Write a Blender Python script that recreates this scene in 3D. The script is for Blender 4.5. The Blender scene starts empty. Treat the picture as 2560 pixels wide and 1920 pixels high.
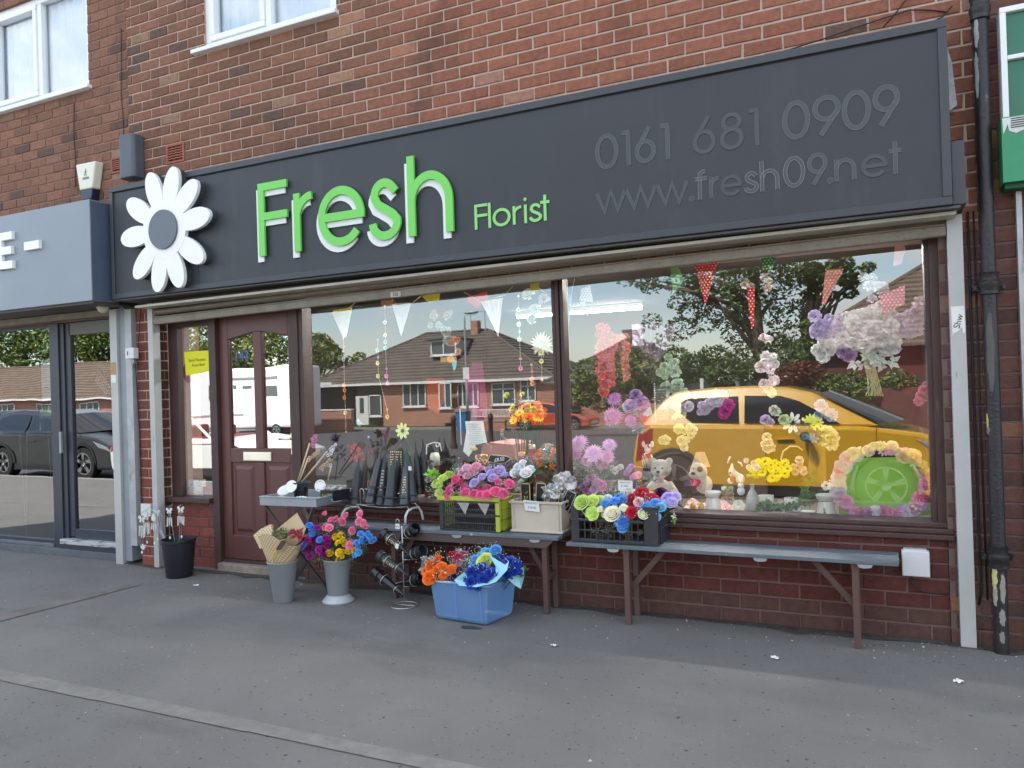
import bpy, bmesh, math, random
from mathutils import Vector, Matrix, Euler
R = math.radians
random.seed(7)
scn = bpy.context.scene
COL = scn.collection

# ------------------------------------------------------------------ camera
F_PX, YAW, PITCH, ROLL, CAM_Y, CAM_Z = 1943.29, .44084, .00586, -.031198, -4.76835, 1.4396
_f = Vector((-math.sin(YAW)*math.cos(PITCH), math.cos(YAW)*math.cos(PITCH), math.sin(PITCH)))
_r0 = Vector((math.cos(YAW), math.sin(YAW), 0)); _u0 = _r0.cross(_f)
_r = math.cos(ROLL)*_r0 + math.sin(ROLL)*_u0
_u = -math.sin(ROLL)*_r0 + math.cos(ROLL)*_u0
cd = bpy.data.cameras.new('camera'); cam = bpy.data.objects.new('camera', cd); COL.objects.link(cam)
cd.sensor_width = 36; cd.lens = 36*F_PX/2560; cd.clip_start = .03; cd.clip_end = 2000
m = Matrix((_r, _u, -_f)).transposed().to_4x4(); m.translation = Vector((0, CAM_Y, CAM_Z)); cam.matrix_world = m
scn.camera = cam
def W(px, py, y):
    """world x, z of a surveyed point of the photograph lying in the plane y"""
    d = _r*((px-1280)/F_PX) - _u*((py-960)/F_PX) + _f
    t = (y-CAM_Y)/d.y
    return d.x*t, CAM_Z+d.z*t
def proj(P):
    d = Vector(P)-Vector((0, CAM_Y, CAM_Z)); D = d.dot(_f)
    if D <= .1: return (-9999, -9999)
    return 1280+F_PX*d.dot(_r)/D, 960-F_PX*d.dot(_u)/D

# ------------------------------------------------------------------ sky, sun, exposure
SUN_EL, SUN_AZ = 55, -28          # azimuth measured from +y (behind the shop) towards +x
w = bpy.data.worlds.new('World'); scn.world = w; w.use_nodes = True
nt = w.node_tree; nt.nodes.clear()
out = nt.nodes.new('ShaderNodeOutputWorld'); bg = nt.nodes.new('ShaderNodeBackground')
sky = nt.nodes.new('ShaderNodeTexSky'); sky.sky_type = 'NISHITA'; sky.sun_disc = False
sky.sun_elevation = R(SUN_EL); sky.sun_rotation = R(SUN_AZ); sky.dust_density = .5
tc = nt.nodes.new('ShaderNodeTexCoord'); mp = nt.nodes.new('ShaderNodeMapping'); mp.inputs['Scale'].default_value = (1, 1, 3.2)
nz = nt.nodes.new('ShaderNodeTexNoise'); nz.inputs['Scale'].default_value = 3.4; nz.inputs['Detail'].default_value = 7; nz.inputs['Roughness'].default_value = .55
rp = nt.nodes.new('ShaderNodeValToRGB'); rp.color_ramp.elements[0].position = .42; rp.color_ramp.elements[1].position = .60
mx = nt.nodes.new('ShaderNodeMixRGB'); mx.inputs['Color2'].default_value = (5.6, 5.6, 5.5, 1)
nt.links.new(tc.outputs['Generated'], mp.inputs['Vector']); nt.links.new(mp.outputs[0], nz.inputs['Vector'])
nt.links.new(nz.outputs['Fac'], rp.inputs[0]); nt.links.new(rp.outputs[0], mx.inputs['Fac'])
tn = nt.nodes.new('ShaderNodeMixRGB'); tn.blend_type = 'MULTIPLY'; tn.inputs['Fac'].default_value = 1; tn.inputs['Color2'].default_value = (1.02, 1.0, .965, 1)
nt.links.new(sky.outputs[0], tn.inputs['Color1']); nt.links.new(tn.outputs[0], mx.inputs['Color1']); nt.links.new(mx.outputs[0], bg.inputs['Color'])
bg.inputs['Strength'].default_value = .15; nt.links.new(bg.outputs[0], out.inputs['Surface'])
sl = bpy.data.lights.new('sun', 'SUN'); sl.energy = 4.6; sl.angle = R(.53); sl.color = (1, .95, .87)
so = bpy.data.objects.new('sun', sl); COL.objects.link(so)
sd = Vector((math.sin(R(SUN_AZ))*math.cos(R(SUN_EL)), math.cos(R(SUN_AZ))*math.cos(R(SUN_EL)), math.sin(R(SUN_EL))))
so.rotation_euler = sd.to_track_quat('Z', 'Y').to_euler()
scn.view_settings.view_transform = 'Standard'; scn.view_settings.look = 'None'
scn.view_settings.exposure = 1.6; scn.view_settings.gamma = 1; scn.view_settings.use_curve_mapping = False
scn.render.resolution_x = 1024; scn.render.resolution_y = 768
scn.cycles.max_bounces = 8; scn.cycles.transparent_max_bounces = 24

# ------------------------------------------------------------------ materials
_M = {}
def mat(name, col, rough=.6, metal=0, var=.12, vscale=8, bump=0, bscale=60, src=None, spec=.5, emit=None, trans=0, coat=0, streak=None, detail=6):
    """procedural principled material; src: None, 'obj' (object colour) or 'attr' (colour attribute)"""
    if name in _M: return _M[name]
    mt = bpy.data.materials.new(name); mt.use_nodes = True; n = mt.node_tree.nodes; l = mt.node_tree.links
    b = n['Principled BSDF']; b.inputs['Roughness'].default_value = rough; b.inputs['Metallic'].default_value = metal
    b.inputs['Specular IOR Level'].default_value = spec
    t = n.new('ShaderNodeTexCoord')
    co = t.outputs['Object']
    if src == 'obj':
        s = n.new('ShaderNodeObjectInfo'); c_out = s.outputs['Color']
    elif src == 'attr':
        s = n.new('ShaderNodeAttribute'); s.attribute_name = 'Col'; c_out = s.outputs['Color']
    else:
        s = n.new('ShaderNodeRGB'); s.outputs[0].default_value = (*col, 1); c_out = s.outputs[0]
    if var:
        g = n.new('ShaderNodeNewGeometry')
        z = n.new('ShaderNodeTexNoise'); z.inputs['Scale'].default_value = vscale; z.inputs['Detail'].default_value = detail; z.inputs['Roughness'].default_value = .62
        l.new(g.outputs['Position'], z.inputs['Vector'])
        r = n.new('ShaderNodeMapRange'); r.inputs['From Min'].default_value = .3; r.inputs['From Max'].default_value = .7
        r.inputs['To Min'].default_value = 1-var; r.inputs['To Max'].default_value = 1+var
        l.new(z.outputs['Fac'], r.inputs['Value'])
        v = n.new('ShaderNodeVectorMath'); v.operation = 'SCALE'; l.new(c_out, v.inputs[0]); l.new(r.outputs[0], v.inputs['Scale']); c_out = v.outputs[0]
    if streak:                      # grime: (colour, noise scale xyz, threshold, softness)
        g2 = n.new('ShaderNodeNewGeometry'); mpp = n.new('ShaderNodeMapping'); mpp.inputs['Scale'].default_value = streak[1]
        z2 = n.new('ShaderNodeTexNoise'); z2.inputs['Scale'].default_value = 1; z2.inputs['Detail'].default_value = 8; z2.inputs['Roughness'].default_value = .65
        l.new(g2.outputs['Position'], mpp.inputs[0]); l.new(mpp.outputs[0], z2.inputs['Vector'])
        rr = n.new('ShaderNodeMapRange'); rr.inputs['From Min'].default_value = streak[2]; rr.inputs['From Max'].default_value = streak[2]+streak[3]
        l.new(z2.outputs['Fac'], rr.inputs['Value'])
        x = n.new('ShaderNodeMixRGB'); x.inputs['Color2'].default_value = (*streak[0], 1)
        l.new(rr.outputs[0], x.inputs['Fac']); l.new(c_out, x.inputs['Color1']); c_out = x.outputs[0]
    l.new(c_out, b.inputs['Base Color'])
    if bump:
        z = n.new('ShaderNodeTexNoise'); z.inputs['Scale'].default_value = bscale; z.inputs['Detail'].default_value = 5
        g = n.new('ShaderNodeNewGeometry'); l.new(g.outputs['Position'], z.inputs['Vector'])
        bp = n.new('ShaderNodeBump'); bp.inputs['Strength'].default_value = bump; bp.inputs['Distance'].default_value = .01
        l.new(z.outputs['Fac'], bp.inputs['Height']); l.new(bp.outputs[0], b.inputs['Normal'])
    if emit: b.inputs['Emission Color'].default_value = (*col, 1); b.inputs['Emission Strength'].default_value = emit
    if trans: b.inputs['Transmission Weight'].default_value = trans
    if coat: b.inputs['Coat Weight'].default_value = coat; b.inputs['Coat Roughness'].default_value = .08
    _M[name] = mt
    return mt
def glass_mat(name, fac, tint=(1, 1, 1), rough=0., dirt=0., ripple=0.):
    if name in _M: return _M[name]
    mt = bpy.data.materials.new(name); mt.use_nodes = True; n = mt.node_tree.nodes; l = mt.node_tree.links; n.clear()
    o = n.new('ShaderNodeOutputMaterial'); tr = n.new('ShaderNodeBsdfTransparent'); tr.inputs[0].default_value = (*tint, 1)
    gl = n.new('ShaderNodeBsdfGlossy'); gl.inputs['Roughness'].default_value = rough; gl.inputs[0].default_value = (.97, .98, .99, 1)
    lw = n.new('ShaderNodeLayerWeight'); lw.inputs['Blend'].default_value = .25
    mr = n.new('ShaderNodeMapRange'); mr.inputs['To Min'].default_value = fac; mr.inputs['To Max'].default_value = .95
    l.new(lw.outputs['Fresnel'], mr.inputs['Value'])
    ms = n.new('ShaderNodeMixShader'); l.new(mr.outputs[0], ms.inputs[0]); l.new(tr.outputs[0], ms.inputs[1]); l.new(gl.outputs[0], ms.inputs[2])
    if ripple:
        g = n.new('ShaderNodeNewGeometry'); z = n.new('ShaderNodeTexNoise'); z.inputs['Scale'].default_value = 2.2; z.inputs['Detail'].default_value = 1
        l.new(g.outputs['Position'], z.inputs['Vector']); bp = n.new('ShaderNodeBump'); bp.inputs['Strength'].default_value = ripple; bp.inputs['Distance'].default_value = .01
        l.new(z.outputs['Fac'], bp.inputs['Height']); l.new(bp.outputs[0], gl.inputs['Normal'])
    last = ms.outputs[0]
    if dirt:
        df = n.new('ShaderNodeBsdfDiffuse'); df.inputs[0].default_value = (.55, .55, .52, 1)
        m2 = n.new('ShaderNodeMixShader'); m2.inputs[0].default_value = dirt; l.new(last, m2.inputs[1]); l.new(df.outputs[0], m2.inputs[2]); last = m2.outputs[0]
    l.new(last, o.inputs[0]); _M[name] = mt
    return mt

# ------------------------------------------------------------------ mesh builder
LOC = {}
class MB:
    def __init__(s): s.v = []; s.f = []; s.c = []; s.col = None
    def _q(s, fs): 
        s.f += fs; s.c += [s.col]*len(fs)
    def pane(s, x0, x1, y, z0, z1): return s.quad((x0,y,z0),(x1,y,z0),(x1,y,z1),(x0,y,z1))
    def box(s, x0, x1, y0, y1, z0, z1):
        b = len(s.v); s.v += [(x0,y0,z0),(x1,y0,z0),(x1,y1,z0),(x0,y1,z0),(x0,y0,z1),(x1,y0,z1),(x1,y1,z1),(x0,y1,z1)]
        s._q([tuple(b+i for i in q) for q in ((0,3,2,1),(4,5,6,7),(0,1,5,4),(1,2,6,5),(2,3,7,6),(3,0,4,7))]); return s
    def hexa(s, P):
        b = len(s.v); s.v += [tuple(p) for p in P]
        s._q([tuple(b+i for i in q) for q in ((0,3,2,1),(4,5,6,7),(0,1,5,4),(1,2,6,5),(2,3,7,6),(3,0,4,7))]); return s
    def bar(s, a, b_, wd, ht, up=(0,0,1)):
        a = Vector(a); b_ = Vector(b_); d = (b_-a).normalized(); up = Vector(up)
        if abs(d.dot(up)) > .98: up = Vector((0,1,0))
        sd = d.cross(up).normalized()*wd/2; u = sd.cross(d).normalized()*ht/2
        return s.hexa([a-sd-u, a+sd-u, b_+sd-u, b_-sd-u, a-sd+u, a+sd+u, b_+sd+u, b_-sd+u])
    def quad(s, *P):
        b = len(s.v); s.v += [tuple(p) for p in P]; s._q([tuple(range(b, b+len(P)))]); return s
    def prism(s, pts, y0, y1, axis='y', flip=False):
        n = len(pts); b = len(s.v)
        if axis == 'y': s.v += [(x,y0,z) for x,z in pts]+[(x,y1,z) for x,z in pts]
        elif axis == 'x': s.v += [(y0,x,z) for x,z in pts]+[(y1,x,z) for x,z in pts]
        else: s.v += [(x,z,y0) for x,z in pts]+[(x,z,y1) for x,z in pts]
        s._q([tuple(range(b, b+n)), tuple(range(b+2*n-1, b+n-1, -1))]+[(b+i, b+n+i, b+n+(i+1)%n, b+(i+1)%n) for i in range(n)]); return s
    def tube(s, pts, r, n=6, closed=False, caps=True):
        pts = [Vector(p) for p in pts]; b = len(s.v); k = len(pts); up = Vector((0,0,1))
        rs = r if isinstance(r, (list, tuple)) else [r]*k
        prev = None
        for i, p in enumerate(pts):
            if closed: d = pts[(i+1)%k]-pts[i-1]
            else: d = pts[min(i+1,k-1)]-pts[max(i-1,0)]
            d.normalize()
            if prev is None: sdv = d.cross(up if abs(d.z) < .95 else Vector((0,1,0))).normalized()
            else:
                sdv = (prev-d*prev.dot(d)); sdv = sdv.normalized() if sdv.length > 1e-5 else d.cross(up).normalized()
            prev = sdv; u = sdv.cross(d)
            for j in range(n):
                a = 2*math.pi*j/n; s.v.append(tuple(p+(sdv*math.cos(a)+u*math.sin(a))*rs[i]))
        m_ = k if closed else k-1
        s._q([(b+i*n+j, b+i*n+(j+1)%n, b+((i+1)%k)*n+(j+1)%n, b+((i+1)%k)*n+j) for i in range(m_) for j in range(n)])
        if caps and not closed: s._q([tuple(b+j for j in range(n))[::-1], tuple(b+(k-1)*n+j for j in range(n))])
        return s
    def lathe(s, prof, c=(0,0,0), n=20, M=None, a0=0, a1=2*math.pi):
        b = len(s.v); c = Vector(c); full = abs(a1-a0-2*math.pi) < 1e-4; m_ = n if full else n+1
        for r_, z in prof:
            for j in range(m_):
                a = a0+(a1-a0)*j/n; p = Vector((r_*math.cos(a), r_*math.sin(a), z))
                if M: p = M @ p
                s.v.append(tuple(p+c))
        s._q([(b+i*m_+j, b+i*m_+(j+1)%m_, b+(i+1)*m_+(j+1)%m_, b+(i+1)*m_+j) for i in range(len(prof)-1) for j in range(n)])
        return s
    def ball(s, c, rx, ry=None, rz=None, n=10, k=6, M=None):
        ry = ry or rx; rz = rz or rx
        b = len(s.v); c = Vector(c)
        for i in range(k+1):
            t = math.pi*i/k
            for j in range(n):
                a = 2*math.pi*j/n; p = Vector((rx*math.sin(t)*math.cos(a), ry*math.sin(t)*math.sin(a), rz*math.cos(t)))
                if M: p = M @ p
                s.v.append(tuple(p+c))
        s._q([(b+i*n+j, b+(i+1)*n+j, b+(i+1)*n+(j+1)%n, b+i*n+(j+1)%n) for i in range(k) for j in range(n)])
        return s
    def mesh(s, name, off=(0,0,0), smooth=False):
        me = bpy.data.meshes.new(name); ox, oy, oz = off
        me.from_pydata([(x-ox, y-oy, z-oz) for x, y, z in s.v], [], s.f); me.update()
        if any(c is not None for c in s.c):
            at = me.color_attributes.new('Col', 'FLOAT_COLOR', 'CORNER')
            for p, c in zip(me.polygons, s.c):
                c = c or (.5, .5, .5)
                for li in p.loop_indices: at.data[li].color = (*c, 1)
        if smooth: me.polygons.foreach_set('use_smooth', [True]*len(me.polygons)); 
        return me
    def build(s, name, m, parent=None, smooth=False, local=False, bevel=0, color=None, kind=None, label=None, auto=None):
        off = (0,0,0)
        if parent is not None and not local: off = LOC.get(parent.name, (0,0,0))
        me = s.mesh(name, off, smooth)
        if auto: me.set_sharp_from_angle(angle=R(auto))
        return link(name, me, m, parent, bevel, color, kind, label)
def link(name, me, m, parent=None, bevel=0, color=None, kind=None, label=None, loc=None, rot=None):
    o = bpy.data.objects.new(name, me); COL.objects.link(o)
    if m is not None and not me.materials: me.materials.append(m)
    if parent is not None: o.parent = parent
    LOC[o.name] = LOC.get(parent.name, (0,0,0)) if parent is not None else (0,0,0)
    if bevel:
        bv = o.modifiers.new('bevel', 'BEVEL'); bv.width = bevel; bv.segments = 2; bv.limit_method = 'ANGLE'
    if color: o.color = (*color, 1)
    if kind: o['kind'] = kind
    if label: o['label'] = label
    if loc is not None: o.location = loc
    if rot is not None: o.rotation_euler = rot
    return o
def thing(name, label, cat, loc=(0,0,0), group=None, rot=None):
    o = bpy.data.objects.new(name, None); COL.objects.link(o); o.empty_display_size = .1
    o.location = loc; LOC[o.name] = tuple(loc)
    if rot is not None: o.rotation_euler = rot
    o['label'] = label; o['category'] = cat
    if group: o['group'] = group
    return o
def tag(o, label, cat, group=None):
    o['label'] = label; o['category'] = cat
    if group: o['group'] = group
    return o
def text(name, s, size, m, x, y, z, parent, ext=.001, ax='CENTER', rz=0, rt=0, sx=1, spacing=1, shear=0):
    cu = bpy.data.curves.new(name, 'FONT'); cu.body = s; cu.size = size; cu.extrude = ext; cu.align_x = ax; cu.align_y = 'CENTER'; cu.resolution_u = 3
    cu.space_character = spacing; cu.shear = shear; cu.space_line = .85
    o = bpy.data.objects.new(name, cu); COL.objects.link(o)
    dg = bpy.context.evaluated_depsgraph_get(); me = bpy.data.meshes.new_from_object(o.evaluated_get(dg))
    bpy.data.objects.remove(o)
    Mx = Matrix.Rotation(R(rz), 4, 'Z') @ Matrix.Rotation(R(90), 4, 'X') @ Matrix.Rotation(R(rt), 4, 'Z') @ Matrix.Diagonal((sx, 1, 1, 1))
    me.transform(Mx); me.materials.clear()
    off = LOC.get(parent.name, (0,0,0)) if parent is not None else (0,0,0)
    return link(name, me, m, parent, loc=(x-off[0], y-off[1], z-off[2]))
def copy_tree(o, loc=None, rot=None, label=None, group=None):
    c = o.copy(); COL.objects.link(c)
    if loc is not None: c.location = loc
    if rot is not None: c.rotation_euler = rot
    if label: c['label'] = label
    if group: c['group'] = group
    def rec(a, b_):
        for ch in list(a.children):
            d = ch.copy(); COL.objects.link(d); d.parent = b_; rec(ch, d)
    rec(o, c)
    return c
# ================================================================== ground
def ground_z(y):            # pavement level, kerb, then the road and the land beyond fall gently away
    if y > -4.85: return 0
    return -.14 - .56*min(1, max(0, (-4.85-y)/26))
m_asph = mat('pavement_tarmac', (.175, .171, .163), .82, var=.13, vscale=1.3, bump=.75, bscale=240, streak=((.12,.118,.114), (1.1, 2.4, 1), .56, .2))
_n = m_asph.node_tree.nodes; _l = m_asph.node_tree.links
_g = _n.new('ShaderNodeNewGeometry')
def _dots(scale, thr, col, prev):
    v = _n.new('ShaderNodeTexVoronoi'); v.inputs['Scale'].default_value = scale; v.inputs['Randomness'].default_value = 1
    _l.new(_g.outputs['Position'], v.inputs['Vector'])
    c = _n.new('ShaderNodeMath'); c.operation = 'LESS_THAN'; c.inputs[1].default_value = thr; _l.new(v.outputs['Distance'], c.inputs[0])
    w_ = _n.new('ShaderNodeTexWhiteNoise'); _l.new(v.outputs['Color'], w_.inputs['Vector'])
    g_ = _n.new('ShaderNodeMath'); g_.operation = 'GREATER_THAN'; g_.inputs[1].default_value = .72; _l.new(w_.outputs['Value'], g_.inputs[0])
    k = _n.new('ShaderNodeMath'); k.operation = 'MULTIPLY'; _l.new(c.outputs[0], k.inputs[0]); _l.new(g_.outputs[0], k.inputs[1])
    x = _n.new('ShaderNodeMixRGB'); x.inputs['Color2'].default_value = (*col, 1); _l.new(k.outputs[0], x.inputs['Fac']); _l.new(prev, x.inputs['Color1'])
    return x.outputs[0]
_b = _n['Principled BSDF']; _p = _b.inputs['Base Color'].links[0].from_socket
_p = _dots(62, .17, (.23, .225, .215), _p); _p = _dots(24, .07, (.36, .35, .33), _p); _p = _dots(38, .16, (.075, .075, .075), _p); _p = _dots(14, .11, (.06, .06, .06), _p)
_l.new(_p, _b.inputs['Base Color'])
m_road = mat('road_tarmac', (.075, .075, .078), .85, var=.2, vscale=2, bump=.5, bscale=180)
m_conc = mat('kerb_concrete', (.32, .31, .29), .8, var=.15, vscale=20, bump=.4, bscale=150)
m_grass = mat('verge_grass', (.06, .10, .025), .9, var=.35, vscale=6, bump=.6, bscale=40)
g = MB()
g.box(-60, 40, -4.75, 9, -.35, 0); o = g.build('pavement', m_asph, kind='structure')
g = MB()
ys = [-4.85, -9, -16, -24, -31]
for a, b in zip(ys, ys[1:]): g.quad((-90, b, ground_z(b)), (70, b, ground_z(b)), (70, a, ground_z(a)), (-90, a, ground_z(a)))
g.build('road', m_road, kind='structure')
g = MB(); g.quad((-90,-4.85,-.14),(70,-4.85,-.14),(70,-4.75,-.14),(-90,-4.75,-.14)); 
for i in range(90): g.box(-50+i*.915, -50+i*.915+.905, -4.875, -4.752, -.2, .003)
g.build('kerb', m_conc, kind='structure')
g = MB(); g.quad((-400,-400,-.72),(400,-400,-.72),(400,-31,-.72),(-400,-31,-.72)); g.quad((-400,-31,-.9),(400,-31,-.9),(400,300,-.9),(-400,300,-.9))
g.build('ground', m_grass, kind='structure')
g = MB(); g.box(-90, 70, -33.4, -31, -.75, -.62); g.build('far_pavement', m_asph, kind='structure')
# repair strips let into the pavement
m_strip = mat('pale_joint', (.205, .195, .178), .85, var=.2, vscale=9, bump=.5, bscale=200)
g = MB()
random.seed(3)
xx = -14
while xx < 6:
    L = random.uniform(.6, 1.0); a = random.uniform(-.006, .006)
    g.quad((xx, -2.250+a, .004), (xx+L, -2.250+a, .004), (xx+L, -2.150-a, .004), (xx, -2.150-a, .004)); xx += L
g.build('trench_joint', m_strip, kind='structure')
m_patch = mat('brown_patch', (.168, .152, .138), .88, var=.25, vscale=5, bump=.6, bscale=220)
g = MB(); g.quad((-5.62,-2.16,.0045),(-5.36,-2.16,.0045),(-5.24,-.55,.0045),(-5.34,-.55,.0045)); g.quad((-7.6,-2.16,.0045),(-7.2,-2.16,.0045),(-5.62,-1.35,.0045),(-5.6,-1.75,.0045)); g.build('tarmac_patch', m_patch, kind='structure')
random.seed(31); g = MB(); b = 0; n = 60
for i in range(n+1): x = -6.1+6.9*i/n; g.v += [(x, .02, .0043), (x, -.035-.05*random.random()-(.05 if i % 9 == 4 else 0), .0043)]
g._q([(2*i+1, 2*i+3, 2*i+2, 2*i) for i in range(n)]); g.build('grime_band', mat('wall_base_grime', (.075,.066,.056), .9, var=.4, vscale=16, bump=.5, bscale=200), kind='structure')
# grit and fallen petals gathered along the wall, and a sprinkling over the pavement
g = MB(); random.seed(11)
for i in range(1500):
    if i < 900: x = random.uniform(-6.2, .9); y = .03-abs(random.gauss(0, .13)); 
    else: x = random.uniform(-7, 1.2); y = random.uniform(-2.6, -.1)
    r_ = random.uniform(.0015, .006)*(1 if random.random() > .06 else 1.8); a = random.uniform(0, 6.28)
    cc = random.choice([(.42,.4,.36),(.3,.28,.25),(.5,.47,.42),(.09,.08,.075),(.2,.15,.11),(.35,.3,.2)]); g.col = cc
    b = len(g.v)
    for k in range(4): g.v.append((x+r_*math.cos(a+k*1.57)*random.uniform(.6,1.5), y+r_*math.sin(a+k*1.57)*random.uniform(.6,1.5), .001))
    g.v.append((x, y, r_*.9)); g._q([(b,b+1,b+4),(b+1,b+2,b+4),(b+2,b+3,b+4),(b+3,b,b+4)])
o = g.build('grit', mat('grit', (.4,.4,.4), .8, var=0, src='attr'), kind='stuff'); tag(o, 'pale grit and fallen petals scattered over the pavement by the wall', 'grit')
m_paper = mat('paper_scrap', (.75, .75, .72), .7, var=.08)
for i, (px, py, lab) in enumerate([(1937,1647,'crumpled white paper scrap lying in front of the right bench'), (1386,1617,'torn grey foil scrap on the tarmac in front of the window'), (2396,1706,'small pale wrapper near the foot of the drainpipe'), (490,1466,'thin white sliver of paper on the tarmac by the black bucket')]):
    d = _r*((px-1280)/F_PX) - _u*((py-960)/F_PX) + _f; t = -CAM_Z/d.z; x = d.x*t; y = CAM_Y+d.y*t
    b = bmesh.new(); bmesh.ops.create_grid(b, x_segments=4, y_segments=4, size=.018 if i != 3 else .012)
    for v in b.verts: v.co.z = random.uniform(0, .012); v.co.x *= random.uniform(.8, 1.1)*(1.6 if i == 3 else 1)
    me = bpy.data.meshes.new('paper_scrap'); b.to_mesh(me); b.free()
    tag(link('paper_scrap', me, m_paper, loc=(x, y, .003), rot=(0, 0, i*1.3)), lab, 'litter')

# ================================================================== brickwork
CH, CW, JT = .085, .2250, .0118
def brick_variant(k, L, H):
    """unit face brick with worn, rounded arrises; origin at its lower left front corner on the wall face"""
    rg = random.Random(k*17+3); g = MB(); e = .004
    def j(v): return v+rg.uniform(-.0028, .0028)
    back = [(0, .02, 0), (L, .02, 0), (L, .02, H), (0, .02, H)]
    mid = [(j(0), .004, j(0)), (j(L), .004, j(0)), (j(L), .004, j(H)), (j(0), .004, j(H))]
    fr = [(j(e), -.001+rg.uniform(-.001,.001), j(e)), (j(L-e), -.001+rg.uniform(-.001,.001), j(e)), (j(L-e), -.001+rg.uniform(-.001,.001), j(H-e)), (j(e), -.001+rg.uniform(-.001,.001), j(H-e))]
    g.v = back+mid+fr
    g._q([(4+i, 4+(i+1) % 4, 8+(i+1) % 4, 8+i) for i in range(4)]+[(i, (i+1) % 4, 4+(i+1) % 4, 4+i) for i in range(4)]+[(8, 9, 10, 11)])
    return g
m_brick_o = mat('brick_object', (.3,.1,.07), .85, var=.22, vscale=26, bump=.55, bscale=130, src='obj', spec=.25, streak=((.075,.05,.04), (1.3, 1.3, .8), .53, .2))
m_brick_a = mat('brick_attribute', (.3,.1,.07), .85, var=.22, vscale=26, bump=.55, bscale=130, src='attr', spec=.25, streak=((.075,.05,.04), (1.3, 1.3, .8), .53, .2))
_bm = {}
def lerp(a, b, t): return tuple(a[i]+(b[i]-a[i])*t for i in range(len(a)))
def brick_wall(root, x0, x1, z0, z1, colf, y=0, holes=(), bm_name='brick', limit=300, seed=1, mortar=None, depth=.3, zorg=0, xorg=0):
    """root: thing; individually modelled bricks, nearest ones as parts and the others joined"""
    rg = random.Random(seed); L = CW-JT; H = CH-JT; cells = []
    k0 = int(math.floor((z0-zorg)/CH)); k1 = int(math.ceil((z1-zorg)/CH))
    for k in range(k0, k1):
        za = max(zorg+k*CH, z0); zb = min(zorg+k*CH+H, z1)
        if zb-za < .012: continue
        off = (CW/2 if k % 2 else 0)
        i0 = int(math.floor((x0-xorg-off)/CW)); i1 = int(math.ceil((x1-xorg-off)/CW))
        for i in range(i0, i1+1):
            a = max(xorg+i*CW+off, x0); b = min(xorg+i*CW+off+L, x1)
            if b-a < .015: continue
            segs = [(a, b)]
            for hx0, hx1, hz0, hz1 in holes:
                if zb > hz0+.01 and za < hz1-.01:
                    ns = []
                    for s0, s1 in segs:
                        if s1 <= hx0 or s0 >= hx1: ns.append((s0, s1)); continue
                        if s0 < hx0: ns.append((s0, hx0))
                        if s1 > hx1: ns.append((hx1, s1))
                    segs = ns
            for s0, s1 in segs:
                if s1-s0 < .015: continue
                p = proj(((s0+s1)/2, y, (za+zb)/2)); vis = -30 < p[0] < 2590 and -30 < p[1] < 1950
                d = (Vector(((s0+s1)/2, y, (za+zb)/2))-Vector((0, CAM_Y, CAM_Z))).length
                cells.append((not vis, d, s0, s1, za, zb))
    cells.sort(); st = MB(); cnt = 0
    off = LOC[root.name]
    for nv, d, s0, s1, za, zb in cells:
        kv = rg.randrange(6); c = colf((s0+s1)/2, (za+zb)/2, rg)
        full = abs(s1-s0-L) < .002 and abs(zb-za-H) < .002
        if cnt < limit and not nv:
            key = (kv, round(s1-s0, 3), round(zb-za, 3))
            if key not in _bm:
                me = brick_variant(kv, s1-s0, zb-za).mesh('brick'); me.materials.append(m_brick_o); _bm[key] = me
            o = bpy.data.objects.new('brick', _bm[key]); COL.objects.link(o); o.parent = root; o.color = (*c, 1)
            o.location = (s0-off[0]+rg.uniform(-.0012,.0012), y-off[1]+rg.uniform(-.0015,.0015), za-off[2]+rg.uniform(-.001,.001)); cnt += 1
        else:
            g = brick_variant(kv, s1-s0, zb-za); b = len(st.v); dy = rg.uniform(-.0015,.0015)
            st.v += [(a+s0, y_+y+dy, z_+za) for a, y_, z_ in g.v]; st.col = c; st._q([tuple(b+i for i in f) for f in g.f])
    if st.v: st.build('brick', m_brick_a, root, kind='stuff')
    mo = MB()                                 # mortar bed, recessed, with the openings left out
    xs = sorted({x0, x1} | {v for h in holes for v in h[:2] if x0 < v < x1}); zs = sorted({z0, z1} | {v for h in holes for v in h[2:] if z0 < v < z1})
    for xa, xb in zip(xs, xs[1:]):
        for za, zb in zip(zs, zs[1:]):
            cx, cz = (xa+xb)/2, (za+zb)/2
            if any(h[0] < cx < h[1] and h[2] < cz < h[3] for h in holes): continue
            mo.box(xa, xb, y+.0055, y+depth, za, zb)
    mo.build('mortar', mortar, root)
def mortar_mat(name, ca, cb, xa, xb):
    mt = mat(name, ca, .92, var=.16, vscale=14, bump=.6, bscale=180)
    n = mt.node_tree.nodes; l = mt.node_tree.links; bs = n['Principled BSDF']; 
    g_ = n.new('ShaderNodeNewGeometry'); sx = n.new('ShaderNodeSeparateXYZ'); l.new(g_.outputs['Position'], sx.inputs[0])
    mr = n.new('ShaderNodeMapRange'); mr.inputs['From Min'].default_value = xa; mr.inputs['From Max'].default_value = xb; l.new(sx.outputs[0], mr.inputs[0])
    x = n.new('ShaderNodeMixRGB'); x.inputs[1].default_value = (*ca, 1); x.inputs[2].default_value = (*cb, 1); l.new(mr.outputs[0], x.inputs[0])
    v = [q for q in n if q.type == 'VECT_MATH'][0]; l.new(x.outputs[0], v.inputs[0])
    return mt
m_mort_l = mortar_mat('mortar_red', (.26, .15, .12), (.30, .19, .15), -7, -5.9)
m_mort_m = mortar_mat('mortar_pinkish', (.50, .355, .30), (.50, .40, .34), -5.2, -1)
m_mort_r = mortar_mat('mortar_dull', (.17, .12, .105), (.22, .17, .15), .3, 1.2)
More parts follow.
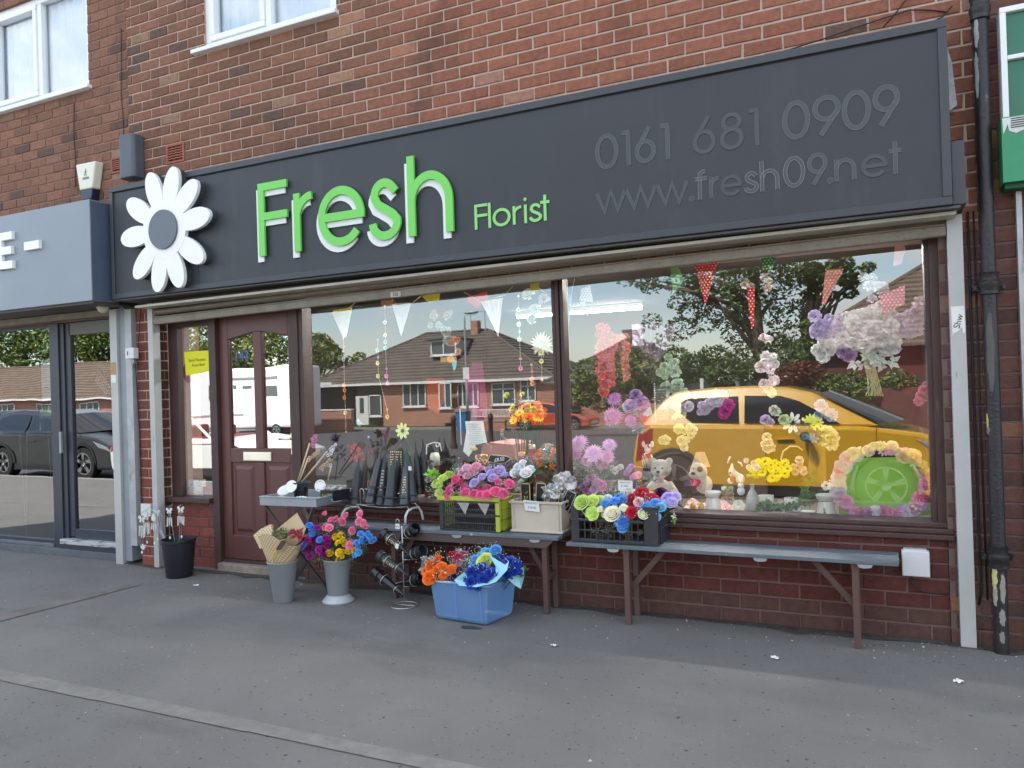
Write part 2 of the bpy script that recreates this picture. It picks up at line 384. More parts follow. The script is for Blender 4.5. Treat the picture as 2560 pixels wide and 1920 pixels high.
m_mort_b = mortar_mat('mortar_painted', (.15, .085, .075), (.18, .11, .095), -4, .3)
def col_left(x, z, g):
    u = g.random()
    if u < .02: return (.22, .13, .09)
    if u < .08: return (.118, .072, .06)
    return lerp((.185, .096, .066), (.255, .126, .084), g.random())
def col_main(x, z, g):
    u = g.random(); t = min(1, max(0, (x+3.5)/.9+g.uniform(-.25, .25)))
    if z > 3.75 and -4.3 < x < -3.0 and u < .10: return lerp((.36,.17,.11), (.31,.19,.12), g.random())
    if u < .035*(1-t)+.006: return (.27, .17, .11)
    if u < .16*(1-t)+.01: return lerp((.145,.085,.068), (.112,.072,.060), g.random())
    a = lerp((.160, .082, .056), (.245, .118, .077), g.random()); b = lerp((.238, .094, .062), (.298, .122, .080), g.random())
    if t > .8 and u > .975: b = (.33, .175, .13)
    return lerp(a, b, t)
def col_right(x, z, g):
    u = g.random(); b = lerp((.100, .055, .050), (.140, .074, .062), g.random())
    if x > .62: b = lerp(b, (.19, .08, .06), .5)
    return (.25, .12, .075) if u < .04 else b
def col_low(x, z, g):
    b = lerp((.098, .033, .028), (.128, .042, .034), g.random())
    if z < .13: b = lerp(b, (.095, .066, .056), .6)
    return b
wl = thing('brick_wall', 'brown brick wall with red mortar above the grey sign of the left-hand shop', 'wall', (-7.3, 0, 2.2))
brick_wall(wl, -9.6, -5.90, 2.2, 5.4, col_left, holes=[(-7.86, -6.405, 4.275, 5.3), (-6.144, -5.932, 3.463, 3.591+.02)], seed=2, mortar=m_mort_l, zorg=4.275-25*CH, xorg=-5.9)
wm = thing('brick_wall', 'pale jointed brick wall above the dark florist sign, brown at left, red at right', 'wall', (-2.7, 0, 2.2))
brick_wall(wm, -5.90, .50, 2.2, 5.4, col_main, holes=[(-4.985, -3.62, 4.30, 5.3), (-5.456, -5.233, 3.444, 3.612)], seed=3, mortar=m_mort_m, zorg=4.30-25*CH, xorg=-5.9+.06)
wr = thing('brick_wall', 'dark brick wall to the right of the shutter guide, behind the black drainpipe', 'wall', (.9, 0, 0))
brick_wall(wr, .50, 2.4, 0, 5.4, col_right, seed=4, mortar=m_mort_r)
wr2 = thing('brick_pier', 'narrow dark brick pier between the shop window frame and the right shutter guide', 'brick pier', (.4, 0, 0))
brick_wall(wr2, .312, .50, 0, 2.2, col_right, seed=14, mortar=m_mort_r, depth=.5)
wb = thing('stall_riser', 'low red painted brick wall under the two big shop windows, behind the benches', 'wall', (-1.9, 0, 0))
brick_wall(wb, -4.10, .312, 0, .56, col_low, y=.02, seed=5, mortar=m_mort_b)
pl = thing('brick_pier', 'slim red brick pier between the two shops, with a key switch box', 'brick pier', (-5.78, 0, 0))
brick_wall(pl, -5.885, -5.672, 0, 2.2, lambda x,z,g: lerp((.19,.060,.045),(.25,.082,.058),g.random()), seed=6, mortar=m_mort_m, depth=.5, xorg=-5.885)
ps = thing('low_brick_wall', 'small red brick panel under the narrow window left of the door', 'wall', (-5.37, .1, 0))
brick_wall(ps, -5.61, -5.115, 0, .55, lambda x,z,g: lerp((.20,.058,.050),(.25,.075,.06),g.random()), y=.10, seed=7, mortar=m_mort_b, depth=.15)
# reveal of the pier beside the small window
g = MB(); random.seed(5)
for k in range(25):
    z = k*CH; a = .012 if k % 2 else .075
    for y0, y1 in (((.012, .10), (.11, .14)) if k % 2 else ((.012, .04), (.05, .14))):
        g.col = lerp((.13,.045,.04),(.17,.06,.05),random.random()); g.box(-5.671, -5.664, y0, y1, z, z+CH-JT)
g.build('reveal_brick', m_brick_a, pl, kind='stuff')
# top of building: unseen eaves, gutter and roof, set high to lengthen the shadow
m_roof = mat('slate_roof', (.10, .09, .085), .8, var=.2, vscale=5, bump=.4)
bt = thing('raised_shop_roof', 'unseen tiled roof and eaves of the shop parade, raised to lengthen its shadow', 'roof', (-3, 0, 5.4))
g = MB(); g.prism([(-.22, 7.5), (8, 10.6), (8, 10.5), (-.2, 7.42)], -9.6, 2.4, axis='x'); g.build('roof_slope', m_roof, bt)
g = MB(); g.box(-9.6, 2.4, -.30, -.20, 7.34, 7.45); g.build('gutter', mat('black_plastic', (.02,.02,.022), .4, var=.1), bt)
g = MB(); g.box(-9.62, -9.6, 0, 8, 0, 7.4); g.box(2.4, 2.42, 0, 8, 0, 7.4); g.box(-9.6, 2.4, 8, 8.05, 0, 10.5); g.box(-9.6, 2.4, -.0, .3, 5.401, 7.45); g.build('party_wall', mat('rear_brick', (.2,.09,.07), .9), bt)  # includes the unseen front wall carried up to the raised eaves
# ================================================================== lettering made of flat strokes
def arc(cx, cz, rx, rz, a0, a1, n=18): return [(cx+rx*math.cos(R(a0+(a1-a0)*i/n)), cz+rz*math.sin(R(a0+(a1-a0)*i/n))) for i in range(n+1)]
def offs(path, d):
    """path shifted sideways by d with mitred corners"""
    k = len(path); cl = k > 3 and abs(path[0][0]-path[-1][0]) < 1e-6 and abs(path[0][1]-path[-1][1]) < 1e-6; res = []
    for i in range(k):
        a = path[i-1] if i > 0 else (path[-2] if cl else None); b = path[i]; c = path[i+1] if i < k-1 else (path[1] if cl else None)
        ds = []
        for p, q in ((a, b), (b, c)):
            if p is None or q is None: continue
            v = Vector((q[0]-p[0], q[1]-p[1])).normalized(); ds.append(Vector((-v.y, v.x)))
        n_ = sum(ds, Vector((0, 0))).normalized(); s_ = 1/max(.5, n_.dot(ds[0])); res.append((b[0]+n_.x*d*s_, b[1]+n_.y*d*s_))
    return res
def ribbon(g, path, w_, yf, yb):
    a = offs(path, w_/2); b_ = offs(path, -w_/2); k = len(path)
    for i in range(k-1):
        P = [a[i], a[i+1], b_[i+1], b_[i]]; b = len(g.v)
        g.v += [(x, yf, z) for x, z in P]+[(x, yb, z) for x, z in P]
        fs = [(b, b+1, b+2, b+3), (b, b+4, b+5, b+1), (b+2, b+6, b+7, b+3)]
        if i == 0: fs.append((b+3, b+7, b+4, b))
        if i == k-2: fs.append((b+1, b+5, b+6, b+2))
        g._q(fs)
def glyph(ch, x0, w_, cap, xh, s, z0=0):
    """centre lines of one letter: x0 left edge, w_ overall width"""
    h = s/2; L = x0+h; Rt = x0+w_-h; T = z0+cap-h; X = z0+xh-h; B = z0+h; cx = (L+Rt)/2; rx = (Rt-L)/2; cz = (X+B)/2; rz = (X-B)/2; CZ = (T+B)/2; RZ = (T-B)/2
    if ch == 'F': return [[(L, z0), (L, z0+cap-.0001)], [(x0, T), (x0+w_, T)], [(L, z0+cap*.54), (x0+w_, z0+cap*.54)]]
    if ch == 'r': return [[(L, z0), (L, z0+xh)], [(L, X-.28*xh)]+[(x, z) for x, z in arc(x0+w_, X-.36*xh, w_-h, .36*xh, 165, 92, 8)]]
    if ch == 'e': return [arc(cx, cz, rx, rz, 0, 322, 34), [(L, cz), (x0+w_, cz)]]
    if ch == 's':
        r1 = (X-cz)/2; r2 = (cz-B)/2; q = rx
        return [[(cx+q*.92, X-r1*.75)]+arc(cx, X-r1, q*.82, r1, 25, 180, 10)[1:]+[(cx-q*.55, cz+r1*.42), (cx, cz+r1*.06), (cx+q*.62, cz-r2*.38)]+arc(cx, B+r2, q, r2, 8, -180, 14)]
    if ch == 'h': return [[(L, z0), (L, z0+cap)], arc(cx, X-rz*.95, rx, rz*.95, 180, 0, 18)+[(Rt, z0)]]
    if ch == 'n': return [[(L, z0), (L, z0+xh)], arc(cx, X-rz*.95, rx, rz*.95, 180, 0, 14)+[(Rt, z0)]]
    if ch == 'l': return [[(L, z0), (L, z0+cap)]]
    if ch == 'i': return [[(L, z0), (L, z0+xh)], arc(L, z0+cap-s*.6, s*.28, s*.28, 0, 360, 10)]
    if ch == 'o': return [arc(cx, cz, rx, rz, 0, 360, 28)]
    if ch == 't': return [[(cx, z0), (cx, z0+cap)], [(x0, z0+cap*.72), (x0+w_, z0+cap*.72)]]
    if ch == 'f': return [[(cx-.1*w_, z0), (cx-.1*w_, T-.12*cap)]+arc(cx+.4*w_, T-.12*cap, .5*w_, .12*cap, 160, 90, 6), [(x0, z0+cap*.7), (x0+w_, z0+cap*.7)]]
    if ch == 'w': return [[(x0, z0+xh), (x0+w_*.27, z0+.02*xh), (x0+w_*.5, z0+xh), (x0+w_*.73, z0+.02*xh), (x0+w_, z0+xh)]]
    if ch == '.': return [arc(L, z0+s*.6, s*.3, s*.3, 0, 360, 12)]
    if ch == '0': return [arc(cx, CZ, rx, RZ, 0, 360, 30)]
    if ch == '1': return [[(Rt, z0), (Rt, T)], [(x0, T), (x0+w_-h*.2, T)]]
    if ch == '6': return [arc(cx, B+RZ*.62, rx, RZ*.62, 0, 360, 26), [(L+.04*w_, B+RZ*.85), (cx+rx*.55, z0+cap)]]
    if ch == '9': return [arc(cx, T-RZ*.62, rx, RZ*.62, 0, 360, 26), [(Rt-.04*w_, T-RZ*.85), (cx-rx*.55, z0)]]
    if ch == '8': return [arc(cx, T-RZ*.45, rx*.85, RZ*.45, 0, 360, 22), arc(cx, B+RZ*.55, rx, RZ*.55, 0, 360, 24)]
    if ch == 'E': return [[(L, z0), (L, z0+cap)], [(x0, T), (x0+w_, T)], [(L, CZ), (x0+w_*.94, CZ)], [(x0, B), (x0+w_, B)]]
    if ch == '-': return [[(x0, z0+cap/2), (x0+w_, z0+cap/2)]]
def letter(ch, x0, w_, cap, xh, s, z0, yf, yb, m_, parent, name='letter', label=None, outline=None):
    g = MB()
    for i, p in enumerate(glyph(ch, x0, w_, cap, xh, s, z0)): ribbon(g, p, s if len(p) != 11 or ch not in 'i.' else s*.6, yf-.0004*i, yb)
    o = g.build(name, m_, parent, label=label)
    if outline:
        e = MB()
        for i, p in enumerate(glyph(ch, x0, w_, cap, xh, s, z0)):
            for sg in (1, -1): ribbon(e, offs(p, sg*s/2), .0026, yf-.0010-.0003*i, yf+.002)
        q = e.build('outline', outline, o)
    return o

# ================================================================== florist fascia sign
m_sign = mat('anthracite_panel', (.040, .0435, .052), .46, var=.08, vscale=1.5, spec=.4, bump=.03, bscale=4, streak=((.058,.062,.070), (4, 4, .9), .54, .2))
m_frame = mat('anthracite_frame', (.048, .053, .064), .42, var=.05, vscale=3, spec=.45)
m_green = mat('green_letter', (.17, .62, .10), .38, var=.03); m_green2 = mat('pale_green_letter', (.25, .64, .18), .38, var=.03)
m_white = mat('white_acrylic', (.86, .87, .88), .35, var=.02); m_whitesh = mat('pale_grey_letter', (.76, .80, .82), .4, var=.03)
m_tel = mat('tone_on_tone_letter', (.055, .060, .071), .38, var=.03, spec=.5); m_out = mat('edge_glint', (.085, .092, .105), .3, var=.02, spec=.7); m_out2 = mat('bright_edge_glint', (.19, .20, .215), .3, var=.02); m_out3 = mat('faint_edge_glint', (.048, .052, .062), .35, var=.02)  # edge greys paint the light caught on the letter rims
sg = thing('fascia_sign', 'long anthracite shop fascia with green Fresh Florist lettering and a white daisy', 'shop sign', (-2.7, -.12, 2.3))
SX0, SX1, SZ0, SZ1, SY = -5.835, .365, 2.300, 3.245, -.25
g = MB(); g.box(SX0+.03, -4.845, SY, -.01, SZ0+.03, SZ1-.03); g.build('panel', m_sign, sg)
g = MB(); g.box(-4.841, SX1-.03, SY, -.01, SZ0+.03, SZ1-.03); g.build('panel', m_sign, sg)
for (a, b, c, d) in ((SX0, SX1, SZ1-.045, SZ1), (SX0, SX1, SZ0, SZ0+.042), (SX0, SX0+.036, SZ0+.0425, SZ1-.0455), (SX1-.042, SX1, SZ0+.0425, SZ1-.0455)):
    g = MB(); g.box(a, b, SY-.014, -.005, c, d); g.build('frame_rail', m_frame, sg, bevel=.003)
g = MB(); g.box(-4.79, SX1-.05, SY-.0025, SY+.01, SZ1-.0545, SZ1-.0475); g.box(SX0+.045, -4.9, SY-.0025, SY+.01, SZ1-.0545, SZ1-.0475)
g.build('groove_shade_strip', mat('groove_shade_black', (.008,.008,.01), .8, var=0), sg)  # flat black strip standing in for the shade of a groove
g = MB(); g.box(SX1+.002, SX1+.062, -.235, -.004, 2.302, 2.625); g.build('end_box', m_frame, sg, bevel=.003)
# daisy
cx, cz = -5.119, 2.794
def daisy(g, k, ya, yb):
    for i, a in enumerate((8, 43, 75, 108, 146, 183, 225, 258, 289, 325)):
        ca, sa = math.cos(R(a)), math.sin(R(a)); dy = .0012*(i % 2)
        g.prism([(cx+k*(lr*ca-lw*sa), cz+k*(lr*sa+lw*ca)) for lr, lw in [(.325+.177*math.cos(t*math.pi/14), .083*math.sin(t*math.pi/14)*(1+.08*math.cos(t*math.pi/14))) for t in range(28)]], ya+dy, yb)
    g.prism([(cx+k*.24*math.cos(i*math.pi/20), cz+k*.24*math.sin(i*math.pi/20)) for i in range(40)], ya-.001, yb); return g
da = daisy(MB(), 1, SY-.085, SY-.055).build('daisy', m_white, sg)
daisy(MB(), .985, SY-.0535, SY+.002).build('daisy_side', mat('daisy_edge', (.04,.055,.06), .5, var=.05), da)
g = MB(); g.prism([(cx+.158*math.cos(i*math.pi/24), cz+.158*math.sin(i*math.pi/24)) for i in range(48)], SY-.102, SY-.084); g.build('daisy_centre', mat('daisy_disc', (.10,.115,.14), .3, var=.04, spec=.6), da, bevel=.004)
# Fresh, green letters standing in front of offset white ones
cap, xh, s = .545, .425, .056
for ch, x0, w_ in (('F', -4.183, .277), ('r', -3.845, .172), ('e', -3.622, .402), ('s', -3.180, .262), ('h', -2.858, .350)):
    ss = s if ch in 'Fhr' else s*1.05
    o = letter(ch, x0, w_, cap, xh, ss, 2.492, SY-.034, SY-.016, m_green, sg, label='green letter with an offset white letter behind it')
    letter(ch, x0-.030, w_, cap, xh, ss, 2.452, SY-.0155, SY-.002, m_whitesh, o, name='backing_letter')
for ch, x0, w_ in (('F', -2.362, .094), ('l', -2.262, .018), ('o', -2.230, .128), ('r', -2.086, .062), ('i', -2.006, .0195), ('s', -1.972, .088), ('t', -1.893, .062)):
    letter(ch, x0, w_, .163, .118, .0185, 2.487, SY-.008, SY-.001, m_green2, sg)
for ch, x0, w_ in (('0', -1.520, .145), ('1', -1.352, .052), ('6', -1.272, .125), ('1', -1.115, .052), ('6', -.930, .130), ('8', -.775, .130), ('1', -.612, .052), ('0', -.436, .142), ('9', -.280, .140), ('0', -.134, .140), ('9', .016, .128)):
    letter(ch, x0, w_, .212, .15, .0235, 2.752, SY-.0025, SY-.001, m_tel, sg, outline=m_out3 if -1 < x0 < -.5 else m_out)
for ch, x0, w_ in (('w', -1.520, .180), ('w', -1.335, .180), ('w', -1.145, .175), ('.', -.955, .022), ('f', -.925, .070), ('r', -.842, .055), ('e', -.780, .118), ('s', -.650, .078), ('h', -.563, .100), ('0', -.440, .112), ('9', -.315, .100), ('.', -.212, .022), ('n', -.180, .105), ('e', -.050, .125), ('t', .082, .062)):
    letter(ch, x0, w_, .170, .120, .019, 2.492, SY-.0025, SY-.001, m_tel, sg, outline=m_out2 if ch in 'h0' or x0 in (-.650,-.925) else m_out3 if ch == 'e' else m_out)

# ================================================================== roller shutter, half raised
m_shut = mat('weathered_shutter', (.215, .195, .155), .55, metal=.15, var=.18, vscale=7, bump=.25, bscale=90, streak=((.13,.11,.085), (60, 60, 90), .58, .08))
m_galv = mat('galvanised_steel', (.40, .415, .43), .5, metal=.25, var=.15, vscale=8, streak=((.22,.22,.21), (14, 14, 3), .58, .10))
m_guide = mat('pale_guide', (.44, .455, .45), .45, metal=.1, var=.08, vscale=4, streak=((.26,.25,.23), (20, 20, 5), .64, .06))
sh = thing('roller_shutter', 'grey weathered roller shutter rolled up beneath the florist sign', 'shutter', (-2.7, -.05, 2.2))
def tz(x): return -.016*(.3-x)+.0          # the curtain hangs lower at its left end
g = MB(); g.box(-5.83, .40, -.24, .0, 2.285, 2.297); g.build('housing_soffit', mat('soffit_grey', (.10,.10,.10), .6, var=.2, vscale=3), sh)
def slat(z0, z1, y0, y1, nm, prof):
    g = MB(); xa, xb = -5.60, .345; n = 12
    for i in range(n):
        a = xa+(xb-xa)*i/n; b = xa+(xb-xa)*(i+1)/n
        for (ya, za), (yb, zb) in zip(prof, prof[1:]): g.quad((a, ya, za+tz(a)), (b, ya, za+tz(b)), (b, yb, zb+tz(b)), (a, yb, zb+tz(a)))
    return g.build(nm, m_shut, sh, smooth=True, auto=35)
def curve(z0, z1, y0, bulge, n=7): return [(y0-bulge*math.sin(math.pi*i/n)**.8, z0+(z1-z0)*i/n) for i in range(n+1)]
g = MB(); 
for i in range(12):
    a = -5.66+(.385+5.66)*i/12; b = -5.66+(.385+5.66)*(i+1)/12; t_ = lambda x: tz(x)*.45
    g.hexa([(a,-.185,2.262+t_(a)),(b,-.185,2.262+t_(b)),(b,-.05,2.262+t_(b)),(a,-.05,2.262+t_(a)),(a,-.185,2.280+t_(a)),(b,-.185,2.280+t_(b)),(b,-.05,2.280+t_(b)),(a,-.05,2.280+t_(a))])
g.build('lip', mat('pale_lip', (.46,.45,.38), .5, var=.15, streak=((.25,.22,.17),(60,60,90),.6,.06)), sh)
slat(0, 0, 0, 0, 'slat', curve(2.320, 2.385, -.032, .020)); slat(0,0,0,0,'slat', curve(2.258, 2.312, -.032, .028)); 
slat(0, 0, 0, 0, 'bottom_bar', [(-.02, 2.176), (-.052, 2.178), (-.055, 2.184), (-.055, 2.228), (-.048, 2.236), (-.05, 2.243), (-.03, 2.248)])
g = MB(); g.box(-3.17, -3.085, -.0575, -.056, 2.180+tz(-3.1), 2.216+tz(-3.1)); lb = g.build('maker_plate', mat('plate', (.5,.5,.46), .5, var=.1), sh)
text('lettering', '326', .035, mat('black_print', (.02,.02,.02), .6, var=0), -3.128, -.058, 2.198+tz(-3.1), lb)
def rail(name, label, x0, x1, y0, y1, z0, z1, m_, cat='shutter rail', group=None):
    t = thing(name, label, cat, ((x0+x1)/2, (y0+y1)/2, z0), group)
    g = MB(); g.box(x0, x1, y0, y0+.004, z0, z1); g.box(x0, x0+.003, y0+.0045, y1, z0, z1); g.box(x1-.003, x1, y0+.0045, y1, z0, z1); g.build('channel', m_, t, bevel=.001)
    g = MB()
    for k in range(4): g.lathe([(.006, 0), (.005, .003), (0, .003)], (x1-.008, y0+.05, z0+.3+k*.55), n=6, M=Matrix.Rotation(R(90), 3, 'Y'))
    g.build('bolts', m_galv, t)
    return t
rg_ = rail('shutter_guide', 'pale metal shutter guide at the right end of the florist window, with a torn sticker', .350, .422, -.055, .02, .0, 2.284, m_guide)
g = MB(); g.prism([(.356,1.80),(.417,1.80),(.419,1.66),(.408,1.655),(.404,1.69),(.39,1.672),(.372,1.66),(.366,1.66),(.360,1.64)], -.0585, -.0555); st_ = g.build('sticker', mat('sticker_white', (.72,.73,.72), .5, var=.08), rg_)
text('scribble', 'Shw', .045, mat('black_print', (.02,.02,.02), .6, var=0), .389, -.0592, 1.72, st_, rt=75)
rail('shutter_guide', 'pale metal shutter guide at the left end of the florist shutter, beside the brick pier', -5.671, -5.612, -.055, .02, .0, 2.27, m_guide)
rail('shutter_guide', 'pale metal guide of the left shop shutter, beside the glazed door', -6.150, -6.062, -.055, .05, .0, 2.25, m_guide)
t = thing('cable_trunking', 'grey metal trunking strip running down between the two shops', 'trunking', (-6, -.02, 0))
g = MB(); g.box(-6.0595, -5.972, -.03, .1, .03, 2.27); g.build('channel', mat('blue_grey_metal', (.26,.29,.32), .45, metal=.1, var=.1), t)
g = MB(); g.box(-5.968, -5.888, -.045, .1, .17, 2.24); g.build('galvanised_cover', m_galv, t)
# alarm key switch
ks = thing('key_switch', 'white key switch box on the brick pier between the shops', 'switch', (-5.84, -.05, 1.84))
g = MB(); g.box(-5.905, -5.80, -.10, -.046, 1.80, 1.895); g.build('box', mat('white_plastic', (.66,.67,.66), .4, var=.05), ks, bevel=.006)
g = MB(); g.box(-5.875, -5.866, -.102, -.099, 1.83, 1.865); g.build('keyhole', mat('black_print', (.02,.02,.02), .6), ks)
g = MB(); g.tube([(-5.84,-.07,1.80),(-5.84,-.07,1.77),(-5.865,-.06,1.745),(-5.885,-.05,1.765)], .009); g.build('conduit', m_galv, ks)
g = MB(); g.tube([(-5.79,-.02,2.25),(-5.81,-.02,2.1),(-5.838,-.02,1.9)], .004); g.tube([(-5.865,-.03,1.76),(-5.862,-.01,1.2),(-5.858,-.01,.5)], .004); g.build('cable', mat('brown_cable', (.03,.015,.015), .6), ks)

# ================================================================== shop front joinery
m_tim = mat('brown_timber', (.062, .034, .032), .48, var=.14, vscale=7, bump=.2, bscale=60, streak=((.11,.075,.07), (30, 30, 4), .60, .12), spec=.45)
m_tim2 = mat('red_brown_door', (.118, .046, .042), .38, var=.06, vscale=4, bump=.12, bscale=40, spec=.5)
m_glass = glass_mat('shop_glass', .195, tint=(.97, .98, .97), ripple=.018)
m_glass_d = glass_mat('door_glass', .48, tint=(.5, .5, .5), ripple=.05)
GY = .145
jf = thing('shop_front', 'dark brown timber shop front with two large panes, mullion and moulded sill', 'shop front', (-1.9, GY, .5))
def stick(nm, x0, x1, y0, y1, z0, z1, m_=m_tim, p=None, bevel=.004): g = MB(); g.box(x0, x1, y0, y1, z0, z1); return g.build(nm, m_, p or jf, bevel=bevel)
stick('post', -4.25, -4.11, .085, .20, 0, 2.30)
stick('bead', -4.175, -4.150, .072, .084, .64, 2.30); 
for x in (-1.985, -1.955, -1.925): stick('mullion', x, x+.024, .100 if x != -1.955 else .088, .20, .645, 2.30, bevel=.002)
stick('post', .243, .312, .085, .22, .60, 2.30); stick('post', .270, .33, .06, .0845, 0, 2.28)
stick('head_rail', -4.109, .242, .095, .20, 2.215, 2.30)
stick('sill', -4.108, .34, .02, .20, .612, .640, bevel=.005); stick('sill_moulding', -4.108, .34, -.005, .19, .582, .6115, bevel=.006); stick('sill_moulding', -4.108, .34, -.028, .18, .555, .5815, bevel=.004)
g = MB().pane(-4.112, -1.982, GY, .635, 2.22); g.build('pane', m_glass, jf, label='large left shop window pane')
g = MB().pane(-1.905, .246, GY, .635, 2.22); g.build('pane', m_glass, jf, label='large right shop window pane')
# narrow side light left of the door
sw = thing('side_window', 'narrow shop window left of the brown door, with a yellow card inside', 'window', (-5.36, .12, .55))
stick('jamb_panel', -5.612, -5.50, .10, .16, .596, 2.25, p=sw); stick('post', -5.110, -5.032, .075, .20, .0, 2.25, p=sw); stick('sill', -5.612, -5.112, .04, .19, .552, .5945, p=sw)
stick('head_rail', -5.499, -5.111, .10, .18, 2.06, 2.25, p=sw)
MB().pane(-5.502, -5.108, .14, .59, 2.07).build('pane', glass_mat('side_glass', .32, ripple=.02), sw)
# door
dr = thing('shop_door', 'red brown panelled timber door with two glazed panes, brass letter plate and number 143', 'door', (-4.64, .13, .08))
DX0, DX1, DZ0, DZ1 = -5.030, -4.252, .09, 2.115
stiles = [(-5.030,-4.935), (-4.655,-4.562), (-4.288,-4.252)]
def dq(nm, pts, y0=.118, y1=.165, m_=m_tim2, bev=.004): g = MB(); g.prism(pts, y0, y1); return g.build(nm, m_, dr, bevel=bev)
dq('stile', [(DX0,DZ0),(-4.936,DZ0),(-4.936,DZ1),(DX0,DZ1)]); dq('stile', [(-4.288,DZ0),(DX1,DZ0),(DX1,DZ1),(-4.288,DZ1)])
dq('top_rail', [(-4.9355,1.925),(-4.655,1.975),(-4.572,1.975),(-4.2885,1.925),(-4.2885,2.1145),(-4.9355,2.1145)])
dq('muntin', [(-4.655,1.0135),(-4.572,1.0135),(-4.572,1.9745),(-4.655,1.9745)]); dq('lock_rail', [(-4.9355,.897),(-4.2885,.897),(-4.2885,1.013),(-4.9355,1.013)])
dq('muntin', [(-4.665,.2855),(-4.573,.2855),(-4.573,.8965),(-4.665,.8965)]); dq('bottom_rail', [(-4.9355,.09),(-4.2885,.09),(-4.2885,.285),(-4.9355,.285)])
for xa, xb in ((-4.9355,-4.6655), (-4.5725,-4.2885)):
    g = MB(); g.box(xa, xb, .134, .16, .285, .897); pn = g.build('panel', m_tim2, dr)
    g = MB(); a = [(xa+.03,.315),(xb-.03,.315),(xb-.03,.867),(xa+.03,.867)]; b_ = [(xa+.06,.345),(xb-.06,.345),(xb-.06,.837),(xa+.06,.837)]
    for i in range(4): g.quad((a[i][0],.1335,a[i][1]),(a[(i+1)%4][0],.1335,a[(i+1)%4][1]),(b_[(i+1)%4][0],.121,b_[(i+1)%4][1]),(b_[i][0],.121,b_[i][1]))
    g.quad(*[(x,.121,z) for x, z in b_]); g.build('raised_field', m_tim2, pn)
g = MB(); g.quad(*[(x,.142,z) for x, z in ((-4.9355,1.013),(-4.655,1.013),(-4.655,1.975),(-4.9355,1.925))]); pa = g.build('pane', m_glass_d, dr)
g = MB(); g.quad(*[(x,.142,z) for x, z in ((-4.572,1.013),(-4.2885,1.013),(-4.2885,1.925),(-4.572,1.975))]); g.build('pane', m_glass_d, dr)
for sgn, tri in ((0, [(-4.936,1.013),(-4.936,1.925),(-4.655,1.975)]), (1, [(-4.572,1.013),(-4.572,1.975),(-4.2885,1.925)])):
    g = MB(); g.tube([(x, .130, z) for x, z in tri], .009, n=5); g.build('glazing_bead', mat('dark_bead', (.06,.018,.016), .4), dr)
nb = text('number', '143', .125, mat('number_blue', (.06,.13,.38), .4, var=0), -4.80, .139, 1.775, dr, ext=.001, sx=.85, spacing=1.05)
text('number_edge', '143', .132, mat('number_white', (.75,.78,.82), .4, var=0), -4.803, .1412, 1.775, nb, ext=.0005, sx=.85, spacing=1.0)
m_brass = mat('polished_brass', (.80, .66, .36), .18, metal=.9, var=.05); m_plate = mat('bright_letter_plate', (.85,.84,.70), .22, metal=.5, var=.04)
lp = MB().box(-4.785, -4.487, .106, .1175, .912, .984).build('letter_plate', m_plate, dr, bevel=.003); MB().box(-4.765, -4.507, .1035, .1055, .925, .972).build('flap', m_plate, lp)
hp = MB().box(-4.281, -4.254, .110, .1175, .965, 1.14).build('handle_plate', m_brass, dr, bevel=.003)
g = MB(); g.tube([(-4.268,.112,1.09),(-4.268,.075,1.09)], .008); g.tube([(-4.268,.075,1.09),(-4.30,.072,1.09),(-4.37,.076,1.092)], .007, n=8); g.build('lever', m_brass, hp, smooth=True)
MB().box(-4.271,-4.264,.108,.1098,.99,1.015).build('keyhole', mat('black_print', (.02,.02,.02), .6), hp)
MB().box(-5.031, -4.251, .10, .17, 2.116, 2.25).build('transom', m_tim2, dr, bevel=.003)
st = thing('door_step', 'low worn concrete step under the brown door', 'step', (-4.64, .1, 0)); MB().box(-5.03, -4.25, .03, .35, -.01, .062).build('tread', mat('step_concrete', (.27,.23,.19), .85, var=.3, vscale=14, bump=.5), st, bevel=.008)
MB().box(-5.03, -4.25, .09, .30, .063, .088).build('threshold', m_tim, st)

# ================================================================== fixtures on the wall above
ab = thing('alarm_box', 'cream burglar alarm box with a dark base above the join of the two signs', 'alarm box', (-6.36, -.06, 3.3))
x0, z0 = W(198, 420, -.08); x1, z1 = W(249, 414, -.08); xb, zb = W(233, 470, -.08)
def tap(pts_f, pts_b, nm, m_, p, bev=.006):
    g = MB(); b = len(g.v); n = len(pts_f); g.v += pts_f+pts_b; g._q([tuple(range(n)), tuple(range(2*n-1, n-1, -1))]+[(i, n+i, n+(i+1) % n, (i+1) % n) for i in range(n)]); return g.build(nm, m_, p, bevel=bev)
fx = [(-6.500,3.585),(-6.235,3.580),(-6.290,3.345),(-6.455,3.345)]
tap([(x, -.085, z) for x, z in fx], [(x+(-.012 if x < -6.36 else .012), -.004, z) for x, z in fx], 'cover', mat('cream_plastic', (.72,.71,.60), .4, var=.04), ab, .012)
fx = [(-6.455,3.343),(-6.290,3.343),(-6.310,3.25),(-6.43,3.25)]
tap([(x, -.08, z) for x, z in fx], [(x, -.004, z) for x, z in fx], 'strobe', mat('navy_plastic', (.015,.02,.05), .25, var=0), ab, .01)
m_prn = mat('grey_print', (.16,.17,.17), .6, var=0)
g = MB(); y = -.0875
g.ball((-6.362,y,3.520),.006,.001,.007,8,5); g.bar((-6.362,y,3.512),(-6.368,y,3.485),.010,.001,(0,1,0)); g.bar((-6.368,y,3.486),(-6.352,y,3.462),.006,.001,(0,1,0)); g.bar((-6.368,y,3.486),(-6.384,y,3.466),.006,.001,(0,1,0)); g.bar((-6.364,y,3.505),(-6.350,y,3.500),.005,.001,(0,1,0)); g.bar((-6.364,y,3.505),(-6.380,y,3.495),.005,.001,(0,1,0))
g.build('runner_mark', m_prn, ab)
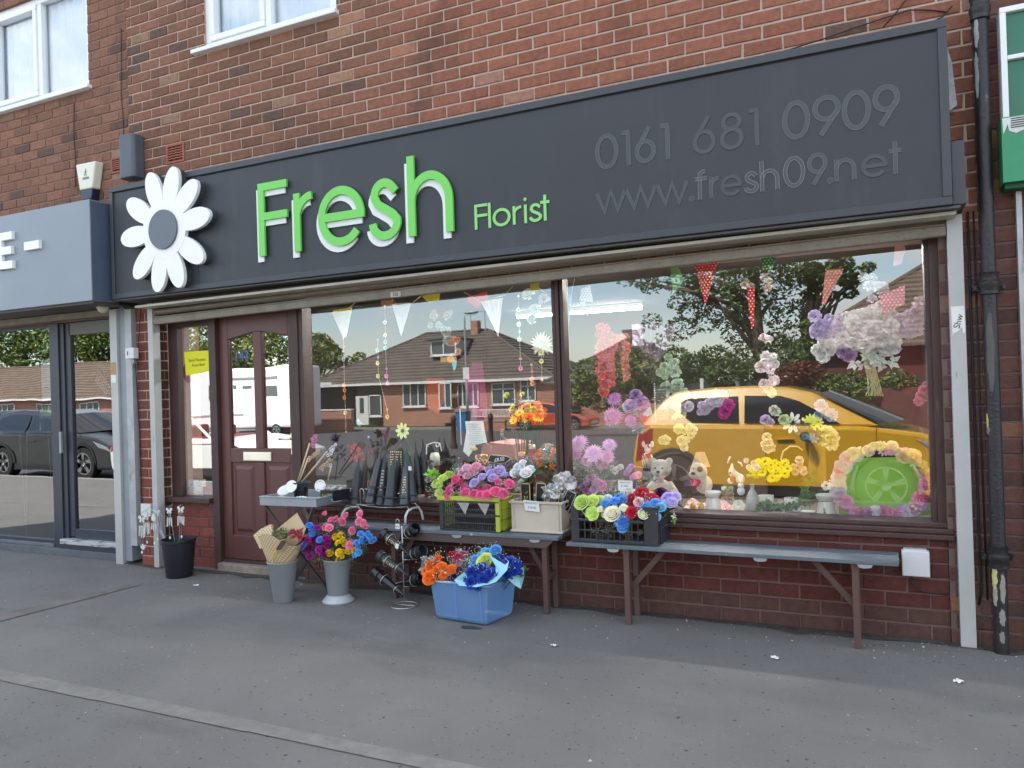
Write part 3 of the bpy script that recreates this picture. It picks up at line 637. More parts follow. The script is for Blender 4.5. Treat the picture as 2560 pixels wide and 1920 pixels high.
g = MB(); [g.box(-6.405+k*.0095, -6.400+k*.0095, -.0875, -.086, 3.440, 3.452) for k in range(9)]; g.box(-6.41,-6.315,-.0875,-.086,3.434,3.437); g.build('lettering', m_prn, ab)
wb_ = thing('wall_unit', 'tall rounded grey casing fixed to the brickwork above the daisy', 'wall box', (-5.79, -.06, 3.4))
g = MB(); n = 12; prof = [(-5.90+.0, -.003)]+[(-5.90+.035*(1-math.cos(R(90*i/5))), -.085-.035*math.sin(R(90*i/5))) for i in range(6)]+[(-5.745+.035*math.sin(R(90*i/5)), -.085-.035*math.cos(R(90*i/5))) for i in range(6)]+[(-5.71, -.003)]
g.prism(prof, 3.36, 3.735, axis='z'); g.build('casing', mat('grey_casing', (.085,.10,.125), .5, var=.1, vscale=5), wb_, bevel=.01)
m_terra = mat('terracotta_vent', (.30, .10, .07), .8, var=.15, bump=.3)
for (a, b_, c, d), lab in (((-6.144, -5.932, 3.463, 3.611), 'terracotta air brick left of the tall grey casing'), ((-5.456, -5.233, 3.444, 3.612), 'terracotta air brick to the right of the tall grey casing')):
    v = thing('air_brick', lab, 'air brick', ((a+b_)/2, 0, c), 'terracotta air bricks above the signs'); MB().box(a+.003, b_-.003, .022, .05, c+.003, d-.003).build('backing', mat('vent_dark', (.03,.012,.01), .9), v)
    for q in ((a+.003,b_-.003,c+.003,c+.022),(a+.003,b_-.003,d-.022,d-.003),(a+.003,a+.025,c+.0225,d-.0225),(b_-.025,b_-.003,c+.0225,d-.0225)): MB().box(q[0],q[1],-.004,.04,q[2],q[3]).build('frame', m_terra, v)
    for k in range(5):
        z = c+.036+k*(d-c-.06)/5; g = MB()
        for i in range(6): xa = a+.0255+i*(b_-a-.051)/6; xb = xa+(b_-a-.051)/6; dz_ = .004 if i % 2 else 0; g.box(xa, xb, 0, .03, z+dz_, z+.011+dz_)
        g.build('slat', m_terra, v)
# upstairs windows
m_upvc = mat('white_upvc', (.80, .82, .84), .35, var=.03, vscale=3); m_curt = mat('pale_blind', (.74, .84, .93), .7, var=.12, vscale=2.5)
m_gl_up = glass_mat('upstairs_glass', .12, ripple=.01)
def up_window(label, x0, x1, z0, z1, xm, sill):
    t = thing('upstairs_window', label, 'window', ((x0+x1)/2, 0, z0), 'white framed upstairs windows'); y0, y1 = .03, .09; fw = .058
    for q in ((x0,x1,z0,z0+fw),(x0,x1,z1-fw,z1),(x0,x0+fw,z0+fw+.0005,z1-fw-.0005),(x1-fw,x1,z0+fw+.0005,z1-fw-.0005),(xm-fw/2,xm+fw/2,z0+fw+.0005,z1-fw-.0005)): MB().box(q[0],q[1],y0,y1,q[2],q[3]).build('frame', m_upvc, t, bevel=.004)
    a, b_ = x0+fw+.001, xm-fw/2-.001; c, d = z0+fw+.001, z1-fw-.001          # opening sash on the left
    for q in ((a,b_,c,c+.048),(a,b_,d-.048,d),(a,a+.048,c+.0485,d-.0485),(b_-.048,b_,c+.0485,d-.0485)): MB().box(q[0],q[1],y0-.016,y1,q[2],q[3]).build('sash', m_upvc, t, bevel=.006)
    MB().pane(a, x1-.02, .07, z0+.02, z1-.02).build('pane', m_gl_up, t)
    g = MB(); n = 60
    for i in range(n): xa = x0+.03+(x1-x0-.06)*i/n; xb = x0+.03+(x1-x0-.06)*(i+1)/n; g.quad((xa,.125+.008*math.sin(i*1.3),z0),(xb,.125+.008*math.sin((i+1)*1.3),z0),(xb,.125+.008*math.sin((i+1)*1.3),z1),(xa,.125+.008*math.sin(i*1.3),z1))
    g.build('curtain', m_curt, t, smooth=True)
    MB().box(x0-.1 if sill else x0, x1+.045, -.05, .03, z0-.035, z0-.0005).build('sill', m_upvc, t, bevel=.006)
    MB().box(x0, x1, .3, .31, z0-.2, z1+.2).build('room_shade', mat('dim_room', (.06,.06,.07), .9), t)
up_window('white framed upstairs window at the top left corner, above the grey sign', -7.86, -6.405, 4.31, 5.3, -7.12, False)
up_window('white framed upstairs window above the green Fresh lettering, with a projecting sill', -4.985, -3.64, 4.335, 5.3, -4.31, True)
# thin cracks / cables
m_cab = mat('black_cable', (.012,.012,.014), .6, var=0)
def wire(label, pts, r=.004, cat='cable', m_=None, name='cable'):
    g = MB(); g.tube(pts, r, n=5); o = g.build(name, m_ or m_cab, smooth=True); tag(o, label, cat); return o
def P3(px, py, y): x, z = W(px, py, y); return (x, y, z)
wire('thin dark cable rising from the sign top across the red bricks, upper right', [P3(1930,138,-.03), P3(2060,97,-.03), P3(2130,72,-.02), P3(2205,47,-.02), P3(2275,25,-.02), P3(2322,25,-.01), P3(2365,30,-.01)])
wire('short black cable curving off the right end of the florist sign', [P3(2275,66,-.06), P3(2330,55,-.03), P3(2357,42,-.02), P3(2380,15,-.02)])
wire('thin cable leaning up from the sign top to the upper edge of the picture', [P3(2208,68,-.03), P3(2240,32,-.02), P3(2275,-14,-.02)])
wire('thin brown wire hanging down the bricks to the tall grey casing', [P3(303,70,-.006), P3(303,240,-.006), P3(308,300,-.006), P3(309,370,-.006), P3(300,400,-.01)], .0035, m_=mat('brown_cable', (.05,.02,.015), .6))
wire('thin brown wire running down the bricks above the cream alarm box', [P3(185,257,-.006), P3(184,340,-.006), P3(189,400,-.006), P3(188,470,-.01)], .0035, m_=mat('brown_cable', (.05,.02,.015), .6))
wire('pair of dark cables dropping beside the black drainpipe', [(.452,-.012,2.3),(.450,-.014,1.4),(.455,-.012,.3),(.44,-.012,.22)], .006)
wire('dark cable hugging the wall left of the drainpipe', [(.478,-.012,2.3),(.476,-.012,1.2),(.481,-.012,.25)], .005)
wire('brown cable curving from the white meter box to the pier', [(.125,.01,.355),(.13,-.002,.31),(.16,-.004,.275),(.21,-.004,.262),(.30,-.004,.258)], .005, m_=mat('brown_cable', (.05,.02,.015), .6))
# white meter box by the bench end
mb = thing('meter_box', 'white plastic meter box on the red wall at the right end of the bench', 'meter box', (.15, .0, .35)); MB().box(.083, .218, -.035, .018, .352, .492).build('door', mat('meter_white', (.62,.64,.66), .4, var=.05), mb, bevel=.006); MB().box(.093, .205, -.03, .015, .4925, .50).build('lid', mat('meter_white', (.6,.6,.6), .4), mb)
# torn board beside sign end
bd = MB(); bd.prism([(.372,3.16),(.382,3.17),(.40,3.09),(.418,2.86),(.372,2.83)], -.05, -.04); tag(bd.build('torn_board', mat('flaking_grey', (.36,.37,.38), .7, var=.3, vscale=30, streak=((.05,.05,.05),(60,60,60),.6,.04))), 'torn strip of flaking grey board at the right end of the florist sign', 'board')
# floodlight dome under the left sign
fl = thing('flood_light', 'small cream dome lamp under the right corner of the left shop sign', 'lamp', (-6.12, -.14, 2.26)); g = MB(); g.ball((-6.105,-.15,2.27), .055, .05, .062, 12, 8); g.build('dome', mat('cream_dome', (.62,.62,.52), .45, var=.06), fl, smooth=True); g = MB(); g.tube([(-6.10,-.12,2.30),(-6.03,-.10,2.285),(-5.95,-.08,2.27),(-5.93,-.05,2.24)], .006); g.build('cable', m_cab, fl)

# ================================================================== drainpipe
m_pipe = mat('black_iron', (.018, .018, .020), .42, var=.3, vscale=6, bump=.4, bscale=70, streak=((.20,.195,.185), (9, 9, 5), .62, .05))
dp = thing('drainpipe', 'black cast iron drainpipe with peeling paint at the right of the shop', 'drainpipe', (.527, -.085, 0))
PX, PY = .530, -.085
MB().tube([(PX,PY,0),(PX,PY,.55),(PX,PY,1.9),(PX,PY,3.0),(PX,PY,5.2)], .034, n=16).build('pipe', m_pipe, dp, smooth=True, auto=40)
for z in (.49, 1.90, 3.32): MB().lathe([(.034, z-.055), (.046, z-.05), (.044, z-.02), (.050, z-.01), (.050, z+.012), (.043, z+.02), (.043, z+.05), (.048, z+.058), (.034, z+.062)], (PX, PY, 0), 16).build('collar', m_pipe, dp, smooth=True, auto=40)
for z in (1.885, .49): g = MB(); g.box(PX-.075, PX+.075, PY+.02, PY+.03, z-.015, z+.015); g.box(PX-.072,PX-.058,PY+.0,PY+.085,z-.01,z+.01); g.box(PX+.058,PX+.072,PY+.0,PY+.085,z-.01,z+.01); g.build('bracket', m_pipe, dp)
def patch(z0, z1, a0, a1, col, nm):
    g = MB(); k = 7; n = 8; b = len(g.v); rg = random.Random(int(z0*1000))
    for i in range(k+1):
        z = z0+(z1-z0)*i/k; sh_ = .35*math.sin(i*2.1+z0*9)*((a1-a0)/2)*.5; wd = math.sin(math.pi*(i+.35)/(k+.7))**.5
        for j in range(n+1): a = (a0+a1)/2+sh_+(a1-a0)*wd*(j/n-.5)+rg.uniform(-.04,.04); g.v.append((PX+.0348*math.cos(a), PY+.0348*math.sin(a), z+rg.uniform(-.006,.006)))
    g._q([(b+i*(n+1)+j, b+i*(n+1)+j+1, b+(i+1)*(n+1)+j+1, b+(i+1)*(n+1)+j) for i in range(k) for j in range(n)])
    g.build('paint_patch', mat(nm, col, .6, var=.12, vscale=40), dp, label=nm.replace('_', ' '))
patch(.335, .455, R(-165), R(-110), (.55,.55,.22), 'pale_yellow_paint_patch'); patch(.245, .36, R(-160), R(-112), (.36,.31,.25), 'beige_paint_patch'); patch(.265, .41, R(-95), R(-50), (.27,.25,.23), 'grey_bare_patch')
patch(.15, .235, R(-105), R(-60), (.26,.24,.22), 'bare_metal_patch'); patch(.06, .12, R(-110), R(-70), (.22,.21,.19), 'lower_bare_patch'); patch(1.16, 1.235, R(-168), R(-140), (.45,.5,.15), 'thin_yellow_paint_run')
patch(1.35, 1.75, R(-135), R(-75), (.085,.083,.078), 'worn_grey_patch'); patch(2.86, 3.1, R(-160), R(-120), (.30,.32,.35), 'silvery_flaking_patch'); patch(3.12, 3.28, R(-150), R(-110), (.30,.32,.35), 'silvery_flaking_patch_above')

# ================================================================== right-hand shop (edge only)
m_gr = mat('green_panel', (.02, .15, .085), .35, var=.05); m_gr2 = mat('green_fascia', (.025, .26, .12), .4, var=.06)
rs = thing('neighbour_sign', 'green shop sign panel in a white frame at the right edge of the picture', 'shop sign', (.9, -.1, 2.4))
MB().box(.64, 1.6, -.09, -.003, 2.732, 3.30).build('panel', m_gr, rs)
for q in ((.612,1.6,3.272,3.30),(.612,.640,2.73,3.2715),(.6405,1.6,3.03,3.052)): MB().box(q[0],q[1],-.115,-.004,q[2],q[3]).build('frame', m_upvc, rs, bevel=.003)
lw_ = MB(); lw_.box(.598, 1.6, -.16, -.005, 2.40, 2.728); lwo = lw_.build('lower_fascia', m_gr2, rs)
g = MB(); g.prism([(.602,2.722),(.70,2.722),(.70,2.655),(.66,2.64),(.63,2.655),(.625,2.69),(.605,2.64)], -.163, -.161); g.build('torn_poster', mat('torn_white', (.6,.62,.62), .6, var=.1), lwo)
g = MB(); [g.box(.638, .70, -.1645, -.1635, 2.668+k*.011, 2.673+k*.011) for k in range(5)]; g.build('print_line', mat('black_print', (.02,.02,.02), .6), lwo)
MB().box(.61, 1.6, -.12, -.005, 2.375, 2.399).build('drip_edge', mat('green_dark', (.02,.10,.05), .6), rs)
gb = MB(); gb.box(.665, .69, -.05, .0, 0, 2.37); tag(gb.build('shutter_guide', m_galv), 'grey shutter guide of the right-hand shop at the right edge', 'shutter rail')

# ================================================================== left-hand shop
m_lsign = mat('blue_grey_fascia', (.225, .262, .305), .32, var=.05, vscale=1.5, spec=.5); m_navy = mat('navy_frame', (.030, .036, .055), .38, var=.06); m_lside = mat('shaded_return', (.085, .115, .165), .4, var=.06)  # sky sheen put into the paler fascia colour, shade into the return
ls = thing('neighbour_sign', 'blue grey fascia of the left shop with white letters ending in E and a dash', 'shop sign', (-7.4, -.2, 2.28))
MB().box(-9.6, -5.905, -.40, -.02, 2.283, 3.13).build('box', m_lsign, ls, bevel=.004)
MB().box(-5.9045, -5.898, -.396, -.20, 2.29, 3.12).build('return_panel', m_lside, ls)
MB().box(-5.897, -5.86, -.18, -.003, 2.26, 3.2).build('gap_shade_panel', mat('gap_shade_black', (.010,.011,.018), .6), ls)  # black panel standing in for the shade in the gap between signs
MB().box(-9.6, -5.91, -.38, -.06, 2.262, 2.2825).build('soffit', mat('soffit_dark', (.06,.055,.045), .6), ls)
letter('E', -7.11, .217, .325, .2, .068, 2.644, -.43, -.4, m_white, ls); letter('-', -6.725, .20, .075, .05, .072, 2.778, -.43, -.4, m_white, ls, name='dash')
nf = thing('neighbour_shop_front', 'dark aluminium glazed front and door of the left-hand shop', 'shop front', (-7.3, .1, 0))
def nb(nm, x0, x1, y0, y1, z0, z1, m_=m_navy, **k): return MB().box(x0, x1, y0, y1, z0, z1).build(nm, m_, nf, bevel=.003, **k)
nb('plinth', -9.6, -6.155, .02, .2, 0, .065, mat('plinth_grey', (.10,.115,.13), .6, var=.2)); nb('sill', -9.6, -7.165, .06, .2, .0655, .095, mat('sill_slate', (.13,.15,.18), .4)); nb('bottom_rail', -9.6, -7.165, .09, .16, .0955, .125)
nb('post', -7.163, -7.035, .07, .17, .0655, 2.205); nb('door_frame', -7.033, -6.975, .085, .16, .0655, 2.19)
nb('head_rail', -9.6, -7.164, .09, .16, 2.17, 2.255); nb('head_panel', -7.03, -6.152, .06, .16, 2.194, 2.255, mat('head_grey', (.10,.095,.085), .6)); nb('door_top_rail', -6.92, -6.152, .10, .15, 2.075, 2.19, mat('rail_grey', (.13,.135,.13), .5))
nb('door_stile', -6.973, -6.900, .10, .15, .17, 2.19); nb('door_bottom_rail', -6.899, -6.152, .10, .15, .155, .245); nb('threshold', -7.03, -6.152, .03, .16, .11, .1545, mat('bright_aluminium', (.55,.57,.60), .35, metal=.3, streak=((.15,.15,.17),(5,5,30),.52,.08)))
nb('threshold_strip', -7.03, -6.152, .04, .1, .0655, .109, mat('dark_gap', (.03,.035,.05), .5))
m_gl_l = glass_mat('left_shop_glass', .29, tint=(.62,.66,.66), ripple=.09)
MB().pane(-9.6, -7.162, .12, .12, 2.175).build('pane', m_gl_l, nf); MB().pane(-6.9005, -6.15, .12, .24, 2.08).build('door_pane', m_gl_l, nf)
nb('handle', -7.008, -6.985, .035, .06, .962, 1.165, mat('satin_handle', (.36,.38,.42), .3, metal=.5))
MB().box(-9.6, -6.155, -.03, .05, 2.205, 2.26).build('shutter_bar', m_shut, nf)
# posters inside that window
ins = lambda n_, lab, cat, x0, x1, y, z0, z1, m_: tag(MB().box(x0, x1, y, y+.002, z0, z1).build(n_, m_), lab, cat)
m_posterw = mat('poster_white', (.70,.76,.80), .6, var=.05)
po = ins('poster', 'tall white notice stuck inside the left shop window', 'poster', -7.385, -7.232, .132, 1.465, 1.858, m_posterw)
g = MB(); [g.box(-7.365, -7.365+random.uniform(.06,.115), .1308, .1315, 1.50+k*.017, 1.504+k*.017) for k in range(18) if k not in (6,7,8,12)]; g.bar((-7.33,.131,1.60),(-7.25,.131,1.565),.012,.001,(0,1,0)); g.build('print_line', mat('grey_print2', (.30,.34,.38), .6), po)
po = ins('poster', 'small green card below the white notice in the left shop window', 'poster', -7.378, -7.23, .132, 1.315, 1.408, mat('poster_green', (.22,.50,.08), .5)); g = MB(); [g.box(-7.36, -7.25, .1308, .1315, 1.33+k*.018, 1.335+k*.018) for k in range(3)]; g.build('print_line', mat('pale_print', (.6,.75,.4), .6), po)
po = tag(MB().prism([(-7.78,1.165),(-7.37,1.175),(-7.34,1.33),(-7.76,1.378)], .36, .362).build('poster', mat('paper_blue_white', (.62,.68,.76), .6)), 'white sheet standing on a shelf behind the left shop glass', 'poster')
cp = thing('takeaway_cup', 'dark takeaway cup standing on the shelf behind the left shop glass', 'cup', (-7.55,.28,1.165)); MB().lathe([(.0,1.165),(.045,1.165),(.055,1.28)], (-7.58,.3,0), 14).build('cup', mat('black_cup', (.03,.035,.045), .5), cp, smooth=True); MB().lathe([(.06,1.281),(.06,1.30),(.05,1.345),(0,1.345)], (-7.58,.3,0), 14).build('lid', mat('grey_lid', (.25,.26,.30), .5), cp)
sf = thing('window_shelf', 'narrow shelf on thin hairpin legs inside the left shop window', 'table', (-7.9,.3,0)); MB().box(-8.6, -7.36, .2, .55, 1.14, 1.162).build('top', mat('shelf_wood', (.32,.28,.2), .5), sf)
for x in (-7.5, -7.95): MB().tube([(x-.06,.3,1.14),(x,.3,.08),(x+.06,.3,1.14)], .007).build('leg', m_galv, sf)
os_ = thing('open_closed_sign', 'small hanging Open Closed sign on a cord inside the left shop door', 'sign', (-6.56,.17,1.6))
g = MB(); c_, s_ = math.cos(R(-40)), math.sin(R(-40)); rect = [(-.115,-.052),(.115,-.052),(.115,.052),(-.115,.052)]; g.prism([(-6.56+(x*c_-z*s_)*.8, 1.61+x*s_+z*c_) for x, z in rect], .170, .172); bo = g.build('board', mat('white_acrylic', (.8,.8,.8), .5), os_)
g = MB(); g.prism([(-6.56+(x*c_*.93-z*.84*s_)*.8, 1.61+x*.93*s_+z*.84*c_) for x, z in rect], .1685, .1695); g.build('field', mat('board_brown', (.10,.085,.065), .6), bo)
text('lettering', 'CLOSED', .062, mat('print_white', (.8,.8,.76), .6, var=0), -6.578, .1675, 1.59, bo, rt=-42, sx=.8); text('lettering', 'Sorry we are', .03, mat('print_white', (.8,.8,.76), .6, var=0), -6.548, .1675, 1.635, bo, rt=-42, sx=.8)
g = MB(); g.tube([(-6.63,.17,1.71),(-6.585,.17,1.86),(-6.50,.17,1.62)], .002, n=4); g.build('cord', m_galv, os_)
ls_ = thing('store_label', 'small white and orange stickers on the left shop guide rail', 'sticker', (-6.1,-.06,1.6)); MB().box(-6.145,-6.078,-.0590,-.0565,1.60,1.67).build('white_label', mat('sticker_white', (.72,.73,.72), .5), ls_); MB().box(-6.147,-6.083,-.0590,-.0565,1.674,1.78).build('peeling_label', mat('label_orange', (.42,.27,.13), .7, var=.3, vscale=40), ls_)
# ================================================================== flowers
m_petal = mat('petal', (1,1,1), .55, var=.10, vscale=60, src='obj', spec=.3)
m_leafo = mat('leaf_object', (.05,.12,.03), .5, var=.25, vscale=50, src='obj', spec=.4)
m_attr = mat('mixed_small', (1,1,1), .55, var=.08, vscale=50, src='attr')
def rose_mesh(seed, open_=1.0):
    rg = random.Random(seed); g = MB()
    g.ball((0,0,.22), .46, .46, .42, 9, 6)
    for ring, (n, r0, r1, h0, h1, curl) in enumerate([(2,.04,.12,.55,.95,.0),(3,.12,.22,.5,.93,.01),(3,.22,.35,.45,.88,.03),(4,.34,.49,.36,.80,.05),(5,.46,.64,.22,.69,.07),(5,.58,.79,.05,.54,.10),(6,.66,.94,-.15,.33,.13)]):
        if open_ < .8 and ring > 4: continue
        for i in range(n):
            a = 2*math.pi*(i+rg.uniform(-.08,.08))/n+ring*.7; da = math.pi/n*1.28; b = len(g.v); K = 4
            for v in range(K+1):
                t = v/K
                for u in range(-2, 3):
                    q = u/2; rr = r0+(r1-r0)*(t**.8)*(1-.10*q*q)*(.9+.1*open_); ww = da*math.sin(math.pi*(.18+.62*t))**.6
                    hh = h0+(h1-h0)*t**.75-.13*q*q*t; 
                    if v == K: rr += curl; hh -= curl*.7
                    g.v.append((rr*math.cos(a+q*ww), rr*math.sin(a+q*ww), hh+rg.uniform(-.012,.012)))
            g._q([(b+v*5+u, b+v*5+u+1, b+(v+1)*5+u+1, b+(v+1)*5+u) for v in range(K) for u in range(4)])
    me = g.mesh('rose', smooth=True); me.materials.append(m_petal); return me
def mum_mesh(seed, n=70, droop=.2, width=.10):
    rg = random.Random(seed); g = MB(); g.ball((0,0,.1), .28, .28, .22, 7, 4)
    for i in range(n):
        z = 1-(i+.5)/n*1.15; a = i*2.39996; el = math.asin(max(-1, min(1, z))); L = rg.uniform(.85, 1.05); d = Vector((math.cos(a)*math.cos(el), math.sin(a)*math.cos(el), math.sin(el)*.75))
        s_ = Vector((-math.sin(a), math.cos(a), 0))*width; p0 = d*.15; p1 = d*L*.6+Vector((0,0,.03)); p2 = d*L-Vector((0,0,droop*.3)); b = len(g.v); up = Vector((0,0,.035))
        g.v += [tuple(p0-s_*.5), tuple(p0+s_*.5), tuple(p1+s_+up), tuple(p1-s_+up), tuple(p1), tuple(p2)]
        g._q([(b, b+1, b+2, b+4), (b, b+4, b+3), (b+4, b+2, b+5), (b+3, b+4, b+5)])
    me = g.mesh('chrysanthemum'); me.materials.append(m_petal); return me
def daisy_mesh(np_=9, pw=.36, cone=.25):
    g = MB()
    for i in range(np_):
        a = 2*math.pi*i/np_; d = Vector((math.cos(a), math.sin(a), 0)); s_ = Vector((-math.sin(a), math.cos(a), 0))*pw*.5; b = len(g.v); z = Vector((0,0,.05*(i%2)))
        P = [d*.18+z, d*.5+s_+Vector((0,0,cone*.6))+z, d*.85+s_*.8+Vector((0,0,cone))+z, d*1.0+Vector((0,0,cone))+z, d*.85-s_*.8+Vector((0,0,cone))+z, d*.5-s_+Vector((0,0,cone*.6))+z]
        g.v += [tuple(p) for p in P]; g._q([tuple(range(b, b+6))])
    me = g.mesh('open_flower'); me.materials.append(m_petal); return me
def blossom_mesh(seed, n=22, r=.9):        # ruffled carnation like head
    rg = random.Random(seed); g = MB()
    for i in range(n):
        a = i*2.4; el = R(90-95*(i/n)**.7); d = Vector((math.cos(a)*math.cos(el), math.sin(a)*math.cos(el), math.sin(el))); s_ = d.cross(Vector((0,0,1))); s_ = (s_.normalized() if s_.length > .01 else Vector((1,0,0)))*.34; u = s_.cross(d).normalized()*.30
        b = len(g.v); c = d*.62*r; e = d*r
        g.v += [tuple(d*.2), tuple(c-s_*.8), tuple(e-s_*.7+u*rg.uniform(-.6,.6)), tuple(e*1.04+u*rg.uniform(-.9,.9)), tuple(e+s_*.7+u*rg.uniform(-.6,.6)), tuple(c+s_*.8)]
        g._q([(b, b+1, b+2, b+3), (b, b+3, b+4, b+5)])
    me = g.mesh('blossom'); me.materials.append(m_petal); return me
def leaf_mesh(n=7, L=1, wd=.32, seed=0):
    rg = random.Random(seed); g = MB()
    for i in range(n):
        a = i*2.4+rg.uniform(-.3,.3); el = rg.uniform(.1, .9); d = Vector((math.cos(a)*math.cos(el), math.sin(a)*math.cos(el), math.sin(el))); s_ = d.cross(Vector((0,0,1))).normalized()*wd*.5; l = L*rg.uniform(.7,1.1); b = len(g.v); up = Vector((0,0,.08))
        g.v += [(0,0,0), tuple(d*l*.45+s_+up), tuple(d*l-Vector((0,0,.12))), tuple(d*l*.45-s_+up), tuple(d*l*.5)]
        g._q([(b, b+1, b+4), (b+1, b+2, b+4), (b+4, b+2, b+3), (b, b+4, b+3)])
    me = g.mesh('leaf_sprig'); me.materials.append(m_leafo); return me
def gyp_mesh(seed, n=26, green=(.10,.17,.06), wh=(.78,.80,.74)):
    rg = random.Random(seed); g = MB()
    for i in range(n):
        d = Vector((rg.gauss(0,.5), rg.gauss(0,.5), rg.uniform(.2,1.2))); g.col = green; g.tube([(0,0,0), tuple(d*.5+Vector((0,0,.05))), tuple(d)], .012, n=3, caps=False)
        g.col = wh; g.ball(tuple(d), .055, n=4, k=2)
        if i % 2: g.col = green; g.quad(tuple(d*.5), tuple(d*.5+Vector((.12,.02,.05))), tuple(d*.5+Vector((.2,.1,.1))), tuple(d*.5+Vector((.05,.1,.08))))
    me = g.mesh('filler_spray'); me.materials.append(m_attr); return me
ROSE = [rose_mesh(i) for i in range(4)]+[rose_mesh(9, .6)]
MUM = [mum_mesh(1), mum_mesh(2, 90, .5, .075)]; DAISY = [daisy_mesh(), daisy_mesh(5, .95, .3), daisy_mesh(12, .30, .12), daisy_mesh(10, .52, .14)]; BLOS = [blossom_mesh(1), blossom_mesh(2)]
LEAF = [leaf_mesh(7, 1, .34, 1), leaf_mesh(6, 1, .5, 2), leaf_mesh(14, 1, .14, 3)]; GYP = [gyp_mesh(1), gyp_mesh(2)]
GREEN = (.055,.13,.035)
def put(me, name, parent, x, y, z, r, col=None, tilt=(0,0), rz=None, m_=None):
    off = LOC[parent.name]
    o = bpy.data.objects.new(name, me); COL.objects.link(o); o.parent = parent
    o.location = (x-off[0], y-off[1], z-off[2]); o.scale = (r, r, r)
    o.rotation_euler = (R(tilt[0]), R(tilt[1]), random.uniform(0, 6.28) if rz is None else rz)
    # tilt is applied after the spin about the flower's own axis
    q = Euler((R(tilt[0]), R(tilt[1]), 0)).to_matrix() @ Matrix.Rotation(random.uniform(0, 6.28) if rz is None else rz, 3, 'Z'); o.rotation_euler = q.to_euler()
    if col: o.color = (*[min(.92, v*(1.3 if y > .1 else 1)) for v in col], 1)  # colours behind the glass lifted to stand in for brighter light there
    return o
def vary(c, a=.12): k = random.uniform(1-a, 1+a); return tuple(min(1, v*k*random.uniform(.96,1.04)) for v in c)

# ================================================================== benches
m_bench = mat('grey_bench_paint', (.115, .14, .165), .5, var=.14, vscale=6, bump=.25, bscale=50, streak=((.42,.44,.45), (14, 14, 14), .68, .04))
m_bleg = mat('brown_bench_legs', (.105, .060, .050), .6, var=.15, vscale=9, bump=.2)
def bench(label, x0, x1, y0, y1, zt, legs, apron):
    t = thing('bench', label, 'bench', ((x0+x1)/2, (y0+y1)/2, 0), 'low trestle benches under the shop windows'); n = 4; wd = (y1-y0)/n
    for k in range(n): MB().box(x0-.004*(k % 2), x1+.004*(k % 2), y0+k*wd+.002, y0+(k+1)*wd-.003, zt-.022, zt-.0015*(k % 2)).build('slat', m_bench, t, bevel=.003)
    if apron: MB().prism([(x0+.02,zt-.075),(x1-.085,zt-.075),(x1-.03,zt-.0225),(x0+.02,zt-.0225)], y0+.01, y0+.028).build('apron', mat('brown_apron', (.085,.060,.058), .5, var=.1, vscale=5), t)
    for lx, br in legs:
        for yy in (y0+.055, y1-.03): MB().box(lx-.017, lx+.017, yy-.02, yy+.02, 0, zt-.0225).build('leg', m_bleg, t, bevel=.003)
        MB().box(lx-.014, lx+.014, y0+.078, y1-.052, .215, .25).build('cross_rail', m_bleg, t); MB().box(lx-.02, lx+.02, y0+.03, y1-.01, zt-.055, zt-.023).build('bearer', m_bleg, t)
        MB().bar((lx, (y0+y1)/2-.02, .20), (lx+br, (y0+y1)/2-.02, zt-.026), .022, .032).build('brace', m_bleg, t)
    for hx in (x0+.3, x0+1.15, x1-.16):
        if hx < x1: MB().prism([(hx-.038,zt-.023),(hx-.03,zt-.038),(hx-.01,zt-.043),(hx+.01,zt-.041),(hx+.03,zt-.038),(hx+.038,zt-.023)], y0+.004, y0+.009).build('cleat', mat('cleat_grey', (.30,.32,.33), .6), t)
    return t
bench('grey topped bench under the left window, holding the lime crate and the beige box', -3.72, -1.845, -.262, -.012, .500, [(-1.955, -.16), (-3.1, .16)], True)
bench('longer empty-ended grey slatted bench with brown trestle legs under the right window', -1.775, .064, -.300, -.020, .480, [(-1.405, .22), (-.145, -.22)], False)

# ================================================================== crates
def crate_side(g, P, U, ln, hz, t_, nx, rows, ax):
    """slatted crate side: P corner, along axis ax for ln, height hz"""
    x, y, z = P
    def bx(a0, a1, z0, z1, th=t_, o_=0):
        if ax == 'x': g.box(x+a0, x+a1, y-o_, y+th, z+z0, z+z1)
        else: g.box(x-o_, x+th, y+a0, y+a1, z+z0, z+z1)
    for i in range(1, nx): a = ln*i/nx; bx(a-.0022, a+.0022, .012, hz-.012)
    for k in range(rows+1): zz = (hz-.008)*k/rows; bx(0, ln, zz, zz+.009, t_, .002)
m_crb = mat('black_crate_plastic', (.030, .033, .038), .45, var=.1, vscale=9, spec=.5); m_crg = mat('lime_crate_plastic', (.42, .50, .05), .45, var=.08)
gc = thing('folding_crate', 'folding crate with black lattice front and lime green end and rim, full of pink roses', 'crate', (-2.49, -.10, .5))
GX0, GX1, GY0, GY1, GZ, GH = -2.715, -2.262, -.225, .015, .505, .208
g = MB(); crate_side(g, (GX0+.02, GY0, GZ), 0, GX1-GX0-.04, GH-.02, .008, 26, 4, 'x'); g.build('front_lattice', m_crb, gc)
g = MB(); crate_side(g, (GX0+.02, GY1-.008, GZ), 0, GX1-GX0-.04, GH-.02, .008, 26, 4, 'x'); g.build('back_lattice', m_crb, gc)
for x in (GX0, GX1-.03): MB().box(x, x+.03, GY0-.004, GY0+.012, GZ, GZ+GH-.02).build('corner_post', m_crb if x < -2.5 else m_crg, gc, bevel=.003)
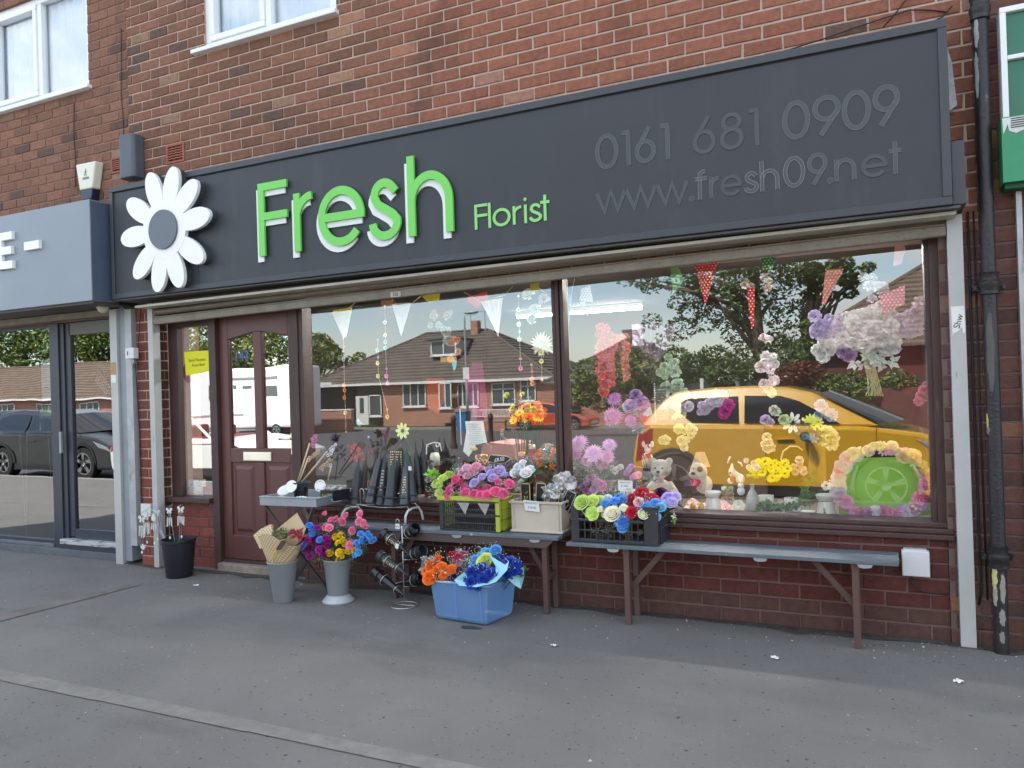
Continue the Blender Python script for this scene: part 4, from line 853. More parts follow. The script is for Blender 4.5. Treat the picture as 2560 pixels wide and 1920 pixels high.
for x in (GX0, GX1-.01): g = MB(); crate_side(g, (x, GY0+.014, GZ), 0, GY1-GY0-.03, GH, .009, 15, 3, 'y'); g.box(x, x+.009, GY0+.014, GY0+.045, GZ, GZ+GH); g.box(x, x+.009, GY1-.06, GY1-.02, GZ, GZ+GH); g.build('end_lattice', m_crg, gc)
MB().box(GX0-.012, GX1+.006, GY0-.012, GY0+.012, GZ+GH-.010, GZ+GH+.018).build('rim', m_crg, gc, bevel=.003); MB().box(GX0, GX1, GY1-.02, GY1, GZ+GH-.019, GZ+GH+.01).build('rim', m_crg, gc); MB().box(GX0+.01, GX1-.01, GY0+.01, GY1-.01, GZ, GZ+.008).build('base', m_crb, gc)
MB().box(GX0, GX1, GY0-.006, GY0+.004, GZ+.100, GZ+.112).build('middle_bar', m_crb, gc)
for x in (-2.52, -2.37): tag(MB().prism([(x-.045,GZ+GH-.022),(x+.045,GZ+GH-.022),(x+.01,GZ+GH-.10)], GY0-.0155, GY0-.0145).build('wrap_point', glass_mat('cellophane', .16, dirt=.35, rough=.2)), 'clear cellophane point hanging over the front of the lime crate, %s' % ('left one' if x < -2.45 else 'right one'), 'cellophane', 'cellophane points over the lime crate')
# beige box
m_bei = mat('beige_plastic', (.52, .47, .385), .5, var=.07, vscale=6, streak=((.38,.34,.27), (18,18,40), .66, .05))
bb = thing('plastic_box', 'beige plastic box with a price card, between the lime crate and the black crate', 'box', (-2.02, -.07, .5))
BX0, BX1, BY0, BY1, BZ, BH = -2.205, -1.852, -.165, .075, .503, .20
g = MB(); t_ = .006; g.box(BX0,BX1,BY0,BY0+t_,BZ,BZ+BH); g.box(BX0,BX1,BY1-t_,BY1,BZ,BZ+BH); g.box(BX0,BX0+t_,BY0+.0065,BY1-.0065,BZ,BZ+BH); g.box(BX1-t_,BX1,BY0+.0065,BY1-.0065,BZ,BZ+BH*.68); g.box(BX1-t_,BX1,BY0+.0065,BY0+.07,BZ+BH*.68,BZ+BH); g.box(BX1-t_,BX1,BY1-.07,BY1-.0065,BZ+BH*.68,BZ+BH); g.box(BX0+.007,BX1-.007,BY0+.007,BY1-.007,BZ,BZ+.01); g.build('body', m_bei, bb)
for q in ((BX0-.012,BX1+.012,BY0-.012,BY0-.0005),(BX0-.012,BX0-.0005,BY0,BY1),(BX1+.0005,BX1+.012,BY0,BY1),(BX0-.012,BX1+.012,BY1+.0005,BY1+.01)): MB().box(*q, BZ+BH-.012, BZ+BH+.004).build('rim', m_bei, bb, bevel=.003)
for x in (BX0+.018, BX1-.024): MB().box(x, x+.007, BY0-.006, BY0-.0005, BZ+.02, BZ+BH-.0125).build('rib', m_bei, bb, bevel=.002)
MB().box(BX0-.008, BX1+.008, BY0-.009, BY1, BZ, BZ+.016).build('foot', m_bei, bb, bevel=.004); MB().box(BX0+.02,BX1-.02,BY0-.004,BY0-.0005,BZ+BH-.036,BZ+BH-.031).build('rib', m_bei, bb)
pc = thing('price_card', 'white card reading GRAVE POT £10.00 hung on the beige box', 'price card', (-2.08,-.18,.66)); pcb = MB().prism([(-2.110,.715),(-2.002,.708),(-1.995,.640),(-2.098,.648)], -.1805, -.179).build('card', mat('card_white', (.70,.72,.70), .6, var=.04), pc)
text('lettering', 'GRAVE POT', .018, mat('teal_ink', (.02,.14,.13), .6, var=0), -2.055, -.1812, .696, pcb, rt=-3, ext=.0003); text('lettering', '£10.00', .022, mat('blue_ink', (.10,.14,.22), .6, var=0), -2.05, -.1812, .667, pcb, rt=-4, ext=.0003)
m_cel = glass_mat('cellophane_clear', .14, dirt=.10, rough=.08)
# wrapped black memorial pots inside beige box
m_gold = mat('gold_print', (.70,.55,.25), .35, metal=.6, var=.05); m_blk = mat('black_gloss_plastic', (.012,.013,.016), .22, var=.05, spec=.6); m_blkm = mat('black_matt_plastic', (.028,.032,.038), .42, var=.08, vscale=12, spec=.5)
for i, (x, y, a, lab) in enumerate([(-2.115,-.10,0,'glossy black memorial box with gold edging standing upright at the left of the beige box'),(-2.035,-.06,4,'plain dark glossy upright memorial box in the middle of the beige box'),(-1.955,-.08,16,'cellophane wrapped black memorial box leaning in the beige box'),(-1.895,-.03,26,'cellophane wrapped dark box leaning furthest right in the beige box')]):
    t = thing('memorial_box', lab, 'box', (x, y, .60), 'dark boxes standing in the beige box', rot=(0, R(a), 0)); h = .235 if i < 2 else .20
    MB().box(-.032,.032,-.03,.03,-.08,h-.02).build('body', m_blk, t, local=True, bevel=.003)
    g = MB(); [g.box(*q) for q in ((-.034,-.029,-.0325,-.0305,-.05,h-.018),(.029,.034,-.0325,-.0305,-.05,h-.018),(-.034,.034,-.0325,-.0305,h-.024,h-.018))]; g.build('gold_edge', m_gold if i != 3 else m_galv, t, local=True)
    g = MB(); rgx = random.Random(i)
    for k in range(8): g.tube([(rgx.uniform(-.02,.02), -.0325, rgx.uniform(.02,.17)), (rgx.uniform(-.02,.02), -.0325, rgx.uniform(.02,.17))], .0012, n=3)
    if i != 1: g.build('silver_motif', m_gold if i == 0 else mat('silver_print', (.6,.6,.6), .35, metal=.5), t, local=True)
random.seed(21)
def crumple(label, name, c, sx, sy, sz, seed, m_=None, cat='wrapping'):
    b = bmesh.new(); bmesh.ops.create_icosphere(b, subdivisions=3, radius=1); rg = random.Random(seed)
    from mathutils import noise
    for v in b.verts:
        n_ = noise.noise(v.co*2.2+Vector((seed,0,0)))+.5*noise.noise(v.co*5+Vector((0,seed,0))); v.co *= 1+.55*n_; v.co = Vector((v.co.x*sx, v.co.y*sy, v.co.z*sz))
    me = bpy.data.meshes.new(name); b.to_mesh(me); b.free(); return tag(link(name, me, m_ or m_cel, loc=c), label, cat)
crumple('puffed clear cellophane standing out of the right side of the beige box', 'cellophane', (-1.885,-.02,.80), .075, .05, .075, 4, glass_mat('cellophane_milky', .25, dirt=.22, rough=.12)); crumple('crumpled clear cellophane over the leaning boxes in the beige box', 'cellophane', (-1.945,-.09,.745), .07, .04, .065, 9, glass_mat('cellophane_milky', .25, dirt=.22, rough=.12))
# black crate
bc = thing('plastic_crate', 'black open lattice plastic crate of mixed artificial roses on the right bench', 'crate', (-1.45, -.08, .48))
CX0, CX1, CY0, CY1, CZ = -1.752, -1.205, -.262, .045, .484
def cb(nm, *q, bev=.002): return MB().box(*q).build(nm, m_crb, bc, bevel=bev)
cb('corner_post', CX0, CX0+.052, CY0, CY0+.012, CZ, CZ+.222); cb('corner_post', CX1-.085, CX1, CY0, CY0+.012, CZ, CZ+.218); cb('bottom_rail', CX0+.0525, CX1-.0855, CY0-.003, CY0+.012, CZ, CZ+.018); cb('mid_rail', CX0+.0525, CX1-.0855, CY0, CY0+.008, CZ+.068, CZ+.076)
cb('top_rail', CX0-.004, CX1-.0855, CY0-.006, CY0+.010, CZ+.128, CZ+.141)
g = MB()
for k in range(1, 11): a = CX0+.052+(CX1-CX0-.137)*k/11; th = .0035 if k % 2 else .0022; g.box(a-th, a+th, CY0+.001, CY0+.007, CZ+.0185, CZ+.1275)
g.build('lattice', m_crb, bc)
MB().prism([(CX1-.085,CZ+.20),(CX1-.085,CZ+.218),(CX1-.17,CZ+.15),(CX1-.16,CZ+.1415)], CY0-.002, CY0+.010).build('rim', m_crb, bc); cb('rim', CX1-.09, CX1+.004, CY0-.006, CY0+.014, CZ+.2185, CZ+.228)
cb('end_wall', CX1-.010, CX1, CY0+.0125, CY1, CZ, CZ+.15); 
for k in range(5): a = CY0+.013+(CY1-CY0-.025)*k/4; cb('end_bar', CX1-.010, CX1, a, a+.012, CZ+.1505, CZ+.2185)
cb('rim', CX1-.014, CX1+.006, CY0+.0145, CY1, CZ+.219, CZ+.232); cb('end_wall', CX0, CX0+.008, CY0+.0125, CY1, CZ, CZ+.20); cb('rim', CX0, CX1, CY1-.01, CY1, CZ+.2, CZ+.222)
g = MB(); [g.box(CX0, CX1, CY1-.008, CY1-.001, CZ+.02+k*.05, CZ+.045+k*.05) for k in range(4)]; g.build('back_lattice', m_crb, bc); cb('base', CX0, CX1, CY0, CY1, CZ-.002, CZ+.004)
for q in ((CX1+.0005, CX1+.008, CY0+.05, CY0+.06, CZ, CZ+.12), (CX1+.0005, CX1+.006, CY0+.03, CY1-.03, CZ+.085, CZ+.093)): cb('end_rib', *q)

# ---- roses in the lime crate
random.seed(5)
HOT = (.95,.15,.36); PALEPINK = (.95,.50,.66); LILAC = (.62,.50,.92); LIME = (.64,.80,.20); WHT = (.84,.92,.96); CREAM = (.95,.93,.62)
def bunch(name, label, cat, pts, group=None, leafn=6, gyp=3, loc=None, kinds=None, stem_to=None, leafc=GREEN, y_default=-.2, lr=.05, up=(35, 0)):
    """pts: (px, py, y, radius m, colour[, mesh])"""
    P = [P3(p[0], p[1], p[2]) for p in pts]; cx = sum(p[0] for p in P)/len(P); cy = sum(p[1] for p in P)/len(P); cz = sum(p[2] for p in P)/len(P)
    base = (cx, cy, stem_to[2] if stem_to else cz-.1); t = thing(name, label, cat, base, group)
    for p, q in zip(P, pts):
        me = q[5] if len(q) > 5 else random.choice(ROSE); tx = up[0]-(p[2]-cz)/.12*22+random.uniform(-8,8); ty = (p[0]-cx)/.15*28+up[1]+random.uniform(-8,8)
        put(me, 'flower', t, p[0], p[1], p[2]-q[3]*.25, q[3]*(1.34 if p[1] < 0 else 1.22)*random.uniform(.82, 1.16), vary(q[4]), (max(-10, min(95, tx)), max(-60, min(60, ty))))
    for i in range(leafn): p = random.choice(P); put(random.choice(LEAF[:2]), 'leaf', t, p[0]+random.uniform(-.05,.05), p[1]+.02, p[2]-random.uniform(.02,.05), lr*random.uniform(.8,1.3), vary(leafc, .3), (random.uniform(0,60), random.uniform(-40,40)))
    for i in range(gyp): p = random.choice(P); put(random.choice(GYP), 'filler_spray', t, p[0]+random.uniform(-.04,.04), p[1]+.01, p[2]-.01, lr*random.uniform(.9,1.2), None, (random.uniform(0,50), random.uniform(-30,30)))
    if stem_to:
        g = MB(); [g.tube([(p[0], p[1]+.01, p[2]-.02), ((p[0]+stem_to[0])/2+random.uniform(-.01,.01), (p[1]+stem_to[1])/2+.01, (p[2]*.45+stem_to[2]*.55)), (stem_to[0]+random.uniform(-.02,.02), stem_to[1]+random.uniform(-.02,.02), stem_to[2])], .0025, n=4) for p in P]
        g.build('stem', mat('stem_green', (.04,.10,.025), .6), t)
    return t
hp_ = [(1129,1224,-.21,.034),(1142,1198,-.17,.032),(1160,1217,-.16,.026),(1163,1232,-.20,.026),(1185,1233,-.22,.030),(1202,1236,-.23,.028),(1218,1236,-.23,.027),(1240,1228,-.23,.030),(1256,1232,-.23,.027),(1242,1206,-.21,.034),(1273,1208,-.19,.028),(1120,1240,-.22,.026),(1200,1222,-.15,.024),(1218,1218,-.14,.022),(1152,1205,-.10,.026),(1262,1218,-.14,.025)]
bunch('rose_bouquet', 'bright pink artificial roses spilling over the front of the lime crate', 'flowers', [(*p, HOT) for p in hp_], leafn=10, gyp=7)
bunch('rose_bouquet', 'lime green artificial roses at the left end of the lime crate', 'flowers', [(px, py, y, r, LIME) for px, py, y, r in ((1107,1195,-.16,.030),(1122,1188,-.10,.028),(1100,1215,-.18,.030),(1098,1230,-.20,.026),(1092,1208,-.12,.026),(1138,1186,-.04,.024))], leafn=3, gyp=1)
bunch('rose_bouquet', 'pale pink artificial roses at the back of the lime crate', 'flowers', [(px, py, y, r, PALEPINK) for px, py, y, r in ((1167,1169,-.08,.034),(1190,1166,-.04,.026),(1170,1188,-.10,.028),(1156,1180,-.05,.024),(1205,1170,-.02,.022),(1183,1180,-.06,.026))], leafn=4, gyp=3)
bunch('rose_bouquet', 'lilac artificial roses in the middle of the lime crate', 'flowers', [(px, py, y, r, LILAC) for px, py, y, r in ((1186,1206,-.18,.029),(1206,1192,-.14,.031),(1228,1182,-.08,.030),(1247,1178,-.05,.032),(1232,1194,-.11,.026),(1262,1188,-.06,.026),(1250,1170,0,.024),(1222,1172,-.02,.024))], leafn=5, gyp=3)
bunch('rose_bouquet', 'icy white artificial roses at the back right of the lime crate', 'flowers', [(px, py, y, r, WHT) for px, py, y, r in ((1298,1166,-.06,.034),(1315,1180,-.08,.032),(1290,1180,-.06,.028),(1325,1172,-.02,.028),(1145,1176,.0,.025),(1308,1160,-.02,.026))], leafn=7, gyp=2)
random.seed(15)
t = thing('filler_bouquet', 'grey white gypsophila style filler in cellophane between the lime crate and the beige box', 'flowers', (-2.25,-.1,.7))
for i in range(16): p = P3(random.uniform(1278,1312), random.uniform(1188,1226), random.uniform(-.16,-.02)); put(random.choice(BLOS+GYP), 'spray', t, *p, .022, vary((.60,.55,.54)), (20,0))
# chalk price sign on lime crate
cs = thing('chalk_sign', 'small black chalk sign with gold edge reading £8.50 on top of the roses', 'price sign', (-2.25,-.1,.83)); 
def hexsign(px, py, sx, sz, y, sc=1.0):
    c = W(px, py, y); o_ = [(-1,-.55),(-.78,.62),(-.55,.75),(.45,.55),(.62,.50),(1,.05),(.55,-.85),(0,-1.0),(-.6,-.85)]; return [(c[0]+a*sx*sc, c[1]+b*sz*sc) for a, b in o_]
MB().prism(hexsign(1248,1146,.090,.034,-.10), -.10, -.096).build('border', m_gold, cs); bo = MB().prism(hexsign(1248,1146,.090,.034,-.10,.93), -.1025, -.1005).build('board', mat('chalkboard', (.02,.025,.025), .6, var=.1), cs)
c = W(1248,1146,-.10); text('lettering', '£8.50', .034, mat('chalk_white', (.8,.8,.78), .7, var=0), c[0], -.1035, c[1]-.008, bo, ext=.0003, rt=8, shear=.2); text('lettering', 'SILK FLOWER BUNCHES', .0095, mat('chalk_white', (.8,.8,.78), .7, var=0), c[0]+.005, -.1035, c[1]+.018, bo, ext=.0003, rt=-3)

# ---- roses in the black crate
random.seed(8)
RED = (.55,.012,.035); SKY = (.14,.42,.85); BLU2 = (.10,.28,.75)
bunch('rose_bouquet', 'three lime green artificial roses leaning out of the left end of the black crate', 'flowers', [(1455,1253,-.25,.042,LIME),(1482,1249,-.22,.034,LIME),(1481,1280,-.25,.038,LIME),(1497,1251,-.18,.026,LIME)], leafn=3, gyp=2, up=(60,0))
bunch('rose_bouquet', 'cream artificial rosebuds along the front of the black crate', 'flowers', [(1503,1273,-.24,.026,CREAM,ROSE[4]),(1531,1282,-.25,.036,CREAM),(1560,1272,-.23,.028,CREAM,ROSE[4]),(1607,1286,-.24,.034,CREAM),(1515,1282,-.22,.024,CREAM)], leafn=5, gyp=2, up=(55,0))
bunch('rose_bouquet', 'sky blue artificial roses in the left half of the black crate', 'flowers', [(1513,1258,-.20,.030,SKY),(1538,1256,-.20,.032,SKY),(1557,1248,-.16,.028,SKY),(1518,1247,-.12,.028,WHT),(1556,1302,-.255,.032,BLU2),(1548,1243,-.10,.026,SKY),(1557,1316,-.25,.024,SKY)], leafn=5, gyp=5, up=(50,0))
bunch('rose_bouquet', 'deep red artificial roses in the middle of the black crate', 'flowers', [(1604,1233,-.14,.038,RED),(1583,1246,-.14,.030,RED),(1628,1248,-.15,.032,RED),(1580,1278,-.25,.034,RED),(1639,1252,-.16,.024,RED),(1595,1242,-.10,.028,RED)], leafn=3, gyp=1, up=(45,0))
bunch('rose_bouquet', 'white artificial roses with pink centres in the black crate', 'flowers', [(1599,1256,-.20,.034,(.88,.60,.66)),(1625,1238,-.10,.028,(.85,.80,.82)),(1577,1236,-.08,.028,(.85,.85,.86)),(1560,1236,-.04,.026,(.8,.84,.86)),(1598,1258,-.225,.016,(.85,.25,.42))], leafn=3, gyp=2, up=(50,0))
bunch('rose_bouquet', 'bright blue artificial roses in the right half of the black crate', 'flowers', [(1638,1257,-.19,.032,SKY),(1615,1267,-.21,.030,SKY),(1652,1266,-.20,.028,(.2,.55,.9)),(1639,1290,-.22,.026,(.3,.6,.85)),(1662,1262,-.14,.030,(.62,.82,.92))], leafn=3, gyp=1, up=(45,0))
bunch('rose_bouquet', 'pale lilac artificial roses at the right end of the black crate', 'flowers', [(1670,1242,-.12,.030,LILAC),(1688,1240,-.10,.028,LILAC),(1678,1254,-.14,.028,(.62,.52,.86)),(1660,1252,-.12,.024,LILAC)], leafn=2, gyp=1, up=(40,0))
bunch('rose_bouquet', 'single dark purple artificial rose at the back of the black crate', 'flowers', [(1652,1232,-.06,.034,(.09,.012,.09)),(1642,1238,-.05,.022,(.2,.01,.06))], leafn=1, gyp=0, up=(30,0))
t = thing('foliage_bunch', 'green leaves and white filler seen through the lattice of the black crate', 'foliage', (-1.5,-.2,.5))
for i in range(16): p = P3(random.choice([random.uniform(1490,1540), random.uniform(1560,1605)]), random.uniform(1300,1335), random.uniform(-.23,-.15)); put(random.choice(LEAF[:2]+GYP), 'leaf', t, *p, .032, vary((.10,.20,.06), .3), (random.uniform(60,120), random.uniform(-30,30)))
t = thing('leaf_sprig', 'small white and green sprig poking out of the end of the black crate', 'foliage', (-1.19,-.2,.62)); 
for k in range(3): put(LEAF[1], 'leaf', t, *P3(1686,1290+k*6,-.22), .026, (.12,.25,.06) if k else (.6,.66,.6), (90,30))
pc = thing('price_card', 'white card reading GRAVE POT £12.00 EACH standing at the back of the black crate', 'price card', (-1.4,-.12,.80)); c0 = W(1545,1201,-.12); c1 = W(1582,1228,-.12); pcb = MB().box(c0[0],c1[0],-.121,-.119,c1[1],c0[1]).build('card', mat('card_white', (.70,.72,.70), .6), pc, label='white handwritten card')
cx_ = (c0[0]+c1[0])/2; h_ = c0[1]-c1[1]; ik = mat('black_ink', (.03,.03,.04), .6, var=0); text('lettering', 'GRAVE POT', .0135, ik, cx_, -.1216, c1[1]+h_*.8, pcb, ext=.0002); text('lettering', '£12.00', .017, ik, cx_-.006, -.1216, c1[1]+h_*.48, pcb, ext=.0002); text('lettering', 'EACH', .0125, ik, cx_+.02, -.1216, c1[1]+h_*.18, pcb, ext=.0002)
MB().box(cx_-.003,cx_+.003,-.118,-.115,c1[1]-.12,c1[1]+.02).build('stake', mat('wood_stake', (.35,.25,.15), .7), pc)

# ================================================================== wire rack of black grave vases on the bench
m_wire = mat('chrome_wire', (.55,.55,.55), .3, metal=.7, var=.05); m_wleg = mat('white_coated_wire', (.62,.62,.60), .45, var=.05)
rk = thing('display_rack', 'low wire rack on thick white looped feet, holding upright black grave vases on the bench', 'rack', (-3.2,-.17,.5))
g = MB(); g.tube([P3(862,1268,-.20), P3(868,1264,-.20), P3(892,1261,-.20), P3(925,1266,-.20), P3(960,1269,-.20), P3(1000,1268,-.20), P3(1019,1266,-.20), P3(1022,1274,-.20)], .0035, n=6); g.tube([P3(868,1260,-.08), P3(960,1262,-.08), P3(1035,1258,-.08), P3(1042,1262,-.08), P3(1042,1274,-.08)], .0035, n=6); g.build('shelf_wire', m_wire, rk, smooth=True)
g = MB(); a = P3(901,1263,-.20); b_ = P3(913,1252,-.20); g.tube([a, (a[0],a[1],a[2]+.10), (a[0]+.005,a[1],a[2]+.115), (a[0]+.017,a[1],a[2]+.12), (a[0]+.029,a[1],a[2]+.112), (a[0]+.034,a[1],a[2]+.10), (a[0]+.034,a[1],a[2]+.03)], .0035, n=6); g.build('upright_loop', m_wire, rk, smooth=True)
for q in ([(853,1300,-.22),(855,1285,-.22),(863,1273,-.22),(877,1268,-.16),(895,1267,-.08),(902,1275,-.06),(903,1288,-.06)], [(1013,1312,-.22),(1014,1290,-.22),(1020,1277,-.21),(1032,1270,-.15),(1045,1268,-.08),(1053,1278,-.06),(1058,1299,-.06)]):
    g = MB(); g.tube([P3(*p) for p in q], .0085, n=10); g.build('foot', m_wleg, rk, smooth=True)
def grave_vase(label, base, tip, r=.034, m_=None, group='black spiked grave vases on the bench rack', marks=None, bands=2, nm='grave_vase', open_=False):
    """pointed memorial vase: wide mouth at 'base', spike at 'tip'"""
    base = Vector(base); tip = Vector(tip); d = tip-base; L = d.length; q = d.to_track_quat('Z', 'Y'); t = thing(nm, label, 'grave vase', tuple(base), group, rot=q.to_euler())
    m_ = m_ or m_blkm; prof = [(r*1.10, 0), (r*1.16, .006), (r*1.02, .016), (r*.98, L*.13), (r*1.22, L*.145), (r*1.22, L*.158), (r*.94, L*.17)]
    if bands > 2: prof += [(r*.90, L*.26), (r*1.16, L*.27), (r*1.16, L*.285), (r*.86, L*.295)]
    prof += [(r*.62, L*.68)]
    g = MB(); g.lathe(prof, n=16)
    if not open_: g.lathe([(0, .004), (r*1.1, 0)], n=16)
    else: g.lathe([(r*1.10, 0), (r*.98, .004), (r*.8, L*.2), (0, L*.21)], n=16)
    g.build('body', m_, t, local=True, smooth=True, auto=35)
    g = MB(); g.lathe([(r*.64, L*.6805), (r*.55, L*.72), (r*.30, L*.79), (r*.14, L*.87), (.0015, L)], n=14); g.build('spike', m_, t, local=True, smooth=True)
    if marks:
        e = q.inverted() @ Vector((math.sin(YAW)*.0+.35, -1, 0)); ang = math.atan2(e.y, e.x); g = MB(); rg = random.Random(int(base[0]*100))
        for k in range(7):
            z = L*(.24+.05*k); rr = r*(.94-.32*(z/L-.17)/.51)+.0012; n_ = 4
            for j in range(n_):
                if rg.random() < .2: continue
                a = ang+(j-1.5)*.16; g.hexa([tuple(Vector((rr*math.cos(a+u), rr*math.sin(a+u), z+v))*(1 if w_ == 0 else 1)+Vector((math.cos(a)*w_, math.sin(a)*w_, 0))) for v in (0, L*.026) for (u, w_) in ((-.05, 0), (.05, 0), (.05, .001), (-.05, .001))])
        g.build('gilt_lettering', marks, t, local=True)
    return t
gv = lambda label, b, tp, **k: grave_vase(label, P3(*b), P3(*tp), **k)
m_silv = mat('silver_lettering', (.45,.48,.50), .4, var=0)
gv('dull black grave vase at the far left of the bench rack', (888,1262,-.17), (898,1138,-.14), r=.044)
gv('tall matt grave vase with the blunt grey band, second from left on the rack', (905,1240,-.10), (917,1132,-.06), r=.034, m_=mat('brown_black_plastic', (.045,.042,.036), .45))
gv('leaning glossy black grave vase with two raised rings on the bench rack', (925,1258,-.20), (956,1115,-.13), r=.040, bands=3, m_=mat('blue_black_plastic', (.022,.030,.045), .25, spec=.7))
gv('upright black grave vase with silver lettering down its side', (952,1264,-.18), (966,1108,-.10), r=.038, marks=m_silv, bands=3)
gv('matt black grave vase in front with a wide flared mouth', (974,1265,-.22), (987,1130,-.16), r=.042)
gv('black grave vase half hidden behind the matt flared one', (985,1252,-.08), (1001,1124,-.05), r=.034, m_=mat('dark_black_plastic', (.012,.012,.014), .4))
gv('glossy blue black grave vase with gold lettering near the right of the rack', (1012,1263,-.20), (1015,1138,-.15), r=.040, marks=m_gold, m_=mat('blue_black_plastic', (.022,.030,.045), .25, spec=.7))
gv('slim black grave vase with a white sticker at the right end of the rack', (1034,1256,-.17), (1021,1142,-.11), r=.034)
gv('black grave vase behind the right end of the rack', (1050,1236,-.05), (1038,1102,-.02), r=.036, m_=mat('dark_black_plastic', (.012,.012,.014), .4))
gv('rearmost black grave vase beside the window frame', (1068,1226,-.03), (1056,1103,-.01), r=.034, m_=mat('dark_black_plastic', (.012,.012,.014), .4))
gv('dark green spiked flower holder standing behind the rack', (1020,1200,-.03), (1017,1112,-.02), r=.046, m_=mat('bottle_green', (.01,.06,.035), .35))
c = P3(1025,1171,-.205); tag(MB().box(c[0]-.012,c[0]+.012,c[1]-.0015,c[1],c[2]-.014,c[2]+.014).build('price_sticker', mat('card_white', (.7,.72,.7), .6)), 'small white price sticker on the slim vase', 'sticker')
# bright green plant and silvery filler beside the rack
t = thing('leafy_plant', 'bright green broad leaved artificial plant between the grave vases and the lime crate', 'plant', P3(1082,1215,-.1))
for i in range(5): put(LEAF[1], 'leaf', t, *P3(random.uniform(1070,1090), random.uniform(1178,1195), -.12), .052, vary((.22,.50,.05)), (random.uniform(20,70), random.uniform(-30,30)))
t = thing('silver_foliage', 'grey and silver sprigs massed behind the lime crate and grave vases', 'foliage', (-2.8,-.05,.7))
for i in range(46):
    px, py = random.uniform(1052,1165), random.uniform(1155,1245)
    if py > 1200 and px > 1095: continue
    put(random.choice(GYP+LEAF[2:]+BLOS), 'sprig', t, *P3(px, py, random.uniform(-.09,.03)), random.uniform(.02,.034), vary(random.choice([(.30,.29,.30),(.42,.40,.42),(.14,.15,.15),(.25,.28,.25),(.22,.12,.13)])), (random.uniform(0,60), random.uniform(-40,40)))
t = thing('red_berry_spray', 'small dark red sprigs low behind the bench beside the lime crate', 'foliage', (-2.8,-.1,.62))
for i in range(9): put(random.choice(BLOS), 'sprig', t, *P3(random.uniform(1062,1092), random.uniform(1222,1248), random.uniform(-.10,-.04)), .014, vary((.28,.02,.04)), (30,0))

# ================================================================== spiral stand of grave vases on the pavement
sr = thing('vase_stand', 'low wire stand with ring base and six sloping ring holders on the pavement', 'stand', (-2.935,-.355,0))
SXc, SYc = -2.935, -.355
g = MB(); g.tube([(SXc+.088*math.cos(i*math.pi/14), SYc+.088*math.sin(i*math.pi/14), .004) for i in range(28)], .0045, n=6, closed=True); g.tube([(SXc-.088, SYc, .006), (SXc+.088, SYc, .006)], .004); g.build('ring_base', m_wire, sr, smooth=True)
MB().tube([(SXc, SYc, .005), (SXc, SYc, .535)], .0045, n=6).build('pole', m_wire, sr, smooth=True)
def ring(c, axis, r): 
    ax = Vector(axis).normalized(); u = ax.orthogonal().normalized(); v = ax.cross(u); return [tuple(Vector(c)+u*r*math.cos(i*math.pi/10)+v*r*math.sin(i*math.pi/10)) for i in range(20)]
vspec = []
for k, (lb, lt, rb_, rt_) in enumerate([((958,1333,-.42),(1022,1386,-.46),(1040,1322,-.30),(985,1352,-.18)), ((948,1388,-.42),(1022,1440,-.46),(1058,1376,-.28),(990,1404,-.18)), ((935,1429,-.42),(1024,1500,-.46),(1056,1446,-.28),(992,1462,-.18))]):
    for j, (b0, t0) in enumerate(((lb, lt), (rb_, rt_))):
        B = Vector(P3(*b0)); T = Vector(P3(*t0)); 
        lab = '%s black grave vase at the %s of the pavement stand' % (['uppermost','middle','lowest'][k], ['left, spike down,','right, open mouth outwards,'][j])
        grave_vase(lab, B, T, r=.037, m_=m_blk if k != 1 else m_blkm, marks=m_gold if j == 0 and k < 2 else None, group='black grave vases in the pavement stand', open_=(j == 1), bands=2)
        g = MB()
        for f, rr in ((.30, .040), (.64, .028)):
            if j == 1 and f > .5: continue
            c = B.lerp(T, f); g.tube(ring(c, T-B, rr), .0028, n=5, closed=True); g.tube([tuple(c+Vector((0,0,-rr))), (SXc, SYc, c.z-.02)], .003, n=5)
        g.build('holder', m_wire, sr, smooth=True)
tg = thing('price_tag', 'white padlock shaped price tag on top of the pavement stand', 'price tag', (SXc,SYc,.54)); c = P3(994,1316,-.36)
MB().box(c[0]-.017,c[0]+.017,c[1]-.003,c[1],c[2]-.018,c[2]+.018).build('card', mat('card_white', (.7,.72,.7), .6), tg, bevel=.002); MB().tube([(c[0]-.013,c[1],c[2]+.018),(c[0]-.014,c[1],c[2]+.034),(c[0]-.008,c[1],c[2]+.046),(c[0],c[1],c[2]+.05),(c[0]+.008,c[1],c[2]+.046),(c[0]+.014,c[1],c[2]+.034),(c[0]+.013,c[1],c[2]+.018)], .0028).build('hoop', m_wire, tg, smooth=True); MB().tube([(c[0],c[1]+.002,c[2]-.018),(SXc,SYc,.53)], .003).build('wire', m_wire, tg)
g = MB(); [g.box(c[0]-.010+k*.006, c[0]-.007+k*.006, c[1]-.0035, c[1]-.0031, c[2]-.004, c[2]+.003) for k in range(4)]; g.build('print', ik, tg)
c = P3(991,1363,-.50); tag(MB().hexa([(c[0]-.012+dx*.024+dz*.008, c[1]-.002+dy*.002, c[2]-.015+dz*.03-dx*.01) for dz in (0,1) for dx, dy in ((0,0),(1,0),(1,1),(0,1))]).build('price_sticker', mat('card_white', (.7,.72,.7), .6)), 'white price sticker on the uppermost left vase of the pavement stand', 'sticker')

